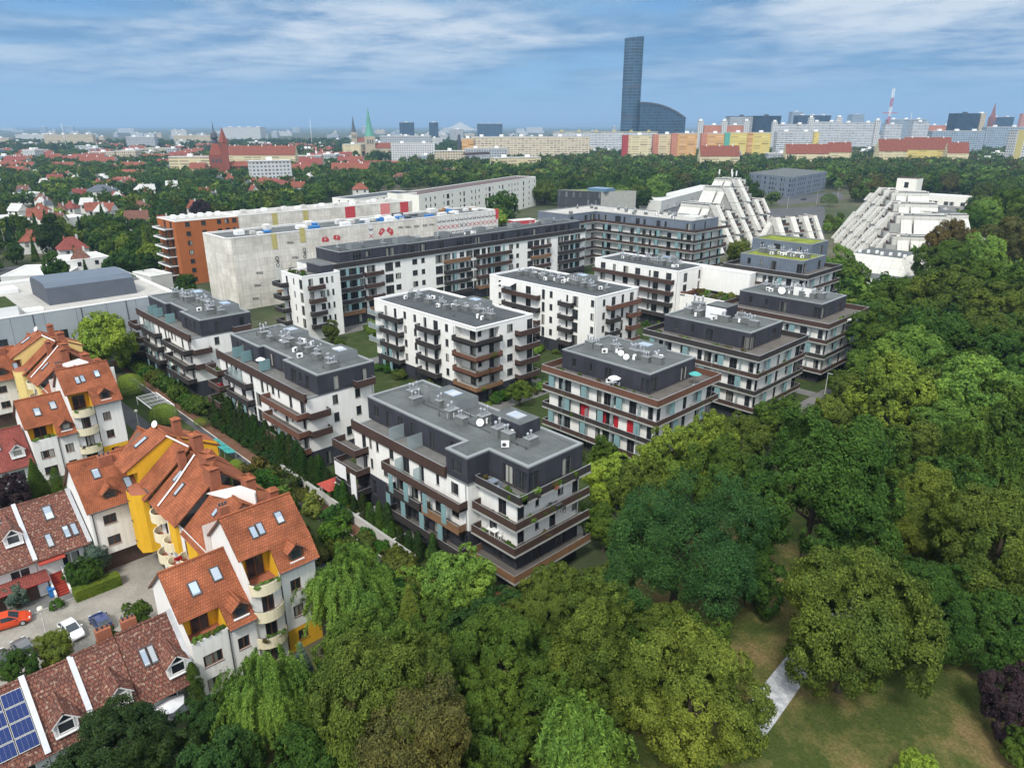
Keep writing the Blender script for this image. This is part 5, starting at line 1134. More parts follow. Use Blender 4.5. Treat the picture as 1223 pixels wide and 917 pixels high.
# white terraced buildings with sloping fins
def terraced(lab, ox, oy, rz, heights, mw, dep, lowto=0.0, endfront=True, dark='brown_membrane', fin=.37):
    t = thing('terraced_block', lab, 'apartment block', (ox, oy, 0), rz, 'white terraced buildings with sloping fins')
    run = 1.75
    N = len(heights)
    body = MB(); fins = []; roofm = MB()
    for i, h in enumerate(heights):
        x0, x1 = i * mw, (i + 1) * mw; n = max(2, int(h / 3))
        for k in range(n):
            y = k * run + .9; body.box(x0 + .01, y, 3 * k, x1 - .01, dep, 3 * k + 3 - .002, 'concrete' if k < n - 1 else 'panel_white', 'deck')
        roofm.box(x0 + .4, n * run + 1.6, 3 * n, x1 - .4, dep - .5, 3 * n + .35, 'roof_felt', 'roof_felt'); H_ = 3 * n
        for k in range(n):
            r = MB(); r.box(x0 + mw * fin - .5, k * run - .15, 3 * k - .2, x1 - .9, k * run + .05, 3 * k + 1.0, dark if (k + i) % 3 else 'brown_wood'); r.box(x0 + mw * fin - .5, k * run + .05, 3 * k - .2, x1 - 1.3, k * run + .93, 3 * k - .05, 'concrete')
            r.box(x0 + mw * fin - .3, k * run + .86, 3 * k + .1, x1 - 2.0, k * run + .898, 3 * k + 2.3, 'car_glass'); sub('balcony', r.mesh('balcony'), t)
        for xx in ((x0, x1 - 1.4) if i == N - 1 else (x0,)):
            f = MB(); w = mw * fin
            a, b = xx - .6, xx + (w if xx == x0 else 2.0) - .6
            for g in range(0, n, 2):
                g1 = min(n, g + 2); jy = .55 * ((g // 2 + i) % 2); z0, z1 = 3 * g + (.0 if g == 0 else .25), 3 * g1 + (.5 if g1 == n else .1); y0, y1 = g * run - 1.5 + jy, g1 * run - 1.0 + jy; pr = [(y0, z0), (y0 + 3.2, z0), (y1 + 3.0, z1), (y1, z1)]
                f.poly([(a, p[0], p[1]) for p in pr][::-1], 'panel_white'); f.poly([(b, p[0], p[1]) for p in pr], 'panel_white')
                for j in range(4):
                    p, q = pr[j], pr[(j + 1) % 4]; f.poly([(a, *p), (b, *p), (b, *q), (a, *q)], 'panel_white' if j != 2 else dark)
            fo = sub('fin', f.mesh('fin'), t); fo.location.y = -.5 * (i % 3)
    # sloping white end slabs
    for i in range(N + 1):
        hl = 3 * max(2, int(heights[i - 1] / 3)) if i > 0 else lowto; hr = 3 * max(2, int(heights[i] / 3)) if i < N else lowto
        if abs(hl - hr) < 1: continue
        x = i * mw; s = 1 if hl > hr else -1; top, bot = max(hl, hr), min(hl, hr); e = (top - bot) * .5 + .6
        nt = top / 3
        for (ya, yb) in ((nt * run + .6, nt * run + 4.4), (nt * run + 5.0, dep)):
            if yb <= ya + 1: continue
            m = MB(); m.solid([(x - s * 1.5, ya, top + .5), (x - s * 1.5, yb, top + .5), (x + s * e, yb, bot + .05), (x + s * e, ya, bot + .05)], .3, 'panel_white'); m.poly([(x, ya, bot), (x + s * e, ya, bot), (x, ya, top)], 'panel_white'); sub('slope_slab', m.mesh('slope_slab'), t)
    sub('body', body.mesh('body'), t); sub('roof', roofm.mesh('roof'), t); return t
terraced('white terraced building beside the road, fins sloping to the wood side', -138, 345, math.atan2(-.85, .52), [12, 21, 24, 21, 24, 18, 21, 15, 18, 9, 12, 6], 7.2, 27, 0)
terraced('inner white terraced row leaning on the first one, sloping to the shop', -112, 318, math.atan2(-.85, .52) + .25, [18, 18, 18, 12, 12, 6], 9, 22, 0)
T1 = terraced('white terraced building with antennas on its top behind the turquoise block', -152, 257, math.pi / 2, [9, 12, 18, 15, 24, 27, 18], 8.6, 26, fin=.34)
terraced('small white terraced wing between the two big terraced buildings', -140, 298, math.radians(70), [12, 12, 12], 7.4, 12)
m = MB()
for k, (x, y) in enumerate(((34, 12), (36, 13.5), (41, 14), (30, 16))):
    m.tube((x, y, 24), (x, y, 31 + k % 2), .09, .06, 'steel', 6); m.box(x - .25, y - .2, 29 + k % 2, x + .25, y + .2, 31 + k % 2, 'white_paint')
sub('antenna', m.mesh('antenna'), T1)
t = thing('terraced_block', 'low white building with sloping white roof faces and dark flat tops', 'apartment block', (-80, 250, 0), 0, 'white terraced buildings with sloping fins')
def frustum(mb, x0, x1, y0, y1, z0, z1, e, mat, top):
    a = [(x0, y0), (x1, y0), (x1, y1), (x0, y1)]; b = [(x0 + e, y0 + e), (x1 - e, y0 + e), (x1 - e, y1 - e), (x0 + e, y1 - e)]
    for i in range(4): mb.poly([(*a[i], z0), (*a[(i + 1) % 4], z0), (*b[(i + 1) % 4], z1), (*b[i], z1)], mat)
    mb.poly([(*p, z1) for p in b], top)
m = MB(); frustum(m, -98, -66, 226, 262, 0, 5.5, 4.5, 'panel_white', 'roof_felt'); put('lower_slope', m, t); m = MB(); frustum(m, -95, -72, 240, 264, 5.51, 10.5, 4, 'panel_white', 'roof_felt'); put('upper_slope', m, t)
m = MB()
for k in range(8): m.box(-90 + 2.3 * k, 246 + (k % 3), 10.51, -89.2 + 2.3 * k, 246.8 + (k % 3), 11.4, 'white_paint')
put('roof_units', m, t)
tw = thing('tower_hut', 'white square stair tower with brown top among the terraced roofs', 'tower', (-128, 352, 0)); tier(tw, 'wall', rect(-112, -104, 336, 343), 0, 29, 'cream_white', {0: [(25, '.D.')]}, roof='brown_membrane', edge='brown_membrane')
def lowbar(lab, a, b, z, dep, wall='dim_white', roof='roof_pale', cat='building', rows=None):
    A_, B_ = P(*a, z), P(*b, z); dx, dy = B_[0] - A_[0], B_[1] - A_[1]; l = math.hypot(dx, dy); nx, ny = -dy / l * dep, dx / l * dep
    t = thing('low_building', lab, cat, ((A_[0] + B_[0]) / 2, (A_[1] + B_[1]) / 2, 0)); tier(t, 'wall', [A_, B_, (B_[0] + nx, B_[1] + ny), (A_[0] + nx, A_[1] + ny)], 0, z, wall, rows or {}, roof=roof, edge='white_paint'); return t
lowbar('low white shop building with brown mural walls by the car park', (1090, 232), (1155, 236), 6, 16, 'cream_white', rows={0: [(.2, '.L.LL.LL.L')]})
lowbar('long low white row with a red sign beyond the estate', (790, 240), (858, 222), 6, 14, 'dim_white', rows={0: [(.2, '.w.w.w.w.w.w.w.')]})
lowbar('white sheds at the edge of the right hand wood', (1170, 245), (1215, 246), 4, 10, 'dim_white'); lowbar('small pale roof among trees near the yellow sign', (1175, 206), (1205, 204), 6, 10, 'dim_white')
lowbar('red and white site cabin at the end of the wrapped building', (614, 264), (640, 262), 4.5, 6, 'ink_red'); lowbar('pale flat market roof at the bottom of the villa quarter', (0, 330), (78, 327), 4, 20, 'dim_white', 'roof_pale')
lowbar('flat grey roofed villa beside the pine', (65, 262), (105, 258), 6, 14, 'dim_white', 'roof_pale'); lowbar('white flat villa at the picture edge among trees', (-20, 262), (28, 258), 7, 14, 'white_render', 'roof_pale'); lowbar('grey flat roof in the villa trees', (20, 232), (50, 230), 7, 14, 'dim_white', 'roof_pale'); lowbar('white villa with flat roof by the orange slab', (180, 330), (205, 326), 5, 12, 'concrete_pale', 'roof_pale')
lowbar('white house with long flat roof below the red roof', (78, 312), (130, 306), 6.5, 14, 'white_render', 'roof_pale', rows={0: [(.5, '.B.B.'), (3.4, '.B.B.')]})
# villas between the trees
VK = []
def villa(lab, px, py, wpx, tile, ang=0.0, hip=False, eave=5.5, rise=4.0, wall='white_render', ratio=.75, grp='villas in the leafy quarter'):
    z = eave + rise * .5; x, y = P(px, py, z); w = wpx * depth_of(x, y, z) / FPX; d = w * ratio
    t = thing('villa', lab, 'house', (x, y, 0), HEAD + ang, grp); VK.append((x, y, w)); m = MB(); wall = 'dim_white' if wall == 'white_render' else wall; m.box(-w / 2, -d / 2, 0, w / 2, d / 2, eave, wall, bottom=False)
    if not hip:
        for s in (-1, 1): m.poly([(s * w / 2 * .995, -d / 2, eave), (s * w / 2 * .995, d / 2, eave), (s * w / 2 * .995, 0, eave + rise * .97)], wall)
    sub('wall', m.mesh('wall'), t); r = MB(); e = .5; ov = 0 if hip else e; k = d / 2 if hip else -e
    a, b = (-w / 2 + k, 0, eave + rise), (w / 2 - k, 0, eave + rise); zz = eave - .3
    r.poly([(-w / 2 - e, -d / 2 - e, zz), (w / 2 + e, -d / 2 - e, zz), b, a], tile); r.poly([(w / 2 + e, d / 2 + e, zz), (-w / 2 - e, d / 2 + e, zz), a, b], tile)
    if hip: r.poly([(w / 2 + e, -d / 2 - e, zz), (w / 2 + e, d / 2 + e, zz), b], tile); r.poly([(-w / 2 - e, d / 2 + e, zz), (-w / 2 - e, -d / 2 - e, zz), a], tile)
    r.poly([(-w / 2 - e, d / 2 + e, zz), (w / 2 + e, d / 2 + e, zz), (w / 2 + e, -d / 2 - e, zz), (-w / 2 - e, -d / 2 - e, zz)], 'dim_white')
    ro = sub('roof', r.mesh('roof'), t)
    c = MB(); c.box(w * .18, -.35, eave + rise * .6, w * .18 + .7, .35, eave + rise + .7, 'concrete_pale'); c.box(-w * .25, .3, eave + rise * .5, -w * .25 + .6, .9, eave + rise + .3, 'terracotta_brick'); sub('chimney', c.mesh('chimney'), ro)
    for s in range(max(2, int(w / 4))):
        o = sub('window', win_meshes(1.3, 1.4, 'frame_dark', 'pane', None)[2], t, (-w / 2 + (s + .5) * w / max(2, int(w / 4)) - .65, -d / 2 - .16, eave - 2.2)); o.location.y = -d / 2 - .16
    return t
VL = [('big orange roofed villa with several gables', 146, 214, 42, 'far_red_tile', .2, True), ('orange roof just behind the gabled villa', 160, 205, 30, 'far_red_tile', -.3, False), ('villa with a wide dark blue slate roof', 121, 224, 34, 'slate', .1, True), ('small red roofed house beside the slate villa', 95, 229, 13, 'maroon_tile', .6, False),
      ('red twin gabled house with white chimneys', 113, 246, 20, 'far_red_tile', .5, False), ('second gable of the twin red house', 128, 246, 19, 'far_red_tile', -.2, False), ('dark brown gabled house among the villa trees', 163, 256, 24, 'brown_tile', .4, False), ('orange house just left of the orange slab', 194, 262, 22, 'far_red_tile', .5, True),
      ('orange hipped villa behind the dark pine', 40, 280, 28, 'far_red_tile', .4, True), ('red roofed house right of the dark pine', 85, 289, 30, 'maroon_tile', .7, True), ('white house with brown hip in front of the red roof', 95, 304, 22, 'brown_tile', .5, True), ('tiny orange roof before the villa wood', 230, 243, 13, 'far_red_tile', .2, True),
      ('pinkish old house under the far wood', 66, 211, 16, 'maroon_tile', .3, False), ('cream house half hidden by crowns', 90, 212, 14, 'roof_pale', .2, True), ('red villa at the very edge of the quarter', 4, 197, 28, 'far_red_tile', .2, True), ('brown hipped cottage in the hedge trees', 32, 203, 14, 'brown_tile', .4, True),
      ('orange roof before the church', 315, 215, 22, 'far_red_tile', .4, True), ('large red roof with white dormers near the wrapped buildings', 328, 216, 38, 'maroon_tile', -.5, True), ('long orange tiled house between park trees', 448, 194, 56, 'far_red_tile', 0, False), ('orange hipped roof behind the poplars', 430, 222, 18, 'far_red_tile', .3, True),
      ('white villa seen through tree crowns by the slate roof', 140, 233, 14, 'roof_pale', .5, True), ('grey roofed house in front of the purple tree', 255, 232, 12, 'slate', .2, True), ('orange dormered roof by the row of limes', 356, 220, 15, 'far_red_tile', .3, False), ('brown roofed low house in the middle trees', 480, 209, 26, 'brown_tile', .2, True), ('pink walled house with brown roof', 535, 203, 36, 'brown_tile', .1, True),
      ('red roofed house in the park belt', 700, 192, 24, 'far_red_tile', .3, True), ('orange roof half sunk in the belt of trees', 690, 197, 30, 'brown_tile', -.2, True), ('reddish roof on the way to the colourful slabs', 798, 196, 18, 'far_red_tile', .1, True), ('blue roofed house deep in the villa trees', 262, 212, 10, 'slate', .4, True), ('white gabled house near the long lime row', 205, 219, 12, 'roof_pale', .3, False)]
for l, *a in VL: villa(l, *a)
rv = random.Random(44)
for k in range(90):
    px, py = rv.uniform(0, 430), rv.uniform(188, 262)
    if py > 205 + (430 - px) * .16 or (205 < px and py > 240): continue
    tl = rv.choice(['far_red_tile', 'far_red_tile', 'maroon_tile', 'brown_tile', 'roof_pale', 'slate']); nm = {'far_red_tile': 'orange', 'maroon_tile': 'dark red', 'brown_tile': 'brown', 'roof_pale': 'pale', 'slate': 'dark slate'}[tl]
    villa(f'small villa with a {nm} roof peeping out of the garden trees', px, py, rv.uniform(9, 17) * (py / 225) ** 1.5, tl, rv.uniform(-.8, .8), rv.random() < .6, 5.5, 3.6, rv.choice(['white_render', 'cream_white' if 'cream_white' in MATS else 'white_render']), .8, f'small {nm} roofed villas among garden trees')
# ------------------------------------------------------------------ the city behind
def far_frame(px, Y):
    d0 = Y * CP + CAMZ * SP; X = (px - 611.5) * d0 / FPX
    return X * RT[0] + Y * FW[0], X * RT[1] + Y * FW[1]
def far_z(py, Y):
    v = (458.5 - py) / FPX; return CAMZ + (v * Y * CP - Y * SP) / (CP + v * SP)
def far_box(lab, xl, xr, yt, Y, dep, mat, ang=0.0, roof='roof_pale', name='city_block', cat='apartment block', group=None, z0=0, top=None):
    x, y = far_frame((xl + xr) / 2, Y); w = (xr - xl) * (Y * CP + 17) / FPX; h = far_z(yt, Y)
    t = thing(name, lab, cat, (x, y, 0), HEAD + ang, group); m = MB(); m.box(-w / 2, 0, 0, w / 2, dep, h, mat, roof, False); sub('wall', m.mesh('wall'), t)
    m = MB(); m.box(-w / 2 - .3, -.3, h + .01, w / 2 + .3, dep + .3, h + .8, 'concrete_pale' if not top else top, roof); 
    for k in range(max(1, int(w / 26))): xx = -w / 2 + (k + .5) * w / max(1, int(w / 26)); m.box(xx - 2.2, dep * .3, h + .81, xx + 2.2, dep * .7, h + 3.4, 'white_paint' if not top else top)
    sub('roof', m.mesh('roof'), t); return t
cs = 'city slabs of panel flats'
far_box('very long beige slab block behind the park trees', 564, 706, 164, 1020, 14, 'far_slab_beige', .18); far_box('white striped slab with yellow roof huts next to the glass tower', 660, 783, 158, 1290, 14, 'far_slab', -.1, top='ink_yellow')
far_box('yellow ended cream block low before the beige slab', 588, 648, 189, 800, 12, 'far_cream', .35); far_box('grey flats with loggias left of the beige slab', 556, 606, 178, 930, 12, 'far_grey', .1)
for lab, a, b, yt, Y, mt, cm in (('cream panel block with a dark red end', 749, 776, 162, 1000, 'far_cream', 'far_red'), ('pale yellow panel block with a salmon end', 785, 805, 161, 1020, 'far_cream', 'far_salmon'), ('orange panel block with a brown red end', 807, 830, 160, 1010, 'far_orange', 'far_salmon'), ('orange block before the teal ended one', 842, 862, 160, 1040, 'far_orange', 'far_salmon'), ('yellow block with a teal stripe of flats', 869, 889, 159, 1040, 'far_yellow', 'far_teal'), ('golden yellow block at the end of the colourful row', 896, 917, 159, 1050, 'far_yellow', 'far_orange')):
    t = far_box(lab, a, b, yt, Y, 14, mt, -.05, group='colourful panel blocks'); w = (b - a) * (Y * CP + 17) / FPX; h = far_z(yt - .6, Y); m = MB(); m.box(-w / 2 - 7.5, -1, 0, -w / 2 - .05, 12, h, cm, 'roof_pale', False); sub('coloured_end', m.mesh('coloured_end'), t)
far_box('white flats with reddish loggias and three white lift towers', 838, 888, 150, 1250, 14, 'far_salmon', 0, group=cs); 
for i, x in enumerate((834, 862, 888)): far_box(['white lift tower at the start of the reddish loggia flats', 'white lift tower in the middle of the reddish loggia flats', 'white lift tower at the end of the reddish loggia flats'][i], x - 3, x + 3, 145, 1245, 8, 'far_white', 0, name='lift_tower', cat='tower')
far_box('dark glass office slab with a black roof band', 899, 928, 139, 1400, 30, 'dark_office', 0, 'slate', 'office_block', 'office', top='slate'); far_box('pale office slab under the black roof band', 868, 900, 139.5, 1420, 30, 'far_grey', 0, 'slate', 'office_block', 'office', top='slate')
far_box('low grey slab with a yellow end wall', 924, 972, 158, 1060, 12, 'far_slab', .05, group=cs); t = far_box('thin yellow end of the low grey slab', 968, 974, 158, 1058, 12, 'far_yellow', 0)
for i, (a, b, yt, Y) in enumerate(((922, 962, 149, 1300), (963, 998, 146, 1330), (998, 1044, 147, 1360), (1052, 1072, 149, 1420), (1055, 1100, 143, 1600), (1085, 1104, 146, 1500))): far_box(['grey white slab with striped storeys behind the yellow end', 'striped slab between two white lift towers', 'striped slab at the foot of the crane', 'short striped slab right of the crane', 'broad bluish slab behind the crane', 'narrow pale slab by the blue office'][i], a, b, yt, Y, 14, 'far_slab' if i != 4 else 'far_bluegrey', 0, group=cs)
for i, x in enumerate((921.5, 964, 997, 1043)): far_box(['white lift tower beside the dark office', 'tall white lift tower above the yellow end wall', 'white lift tower between the striped slabs', 'white lift tower near the crane foot'][i], x - 2.6, x + 2.6, [146, 141, 140.5, 144][i], 1295 + 20 * i, 8, 'far_white', 0, name='lift_tower', cat='tower')
far_box('dark blue office cube with a beige edge', 1134, 1163, 136, 1500, 26, 'dark_office', .1, 'slate', 'office_block', 'office', top='slate'); far_box('beige side wall of the dark blue office cube', 1163, 1169, 136, 1499, 20, 'far_beige')
for i, (a, b, yt, Y, mt) in enumerate(((1108, 1170, 157, 1180, 'far_bluegrey'), (1172, 1196, 152, 1350, 'far_bluegrey'), (1196, 1240, 152, 1420, 'far_bluegrey'), (1105, 1135, 150, 1700, 'far_salmon'), (1178, 1205, 140, 2300, 'dark_office'), (1214, 1240, 136, 2500, 'far_salmon'))): far_box(['bluish white slab behind the red roofs', 'pale bluish slab below the brown tower', 'bluish slab running out of the picture', 'low reddish row before the blue office', 'dark flat office beside the brown tower', 'red brick block at the horizon edge'][i], a, b, yt, Y, 14, mt, 0, group=cs)
t = far_box('white block carrying a tall yellow lettered sign at the edge', 1203, 1245, 156, 900, 12, 'far_white', .1); m = MB(); m.box(-19, -.6, 0, -10.5, -.1, far_z(155, 900), 'ink_yellow'); sub('sign', m.mesh('sign'), t)
far_box('blue glass office pair in the haze left of the tower', 478, 494, 146.5, 2400, 30, 'dark_office', 0, 'slate', 'office_block', 'office'); far_box('narrow blue office in the haze', 513, 523, 146.5, 2400, 30, 'dark_office', 0, 'slate', 'office_block', 'office'); far_box('dark block on the horizon behind the beige slab', 570, 600, 148, 3000, 40, 'dark_office', 0, 'slate'); far_box('deep blue office in the distance', 950, 988, 138, 2100, 40, 'dark_office', 0, 'slate', 'office_block', 'office'); far_box('pale blue glass tower block in the distance', 942, 955, 134, 2300, 30, 'far_bluegrey', 0, 'slate', 'office_block', 'office'); far_box('far office stump right of the striped slabs', 1014, 1028, 137, 2600, 40, 'far_bluegrey', 0, 'slate', 'office_block', 'office')
far_box('long grey beige slab over the red roofed quarter', 55, 113, 161, 1700, 14, 'far_beige'); far_box('grey slab with dark window grid over the red roofs', 153, 187, 164, 1500, 14, 'far_grey'); far_box('broad white hall on the left horizon', 268, 312, 152.5, 2600, 60, 'far_white', 0, 'roof_pale', 'commercial_hall', 'hall'); far_box('low white hall in the left distance', 20, 56, 161, 2300, 50, 'far_white', 0, 'roof_pale', 'commercial_hall', 'hall')
far_box('pale slab between church tower and hall', 208, 262, 162, 1900, 14, 'far_beige'); far_box('white flats with loggias before the church wood', 303, 350, 193, 640, 12, 'far_white', .5); far_box('cream long low block behind the church tower foot', 205, 252, 188, 800, 12, 'far_cream', .1); far_box('pale greenish hall wall under the green spire', 410, 432, 173, 1150, 20, 'far_cream'); far_box('white clinic block right of the green spire', 468, 520, 172, 1050, 16, 'far_white', .1); far_box('white stepped hospital block behind the clinic', 455, 515, 163, 1350, 16, 'far_grey'); far_box('tan block right of the clinic', 520, 556, 181, 900, 14, 'far_beige', .15); far_box('orange small block by the brown chimney', 552, 566, 166, 1000, 12, 'far_orange')
# red roofed rows in the left distance
rr = random.Random(12)
def red_row(lab, xl, xr, yt, Y, grp, tile='far_red_tile', wall='far_cream', rise=None):
    x, y = far_frame((xl + xr) / 2, Y); w = (xr - xl) * (Y * CP + 17) / FPX; h = far_z(yt, Y); d = 12; e = max(4, h * .6)
    t = thing('red_roofed_row', lab, 'house row', (x, y, 0), HEAD + rr.uniform(-.12, .12), grp); m = MB(); m.box(-w / 2, -d / 2, 0, w / 2, d / 2, e, wall, bottom=False); m.poly([(w / 2, -d / 2, e), (w / 2, d / 2, e), (w / 2, 0, h)], wall); m.poly([(-w / 2, d / 2, e), (-w / 2, -d / 2, e), (-w / 2, 0, h)], wall); sub('wall', m.mesh('wall'), t)
    r = MB(); r.poly([(-w / 2, -d / 2 - .4, e - .2), (w / 2, -d / 2 - .4, e - .2), (w / 2, 0, h), (-w / 2, 0, h)], tile); r.poly([(w / 2, d / 2 + .4, e - .2), (-w / 2, d / 2 + .4, e - .2), (-w / 2, 0, h), (w / 2, 0, h)], tile)
    for k in range(max(1, int(w / 14))): xx = -w / 2 + (k + .5) * w / max(1, int(w / 14)); r.box(xx - .5, -.5, h - 1.5, xx + .5, .5, h + 1.2, 'white_paint')
    sub('roof', r.mesh('roof'), t); return t
red_row('very long red roof behind the church tower', 276, 356, 174, 900, None); red_row('large salmon red roof before the colourful blocks', 833, 880, 174, 850, None, 'far_red_tile'); red_row('red roofed school left of the crane', 1043, 1077, 166, 900, None); red_row('wide red roofed school with yellow walls', 1075, 1128, 164, 930, None, wall='far_yellow'); red_row('red roof right of the school', 1126, 1150, 170, 900, None); red_row('low red roofs before the yellow ended slab', 935, 985, 172, 920, None); red_row('orange roofed houses under the striped slabs', 985, 1012, 170, 950, None)
for k in range(115):
    Y = rr.choice([760, 840, 920, 1000, 1080, 1180, 1280, 1400, 1550, 1750]); xl = rr.uniform(-10, 420); 
    if 235 < xl < 290 and Y < 850: continue
    w = rr.uniform(16, 40) * 900 / Y
    red_row('red roofed terraced row in the dense quarter below the left horizon' if xl < 250 else 'red roofed row scattered near the green spire', xl, xl + w, PX(*far_frame(xl, Y), rr.uniform(10, 15))[1], Y, 'red roofed rows of the far quarter' if xl < 250 else 'red roofed rows round the spire', rr.choice(['far_red_tile', 'far_red_tile', 'maroon_tile']), rr.choice(['far_cream', 'far_white', 'far_beige']))
for k in range(260):
    Y = rr.choice([1000, 1150, 1300, 1600, 1900, 2300, 2800, 3400, 4200, 5200]) * rr.uniform(.9, 1.1); xl = rr.uniform(-30, 1240); w = rr.uniform(6, 26) * (1700 / Y) ** .6; hh = rr.uniform(9, 24) if rr.random() < .88 else rr.uniform(26, 42)
    if Y < 1700: hh = min(hh, rr.uniform(9, 17))
    yt = PX(*far_frame(xl, Y), hh)[1]; left = xl < 560
    far_box('pale flats block in the hazy city left of the glass tower' if left else 'pale flats block in the hazy city right of the long beige slab', xl, xl + w, yt, Y, 14, rr.choice(['far_white', 'far_grey', 'far_beige', 'far_white', 'far_bluegrey', 'far_slab', 'far_grey']), rr.uniform(-.3, .3), group='hazy flats on one side of the tower' if left else 'hazy flats on the other side of the tower')
for k in range(10):
    Y = rr.uniform(4500, 8000); xl = rr.uniform(0, 1200); far_box('faint hall on the very horizon', xl, xl + rr.uniform(6, 20), PX(*far_frame(xl, Y), rr.uniform(15, 40))[1], Y, 40, 'far_white', 0, group='faint halls at the horizon')
# landmark tower
def skytower():
    Y = 1514; x, y = far_frame(750.5, Y); t = thing('glass_tower', 'slender elliptical glass skyscraper rising above everything', 'skyscraper', (x, y, 0), HEAD); n = 28; rx, ry = 18.5, 14; H_ = far_z(46, Y)
    m = MB()
    for lev, (za, zb) in enumerate(((0, 62), (62, 66), (66, 118), (118, 122), (122, H_ - 6))):
        mt = 'glass_tower' if lev % 2 == 0 else 'slate'; k = 1.0 if lev % 2 == 0 else .985
        for i in range(n):
            a, b = 2 * math.pi * i / n, 2 * math.pi * (i + 1) / n
            m.poly([(rx * k * math.cos(a), ry * k * math.sin(a), za), (rx * k * math.cos(b), ry * k * math.sin(b), za), (rx * k * math.cos(b), ry * k * math.sin(b), zb), (rx * k * math.cos(a), ry * k * math.sin(a), zb)], mt)
    sub('shaft', m.mesh('shaft'), t); c = MB(); z0 = H_ - 6
    for i in range(n):
        a, b = 2 * math.pi * i / n, 2 * math.pi * (i + 1) / n; ha, hb = z0 + 7 + 1.5 * math.cos(a), z0 + 7 + 1.5 * math.cos(b)
        c.poly([(rx * 1.01 * math.cos(a), ry * 1.01 * math.sin(a), z0), (rx * 1.01 * math.cos(b), ry * 1.01 * math.sin(b), z0), (rx * 1.01 * math.cos(b), ry * 1.01 * math.sin(b), hb), (rx * 1.01 * math.cos(a), ry * 1.01 * math.sin(a), ha)], 'glass_low')
        c.poly([(rx * math.cos(b) * .97, ry * math.sin(b) * .97, z0 - .1), (rx * math.cos(a) * .97, ry * math.sin(a) * .97, z0 - .1), (rx * math.cos(a) * .97, ry * math.sin(a) * .97, ha), (rx * math.cos(b) * .97, ry * math.sin(b) * .97, hb)], 'slate')
    c.lathe([(12, z0 - .5), (12, z0 + 3), (0, z0 + 3.1)], 'slate', 16); sub('crown', c.mesh('crown'), t); a = MB(); a.tube((3, 0, z0), (3, 0, z0 + 16), .4, .2, 'steel', 6); sub('mast', a.mesh('mast'), t)
    Y = 1490; x, y = far_frame(789, Y); w = 54 * (Y * CP + 17) / FPX; t = thing('glass_hall', 'dark blue glass building with a long curved roof at the tower foot', 'office', (x, y, 0), HEAD); h0, h1 = far_z(122.5, Y), far_z(141, Y)
    pr = [(-w / 2, 0), (w / 2, 0)] + [(w / 2 - w * (i / 12) ** 1.0, h1 + (h0 - h1) * (1 - (1 - i / 12) ** 2.2)) for i in range(13)]
    m = MB(); d = 40; m.poly([(p[0], 0, p[1]) for p in pr], 'glass_low'); m.poly([(p[0], d, p[1]) for p in reversed(pr)], 'glass_low')
    for p, q in zip(pr[1:], pr[2:] + pr[:1]): m.poly([(p[0], 0, p[1]), (p[0], d, p[1]), (q[0], d, q[1]), (q[0], 0, q[1])], 'glass_low')
    sub('body', m.mesh('body'), t); r = MB()
    for p, q in zip(pr[2:], pr[3:]): r.solid([(p[0], -1.2, p[1] + .9), (p[0], d + 1, p[1] + .9), (q[0], d + 1, q[1] + .9), (q[0], -1.2, q[1] + .9)], 3.2, 'slate')
    sub('roof_band', r.mesh('roof_band'), t)
skytower()
def spire(lab, px, Y, ytip, ybase, wpx, stone, cap, name='church', lantern=False):
    x, y = far_frame(px, Y); k = (Y * CP + 17) / FPX; w = wpx * k; zt, zb = far_z(ytip, Y), far_z(ybase, Y); t = thing(name, lab, 'church', (x, y, 0), HEAD + .3)
    m = MB(); m.box(-w / 2, -w / 2, 0, w / 2, w / 2, zb, stone, 'slate', False)
    for i in (-1, 0, 1): m.box(i * w * .26 - w * .07, -w / 2 - .12, zb * .68, i * w * .26 + w * .07, -w / 2 - .02, zb * .86, 'slate')
    sub('tower', m.mesh('tower'), t); s = MB()
    if lantern:
        s.box(-w * .47, -w * .47, zb + .01, w * .47, w * .47, zb + 1.0, stone); q = [(-w * .46, -w * .46), (w * .46, -w * .46), (w * .46, w * .46), (-w * .46, w * .46)]; zc = zb + (zt - zb) * .34
        for i in range(4): s.poly([(*q[i], zb + 1), (*q[(i + 1) % 4], zb + 1), (q[(i + 1) % 4][0] * .45, q[(i + 1) % 4][1] * .45, zc), (q[i][0] * .45, q[i][1] * .45, zc)], stone)
        s.lathe([(w * .2, zc), (w * .2, zc + (zt - zb) * .12), (w * .27, zc + (zt - zb) * .16), (w * .2, zc + (zt - zb) * .28), (w * .05, zc + (zt - zb) * .36), (0, zt)], cap, 10)
    else: s.lathe([(w * .5, zb + .01), (w * .3, zb + (zt - zb) * .3), (0, zt)], cap, 8)
    sub('spire', s.mesh('spire'), t); n = MB(); n.box(w * .5 + .01, -w * .4, 0, w * 2.4, w * .45, zb * .5, stone, bottom=False)
    n.poly([(w * .5, -w * .45, zb * .5), (w * 2.4, -w * .45, zb * .5), (w * 2.4, 0, zb * .72), (w * .5, 0, zb * .72)], 'far_red_tile'); n.poly([(w * 2.4, w * .5, zb * .5), (w * .5, w * .5, zb * .5), (w * .5, 0, zb * .72), (w * 2.4, 0, zb * .72)], 'far_red_tile'); n.poly([(w * 2.4, -w * .4, zb * .5), (w * 2.4, w * .45, zb * .5), (w * 2.4, 0, zb * .71)], stone); sub('nave', n.mesh('nave'), t); return t
t = spire('red brick church tower with a dark lantern cap above the villa trees', 262, 760, 143, 186, 16, 'church_brick', 'slate', lantern=True); 
x, y = far_frame(272, 755); t2 = MB(); t2.box(-3.2, -3, 0, 3.2, 3, far_z(170, 755), 'church_brick', bottom=False); t2.lathe([(4.4, far_z(170, 755)), (0, far_z(152, 755))], 'church_brick', 4); o = sub('side_turret', t2.mesh('side_turret'), t, (8.5, -5, 0))
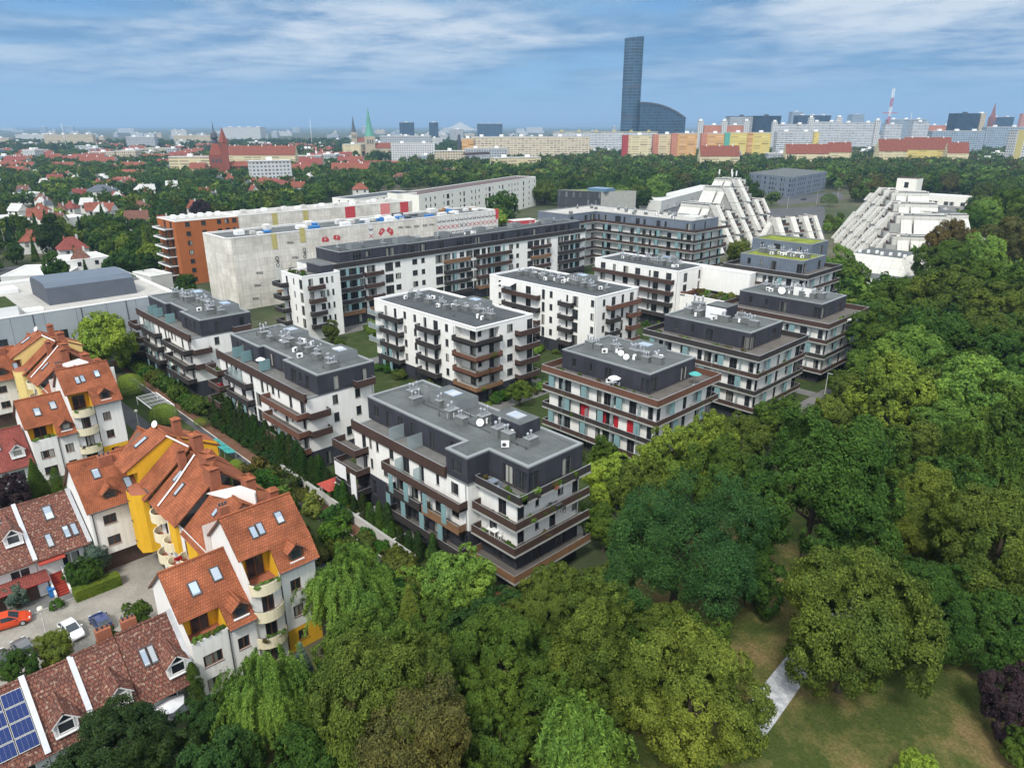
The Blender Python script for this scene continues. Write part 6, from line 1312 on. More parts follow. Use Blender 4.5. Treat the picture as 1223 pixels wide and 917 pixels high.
spire('stone church with a tall green copper spire', 443, 1150, 127, 163, 11, 'church_stone', 'copper_green'); spire('pale church tower with a thin black spire', 424, 1500, 138, 158, 6, 'church_stone', 'slate'); spire('brownish tower with pointed top on the right skyline', 1179, 2300, 122, 140, 6, 'church_brick', 'church_brick', 'old_tower')
def chimney_stack(lab, px, Y, yt, r, mats):
    x, y = far_frame(px, Y); t = thing('smokestack', lab, 'chimney', (x, y, 0)); h = far_z(yt, Y); n = len(mats)
    for i, mt in enumerate(mats): m = MB(); m.tube((0, 0, h * i / n), (0, 0, h * (i + 1) / n), r * (1 - .3 * i / n), r * (1 - .3 * (i + 1) / n), mt, 10, i == n - 1); sub('shaft', m.mesh('shaft'), t)
chimney_stack('dark brown smokestack in front of the beige slab', 549, 1000, 161, 2.6, ['church_brick', 'slate']); chimney_stack('thin red and white banded chimney in the city', 379, 1000, 176, 1.6, ['ink_pink', 'white_paint', 'ink_pink', 'white_paint', 'ink_pink'])
for i, (px, Y, yt) in enumerate(((80, 1500, 148), (373, 1800, 143), (1082, 1900, 135))): chimney_stack(['slim pale mast in the left distance', 'slim pale mast near the spires', 'slim mast right of the crane'][i], px, Y, yt, .7, ['concrete_pale', 'white_paint'])
x, y = far_frame(1055, 1500); t = thing('tower_crane', 'red and white lattice crane mast above the slabs', 'crane', (x, y, 0), HEAD); h = far_z(106, 1500)
for i in range(7):
    m = MB(); z0, z1 = h * i / 7, h * (i + 1) / 7
    for sx in (-1, 1):
        for sy in (-1, 1): m.tube((sx * 1.7, sy * 1.7, z0), (sx * 1.7, sy * 1.7, z1), .32, .32, 'ink_red' if i % 2 else 'white_paint', 5)
    m.tube((-1.7, -1.7, z0), (1.7, -1.7, z1), .35, .35, 'ink_red' if i % 2 else 'white_paint', 5); m.tube((-1.7, 1.7, z0), (-1.7, -1.7, z1), .35, .35, 'ink_red' if i % 2 else 'white_paint', 5); sub('mast_section', m.mesh('mast_section'), t)
m = MB(); m.tube((-14, 0, h * .62), (16, 0, h * .62), .8, .5, 'ink_red', 5); sub('jib', m.mesh('jib'), t)
x, y = far_frame(550, 6000); t = thing('stadium', 'pale pointed stadium roof at the horizon', 'stadium', (x, y, 0)); m = MB(); m.lathe([(160, 0), (160, 12), (100, 22), (0, 74)], 'concrete', 20); sub('shell', m.mesh('shell'), t)
# ------------------------------------------------------------------ vegetation
def unit(rng, n):
    v = rng.normal(size=(n, 3)); return v / np.linalg.norm(v, axis=1, keepdims=True)
def leaf_data(rng, C, N, S, elong=1.35):
    n = len(C); h = unit(rng, n); U = np.cross(N, h); U /= np.linalg.norm(U, axis=1, keepdims=True) + 1e-9; W = np.cross(N, U)
    s = S[:, None]; v = np.empty((n, 4, 3)); v[:, 0] = C - U * s * elong; v[:, 1] = C - W * s * .62 + U * s * .1; v[:, 2] = C + U * s * elong; v[:, 3] = C + W * s * .62 + U * s * .1
    return v.reshape(-1, 3)
def quads_mesh(name, V, mat, tints=None):
    n = len(V) // 4; me = bpy.data.meshes.new(name); me.vertices.add(len(V)); me.vertices.foreach_set('co', V.astype(np.float32).ravel())
    me.loops.add(4 * n); me.loops.foreach_set('vertex_index', np.arange(4 * n, dtype=np.int32)); me.polygons.add(n)
    me.polygons.foreach_set('loop_start', np.arange(0, 4 * n, 4, dtype=np.int32)); me.polygons.foreach_set('loop_total', np.full(n, 4, dtype=np.int32))
    me.materials.append(MATS[mat])
    if tints is not None:
        a = me.color_attributes.new('tint', 'FLOAT_COLOR', 'POINT'); t = np.ones((len(V), 4), np.float32); t[:, :3] = np.repeat(tints, 4, axis=0); a.data.foreach_set('color', t.ravel())
    me.update(); me.validate(); return me
def nrm(v): return v / (np.linalg.norm(v, axis=1, keepdims=True) + 1e-9)
def crown_pts(rng, kind, n):
    """leaf centres and facing of a crown of radius 1 about the origin"""
    if kind in ('round', 'oval', 'wide', 'shrub', 'plume'):
        st = {'plume': (1.05, 1.05, .9), 'round': (1, 1, 1.02), 'oval': (.84, .84, 1.3), 'wide': (1.05, 1.05, .82), 'shrub': (1, 1, .7)}[kind]; K = {'shrub': 14, 'plume': 62}.get(kind, 44)
        d = unit(rng, K * 3); d = d[d[:, 2] > (-.72 if kind != 'shrub' else -.1)][:K]; lc = d * rng.uniform(*((.25, .98) if kind == 'plume' else (.30, .86)), (len(d), 1)) * np.array(st); lr = rng.uniform(.17, .36, len(d)) * (.72 if kind == 'plume' else 1) * (1.25 if kind == 'shrub' else 1)
        sub_c, sub_o, sub_r = [], [], []
        for c, r in zip(lc, lr):
            o = c / (np.linalg.norm(c) + 1e-6); q = unit(rng, 34); q = q[(q @ o) > -.2][:20]
            sub_c.append(c + q * r * rng.uniform(.7, 1.0, (len(q), 1))); sub_o.append(q); sub_r.append(rng.uniform(.22, .46, len(q)) * r)
        sc, so, sr = np.vstack(sub_c), np.vstack(sub_o), np.concatenate(sub_r); k = rng.choice(len(sc), n, p=sr ** 2 / (sr ** 2).sum())
        q = unit(rng, n); o = so[k]; q = np.where(((q * o).sum(1) < -.1)[:, None], -q, q)
        C = sc[k] + q * (sr[k] * rng.uniform(.6, 1.06, n))[:, None]; N = nrm(q + .5 * o + rng.normal(size=(n, 3)) * .45 + np.array([0, 0, .25])); return C, N
    if kind == 'willow':
        K = 60; d = unit(rng, K * 3); d = d[d[:, 2] > -.15][:K]; lc = d * rng.uniform(.35, .78, (len(d), 1)) * np.array([1, 1, .95]) + [0, 0, .15]; ln = rng.uniform(.22, .62, len(d)); per = 9
        cs = []; k = rng.integers(0, len(d), n); j = rng.integers(0, per, n); off = rng.normal(size=(len(d), per, 3)) * .11; t = rng.uniform(0, 1, n)
        C = lc[k] + off[k, j] + np.stack([d[k, 0] * .22 * np.sqrt(t), d[k, 1] * .22 * np.sqrt(t), .10 - t * ln[k]], 1) + rng.normal(size=(n, 3)) * .022
        N = nrm(np.stack([d[k, 0], d[k, 1], np.full(n, .35)], 1) + rng.normal(size=(n, 3)) * .5); return C, N
    if kind == 'robinia':  # feathery plumes
        C, N = crown_pts(rng, 'plume', n); q = np.linalg.norm(C, axis=1, keepdims=True); C = C * (1.12 - .1 * np.sin(C[:, :1] * 5 + 1) * np.cos(C[:, 1:2] * 4)); C += rng.normal(size=(n, 3)) * .022; return C, nrm(N + [0, 0, .3])
    if kind == 'spruce':
        t = rng.uniform(0, 1, n) ** .6; lay = np.floor(t * 16) / 16 + rng.uniform(0, .012, n); a = rng.uniform(0, 2 * np.pi, n); br = np.round(a / (2 * np.pi / 11)) * (2 * np.pi / 11) + lay * 7; a = br + rng.normal(size=n) * .16
        R_ = (lay * .98 + .03) * .42; rr_ = R_ * np.sqrt(rng.uniform(.08, 1, n)); z = 1 - 2 * lay - rr_ * .38 + rng.normal(size=n) * .025
        C = np.stack([rr_ * np.cos(a), rr_ * np.sin(a), z], 1); N = nrm(np.stack([np.cos(a) * .4, np.sin(a) * .4, np.ones(n)], 1) + rng.normal(size=(n, 3)) * .45); return C, N
    if kind == 'column':
        z = rng.uniform(-1, 1, n); pr = np.sqrt(np.clip(1 - ((z + .25) / 1.27) ** 2, 0, 1)) * .30; a = rng.uniform(0, 2 * np.pi, n); w = 1 + .18 * np.sin(a * 5 + z * 9) + .1 * np.sin(a * 3 - z * 17)
        r = pr * w * rng.uniform(.72, 1.05, n); C = np.stack([r * np.cos(a), r * np.sin(a), z], 1); N = nrm(np.stack([np.cos(a), np.sin(a), np.full(n, .5)], 1) + rng.normal(size=(n, 3)) * .4); return C, N
    if kind == 'globe':
        q = unit(rng, n); q[:, 2] = np.where(q[:, 2] < -.3, -q[:, 2], q[:, 2]); C = q * rng.uniform(.93, 1.03, (n, 1)) * np.array([1, 1, .8]); return C, nrm(q + rng.normal(size=(n, 3)) * .3)
    if kind == 'hedge':
        q = rng.uniform(-1, 1, (n, 3)); f = rng.integers(0, 5, n)
        for i, (ax, s) in enumerate(((0, 1), (0, -1), (1, 1), (1, -1), (2, 1))): q[f == i, ax] = s
        N = np.zeros((n, 3)); 
        for i, (ax, s) in enumerate(((0, 1), (0, -1), (1, 1), (1, -1), (2, 1))): N[f == i, ax] = s
        return q + rng.normal(size=(n, 3)) * .03, nrm(N + rng.normal(size=(n, 3)) * .45)
LOD = {'hero': (95000, .0165), 'near': (34000, .028), 'mid': (7000, .06), 'far': (1000, .145)}
CR = {}
def crown_mesh(kind, var, lod):
    k = (kind, var, lod)
    if k not in CR:
        rng = np.random.default_rng(abs(hash_(k))); n, s = LOD[lod]
        f = {'spruce': .75, 'column': .55, 'globe': .6, 'shrub': 1.5, 'hedge': 1.6, 'willow': .8, 'robinia': .62}.get(kind, 1.0); nn = int(n * {'column': .5, 'globe': .45, 'shrub': .3, 'hedge': 1.0, 'spruce': .8}.get(kind, 1))
        C, N = crown_pts(rng, kind, nn); S = rng.uniform(.6, 1.3, len(C)) * s * f; V = leaf_data(rng, C, N, S, {'willow': 2.2, 'robinia': 1.8, 'spruce': 1.9}.get(kind, 1.3)); CR[k] = quads_mesh('crown', V, 'leaf')
    return CR[k]
def hash_(k):
    h = 17
    for ch in repr(k): h = (h * 31 + ord(ch)) % 1000003
    return h
TR = {}
def trunk_mesh(var, pale=False):
    k = (var, pale)
    if k not in TR:
        r = random.Random(var * 7 + 3); m = MB(); mt = 'bark_pale' if pale else 'bark'; pts = [(0, 0, 0), (.02, .01, .35), (r.uniform(-.03, .03), .02, .62), (r.uniform(-.04, .04), r.uniform(-.04, .04), 1.0)]; rad = [.055, .04, .032, .018]
        for i in range(3): m.tube(pts[i], pts[i + 1], rad[i], rad[i + 1], mt, 7, False)
        for j in range(7):
            z = r.uniform(.45, .8); a = j * 2.4 + r.uniform(-.3, .3); l = r.uniform(.25, .42); e = (l * math.cos(a), l * math.sin(a), z + l * r.uniform(.4, .8)); m.tube((0, 0, z), e, .02, .007, mt, 5, False)
            m.tube(e, (e[0] * 1.35, e[1] * 1.2, e[2] + .1), .007, .003, mt, 4, False)
        TR[k] = m.mesh('trunk')
    return TR[k]
TREES = []   # x, y, R for spacing
def tree(label, kind, px, py, rpx, tint, lod='near', group=None, name='broadleaf_tree', hmul=1.0, bare=False, cat='tree', zfix=None, sc=None, trunk=True):
    z = zfix if zfix is not None else 9.0
    for _ in range(5):
        x, y = P(px, py, z); Rr = rpx * depth_of(x, y, z) / FPX
        if zfix is None: z = Rr * 1.15 * hmul if kind not in ('spruce', 'column', 'globe', 'shrub', 'hedge') else Rr * (.98 if kind in ('spruce', 'column') else .6)
    return tree_at(label, kind, x, y, z, Rr, tint, lod, group, name, bare, cat, sc, trunk)
def tree_at(label, kind, x, y, z, Rr, tint, lod='near', group=None, name='broadleaf_tree', bare=False, cat='tree', sc=None, trunk=True):
    var = rnd.randrange({'hero': 3, 'near': 6, 'mid': 6, 'far': 5}[lod]); me = crown_mesh(kind, var, lod)
    TREES.append((x, y, Rr)); a = rnd.uniform(0, 6.28)
    if lod == 'far' or not trunk:
        o = link(name, me, None, (x, y, z), a); e_ = rnd.uniform(.85, 1.15); o.scale = sc or (Rr * e_, Rr / e_, Rr * rnd.uniform(.85, 1.25)); o.color = (*tint, 1); return tag(o, label, cat, group)
    t = thing(name, label, cat, (x, y, 0), 0, group); o = link('crown', me, t, (x, y, z), a); k_ = 1.45 if kind == 'spruce' and lod != 'mid' else 1.0; e_ = rnd.uniform(.88, 1.12) if kind != 'spruce' else 1.0; s = sc or (Rr * k_ * e_, Rr * k_ / e_, Rr * rnd.uniform(.9, 1.2)); o.scale = s; o.color = (*tint, 1)
    tr = link('trunk', trunk_mesh(var, bare), t, (x, y, 0), a); hh = z + Rr * .2; tr.scale = (hh * .9, hh * .9, hh); return t
G = {'geranium': (0.38, 0.02, 0.03), 'mid': (0.0622, 0.1064, 0.0207), 'olive': (0.0796, 0.1137, 0.0233), 'yellow': (0.1338, 0.1877, 0.0318), 'dark': (0.0421, 0.0879, 0.0191), 'blue': (0.033, 0.0822, 0.0276), 'brown': (0.0899, 0.0904, 0.0327), 'light': (0.1224, 0.2123, 0.0448), 'purple': (0.04, 0.026, 0.036), 'spruce': (0.1063, 0.1562, 0.1375), 'pine': (0.0304, 0.0558, 0.0204), 'thuja': (0.0262, 0.0512, 0.0152), 'lime': (0.1962, 0.2804, 0.0457), 'gold': (0.1124, 0.1455, 0.0284), 'rust': (0.0941, 0.0743, 0.0297), 'deep': (0.0308, 0.0669, 0.0201)}
HERO = [
 ('light green weeping willow beside the orange roofed house', 'willow', 415, 715, 58, 'light', 'hero', 'willow_tree'), ('pale green feathery tree below the white orange roofed house', 'willow', 320, 838, 56, 'light', 'hero', 'willow_tree'),
 ('silvery blue spruce beside the cream balconies', 'spruce', 363, 806, 44, 'spruce', 'near', 'spruce_tree'), ('big dark pine hiding the brown roofs', 'round', 140, 903, 80, 'pine', 'hero', 'pine_tree'), ('dark evergreen bush tree between pine and white house wall', 'oval', 246, 872, 38, 'deep', 'near', 'evergreen_tree'), ('green ivy like cypress column at the white house corner', 'column', 233, 820, 30, 'mid', 'near', 'cypress_tree'),
 ('yellowish larch with a pointed top near the willow', 'spruce', 490, 742, 52, 'gold', 'near', 'larch_tree'), ('bright olive green broad crown at the bottom', 'wide', 455, 832, 90, 'olive', 'hero', 'broadleaf_tree'), ('half withered brownish crown at the bottom', 'round', 490, 880, 84, 'brown', 'hero', 'broadleaf_tree'), ('dark olive crown right of the withered one', 'round', 598, 795, 66, 'mid', 'hero', 'broadleaf_tree'),
 ('fresh green round tree at the foot of the front block', 'round', 548, 696, 46, 'light', 'near', 'broadleaf_tree'), ('olive tree beside the faded red garden roof', 'round', 650, 740, 46, 'olive', 'hero', 'broadleaf_tree'), ('tall bronze green lime in the middle of the bottom wood', 'oval', 716, 785, 78, 'olive', 'hero', 'lime_tree'), ('dark olive crown filling the gap above the weeping crown', 'round', 668, 838, 52, 'mid', 'near', 'broadleaf_tree'), ('olive bush tree between larch and fresh green tree', 'round', 520, 752, 36, 'mid', 'near', 'broadleaf_tree'), ('pale green weeping crown at the bottom edge', 'willow', 690, 905, 62, 'light', 'near', 'willow_tree'),
 ('large golden olive crown left of the white gravel path', 'round', 824, 842, 88, 'gold', 'hero', 'broadleaf_tree'), ('broad olive tree standing alone on the lawn by the gravel path', 'wide', 1018, 738, 95, 'olive', 'hero', 'broadleaf_tree'), ('huge dark green round maple behind the lone olive tree', 'round', 975, 585, 96, 'dark', 'hero', 'maple_tree'), ('wide blue green feathery robinia beside the front block', 'robinia', 808, 655, 88, 'blue', 'hero', 'robinia_tree'),
 ('dark leafy crown closing the gap between robinia and maple', 'round', 893, 682, 44, 'dark', 'near', 'broadleaf_tree'), ('bright yellow green tree at the right corner of the front block', 'round', 735, 578, 34, 'lime', 'near', 'broadleaf_tree'), ('yellow green tree in front of the rust terraced block', 'round', 800, 558, 44, 'yellow', 'near', 'broadleaf_tree'), ('olive crown between the lime green tree and the robinia', 'round', 762, 590, 40, 'olive', 'near', 'broadleaf_tree'), ('mid green crown left of the big dark maple', 'round', 858, 575, 44, 'mid', 'near', 'broadleaf_tree'),
 ('bright green crown touching the lower rail of the rust terraced block', 'round', 845, 532, 36, 'yellow', 'near', 'broadleaf_tree'), ('golden green crown between the rust terraced and the roof hut block', 'round', 886, 530, 34, 'olive', 'near', 'broadleaf_tree'), ('leafy crown at the foot of the roof hut block', 'round', 928, 508, 34, 'mid', 'near', 'broadleaf_tree'), ('olive crown below the dish block', 'round', 1018, 478, 32, 'olive', 'near', 'broadleaf_tree'), ('mid green tree hiding the base of the front block corner', 'round', 722, 630, 30, 'mid', 'near', 'broadleaf_tree'), ('dark tree between front block and rust terraced block', 'oval', 722, 545, 22, 'mid', 'near', 'broadleaf_tree'),
 ('orange tinged olive tree right of the dark maple', 'oval', 1098, 625, 56, 'gold', 'hero', 'broadleaf_tree'), ('very large olive green tree at the right edge', 'round', 1192, 655, 82, 'olive', 'hero', 'broadleaf_tree'), ('dark green tree behind the lone lawn tree', 'round', 1118, 725, 62, 'dark', 'hero', 'broadleaf_tree'), ('dark green low crown at the right edge of the lawn', 'wide', 1190, 752, 52, 'dark', 'near', 'broadleaf_tree'),
 ('dark purple plum tree at the right edge of the lawn', 'round', 1212, 838, 42, 'purple', 'near', 'plum_tree'), ('light green shrub tree in the lower right corner', 'round', 1222, 890, 26, 'mid', 'near', 'broadleaf_tree'), ('bright green treetop poking in from the bottom edge', 'round', 1096, 922, 26, 'lime', 'near', 'broadleaf_tree'),
 ('yellow green tree in front of the charcoal blocks', 'round', 1075, 480, 52, 'yellow', 'near', 'broadleaf_tree'), ('golden tipped tree at the corner of the dish block', 'round', 985, 508, 34, 'gold', 'near', 'broadleaf_tree'), ('fresh green crown below the golden tipped tree', 'round', 1040, 545, 50, 'mid', 'near', 'broadleaf_tree'), ('spring green crown high in the right wood', 'round', 1165, 490, 52, 'light', 'near', 'broadleaf_tree'), ('drooping green tree above the right edge giant', 'willow', 1165, 568, 54, 'mid', 'near', 'broadleaf_tree'),
 ('dark crown behind the yellow green wood tree', 'round', 1115, 415, 48, 'dark', 'near', 'broadleaf_tree'), ('dark oak like crown at the right edge of the wood', 'round', 1200, 430, 48, 'dark', 'near', 'broadleaf_tree'), ('green tree hugging the ringed block with the white dish', 'oval', 1052, 410, 40, 'mid', 'near', 'broadleaf_tree'), ('mid green tree before the low white sloped roofs', 'round', 1070, 365, 34, 'mid', 'near', 'broadleaf_tree'), ('pale green tree beside the green roofed block', 'oval', 1000, 322, 22, 'light', 'near', 'broadleaf_tree'), ('rust tinged tree by the upper right edge', 'round', 1135, 300, 32, 'rust', 'near', 'broadleaf_tree'), ('brown autumn tree at the right edge', 'round', 1205, 298, 34, 'brown', 'near', 'broadleaf_tree'), ('dense dark tree beside the car park', 'round', 1155, 272, 26, 'dark', 'near', 'broadleaf_tree'), ('fresh green tree at the upper right edge of the wood', 'round', 1213, 256, 30, 'mid', 'near', 'broadleaf_tree'), ('green crown left of the upper right edge tree', 'round', 1180, 262, 24, 'light', 'near', 'broadleaf_tree'), ('mid green crown right of the low white sloped roofs', 'round', 1125, 322, 34, 'mid', 'near', 'broadleaf_tree'), ('olive crown at the right edge above the dark oak', 'round', 1215, 372, 40, 'olive', 'near', 'broadleaf_tree'), ('light crown below the dense dark tree', 'round', 1165, 318, 30, 'light', 'near', 'broadleaf_tree'),
 ('olive crown behind the yellow green wood tree', 'round', 1130, 365, 44, 'olive', 'near', 'broadleaf_tree'), ('dark green crown above the drooping tree', 'round', 1205, 520, 46, 'mid', 'near', 'broadleaf_tree'), ('green crown under the rust tinged tree', 'round', 1180, 350, 46, 'mid', 'near', 'broadleaf_tree'), ('olive treetop between maple and spring green crown', 'round', 1105, 545, 44, 'olive', 'near', 'broadleaf_tree'),
 ('bright lime coloured tree in front of the grey hall', 'round', 122, 408, 34, 'lime', 'near', 'broadleaf_tree'), ('dark purple plum tree among the brown roofs', 'round', 12, 588, 24, 'purple', 'near', 'plum_tree'), ('leafy small tree behind the parked cars', 'round', 25, 800, 23, 'dark', 'near', 'broadleaf_tree'), ('yellow bush tree beside the white car', 'wide', 66, 776, 23, 'gold', 'near', 'broadleaf_tree'), ('silver green small tree before the garages', 'round', 18, 712, 14, 'spruce', 'near', 'broadleaf_tree'),
 ('dark pine rising over the villa roofs', 'oval', 60, 282, 22, 'pine', 'near', 'pine_tree'), ('tall slim poplar before the cream slab', 'column', 446, 243, 15, 'dark', 'mid', 'poplar_tree'), ('second slimmer poplar before the cream slab', 'column', 456, 245, 13, 'dark', 'mid', 'poplar_tree'), ('poplar in front of the long cream facade', 'column', 509, 241, 13, 'mid', 'mid', 'poplar_tree'), ('dark round tree hiding the right end of the cream slab', 'round', 598, 247, 20, 'dark', 'mid', 'broadleaf_tree'), ('light yellow shrubs right of the lettered netting', 'wide', 592, 262, 14, 'lime', 'mid', 'broadleaf_tree'), ('purple crown in the villa quarter', 'round', 240, 250, 12, 'purple', 'mid', 'plum_tree'), ('small tree at the foot of the orange slab', 'round', 222, 342, 14, 'dark', 'near', 'broadleaf_tree'),
 ('conical green spruce by the brown terraced roofs', 'spruce', 42, 570, 26, 'mid', 'near', 'spruce_tree'), ('small cypress pair tree next to the conical spruce', 'column', 68, 577, 20, 'mid', 'near', 'cypress_tree'), ('dark column cypress before the second white house', 'column', 72, 546, 18, 'dark', 'near', 'cypress_tree'), ('round dark juniper at the foot of the yellow loggia house', 'round', 113, 668, 19, 'spruce', 'near', 'juniper_tree'), ('dark shrub mass before the yellow bay wall', 'wide', 97, 684, 20, 'dark', 'near', 'broadleaf_tree'),
 ('bushy green tree behind the navy car', 'round', 163, 738, 20, 'mid', 'near', 'broadleaf_tree'), ('rounded olive tree left of the navy car bushes', 'round', 128, 762, 13, 'dark', 'near', 'broadleaf_tree'), ('courtyard tree beside the far white blocks', 'round', 820, 345, 12, 'mid', 'near', 'broadleaf_tree'), ('olive tree between turquoise block and terraced blocks', 'round', 884, 300, 15, 'gold', 'near', 'broadleaf_tree'), ('round clipped tree in the crossroads lawn', 'globe', 990, 240, 11, 'mid', 'mid', 'broadleaf_tree')]
for lab, kind, px, py, rp, tn, lod, nm in HERO: tree(lab, kind, px, py, rp, G[tn], lod, None, nm)
# keep-out boxes (x0, x1, y0, y1) of buildings
KEEP = [(-82, -43, 43, 61), (-126, -88, 43, 61), (-168, -132, 43, 61), (-132, -90, 78, 101), (-134, -91, 114, 136), (-131, -82, 152, 172), (-79, -50, 78, 100), (-80, -50, 108, 131), (-81, -51, 138, 162), (-100, -68, 166, 200), (-182, -152, 78, 195), (-194, -126, 192, 234), (-217, -163, -20, 60), (-216, -194, 78, 186), (-262, -240, 80, 180), (-100, -54, -10, 32), (-160, -112, -10, 32), (-165, -120, 254, 330), (-100, -64, 224, 268), (-285, -205, 465, 600), (-310, -248, 305, 365), (-335, -262, 195, 345), (-150, -85, 268, 352)]
for o in list(scene.objects):
    if o.parent is None and o.get('category') in ('office', 'building', 'apartment block', 'house', 'tower') and o.type == 'EMPTY' and math.hypot(o.location.x, o.location.y) > 230: KEEP.append((o.location.x - 10, o.location.x + 10, o.location.y - 10, o.location.y + 10))
for (x, y, w_) in VK: KEEP.append((x + 5.5 - 11, x + 5.5 + 11, y - 5.5 - 11, y - 5.5 + 11))
def inpoly(x, y, poly):
    c = False; j = len(poly) - 1
    for i in range(len(poly)):
        xi, yi = poly[i]; xj, yj = poly[j]
        if (yi > y) != (yj > y) and x < (xj - xi) * (y - yi) / (yj - yi + 1e-9) + xi: c = not c
        j = i
    return c
CELL = {}
def too_close(x, y, r, f):
    cx, cy = int(x // 12), int(y // 12)
    for i in range(cx - 2, cx + 3):
        for j in range(cy - 2, cy + 3):
            for (a, b, q) in CELL.get((i, j), ()):
                if math.hypot(a - x, b - y) < f * (r + q): return True
    return False
def remember(x, y, r): CELL.setdefault((int(x // 12), int(y // 12)), []).append((x, y, r))
for x, y, r in TREES: remember(x, y, r)
ROADS_PX = [[(925, 234), (1005, 230), (1008, 238), (930, 245)], [(0, 318), (90, 316), (90, 345), (0, 350)], [(915, 250), (985, 246), (985, 292), (920, 285)], [(1080, 236), (1165, 238), (1160, 268), (1090, 262)], [(795, 236), (850, 226), (850, 250), (795, 256)]]
def scatter(poly, n, rr, f, seed, ymax=9999):
    r = random.Random(seed); xs = [p[0] for p in poly]; ys = [p[1] for p in poly]; pts = [P(*p, 0) for p in poly]; out = []
    ax, bx, ay, by = min(p[0] for p in pts), max(p[0] for p in pts), min(p[1] for p in pts), max(p[1] for p in pts)
    for _ in range(n):
        x, y = r.uniform(ax, bx), r.uniform(ay, by)
        if x * FW[0] + y * FW[1] < 20: continue
        px, py = PX(x, y, 0)
        if not inpoly(px, py, poly) or any(a < x < b and c < y < d for a, b, c, d in KEEP) or any(inpoly(px, py, q) for q in ROADS_PX): continue
        R_ = r.uniform(*rr)
        if too_close(x, y, R_, f): continue
        remember(x, y, R_); out.append((x, y, R_))
    return out
TINTS = ['mid', 'dark', 'olive', 'dark', 'mid', 'deep', 'yellow', 'dark', 'mid', 'dark', 'mid', 'olive', 'deep', 'blue']
def tone(r, names):
    t = G[r.choice(names)]; k = r.uniform(.8, 1.25); return tuple(c * k for c in t)
words_ = {'mid': 'mid green', 'dark': 'dark green', 'olive': 'olive green', 'deep': 'very dark green', 'yellow': 'yellow green', 'brown': 'brownish', 'light': 'light green', 'gold': 'golden green', 'blue': 'bluish green'}
MASS = []
budget = {}
def plant(zone, where, pts, names, kinds, limit, seed):
    r = random.Random(seed); pts = sorted(pts, key=lambda p: -p[2] / depth_of(p[0], p[1], 8))
    for i, (x, y, R_) in enumerate(pts):
        nm = r.choice(names); k = r.uniform(.8, 1.25) * (.95 if zone in ('left',) else .85 if zone in ('belt', 'far') else 1.0); t = tuple(c * k for c in G[nm]); kind = r.choice(kinds); z = R_ * 1.25; d = depth_of(x, y, z); rp = R_ * FPX / d
        if i < limit:
            tree_at(f'{words_[nm]} {"conical" if kind == "spruce" else "leafy"} tree {where}', kind, x, y, z if kind != 'spruce' else R_ * 1.2, R_ if kind != 'spruce' else R_ * 1.25, t, 'near' if rp > 30 else ('mid' if rp > 7 else 'far'), f'{words_[nm]} trees {where}', 'conifer_tree' if kind == 'spruce' else 'broadleaf_tree')
        else: MASS.append((zone, x, y, R_, t, rp))
Zwood = [(1005, 345), (1040, 310), (1110, 340), (1130, 285), (1300, 240), (1360, 600), (1260, 700), (1140, 700), (1060, 600), (1035, 500), (1012, 430)]
plant('right', 'deep in the right hand park wood', scatter(Zwood, 5000, (3.8, 6.5), .62, 1), ['mid', 'dark', 'olive', 'mid', 'dark', 'light', 'deep'], ['round', 'round', 'oval', 'wide'], 70, 1)
Zbot = [(250, 960), (420, 850), (490, 760), (570, 735), (720, 735), (850, 820), (880, 1000), (560, 1050)]
plant('bottom', 'in the shade of the bottom wood', scatter(Zbot, 1500, (2.6, 4.2), .62, 2), ['dark', 'deep', 'mid', 'olive'], ['round', 'wide'], 30, 2)
Zleft = [(-60, 345), (-60, 190), (60, 184), (150, 186), (250, 184), (430, 196), (560, 210), (560, 222), (420, 232), (330, 262), (215, 265), (200, 345), (130, 350)]
plant('left', 'in the leafy villa quarter', scatter(Zleft, 26000, (2.6, 5.2), .62, 3), TINTS, ['round', 'round', 'oval', 'wide', 'spruce'], 95, 3)
Zbelt = [(400, 212), (560, 194), (640, 186), (760, 182), (900, 176), (1020, 176), (1250, 170), (1260, 262), (1160, 262), (1130, 242), (1010, 242), (890, 250), (800, 246), (770, 252), (700, 256), (650, 256), (600, 268), (560, 268), (560, 226)]
plant('belt', 'in the park belt before the city slabs', scatter(Zbelt, 30000, (4.2, 7.0), .58, 4), ['dark', 'mid', 'deep', 'dark', 'olive', 'mid', 'light', 'brown'], ['round', 'round', 'oval', 'wide'], 75, 4)
Zfar = [(-40, 186), (-40, 172), (300, 172), (560, 168), (1250, 162), (1250, 172), (760, 182), (560, 196), (430, 198)]
plant('far', 'far in the city', scatter(Zfar, 16000, (5, 8), .8, 5), ['dark', 'mid', 'deep'], ['round'], 0, 5)
Zmid = [(860, 300), (1010, 268), (1020, 305), (1010, 340), (1000, 300), (880, 330)]
plant('estate', 'between the terraced buildings and the estate', scatter(Zmid, 800, (2.2, 3.6), .7, 6), ['mid', 'olive', 'light', 'yellow'], ['round', 'oval'], 25, 6)
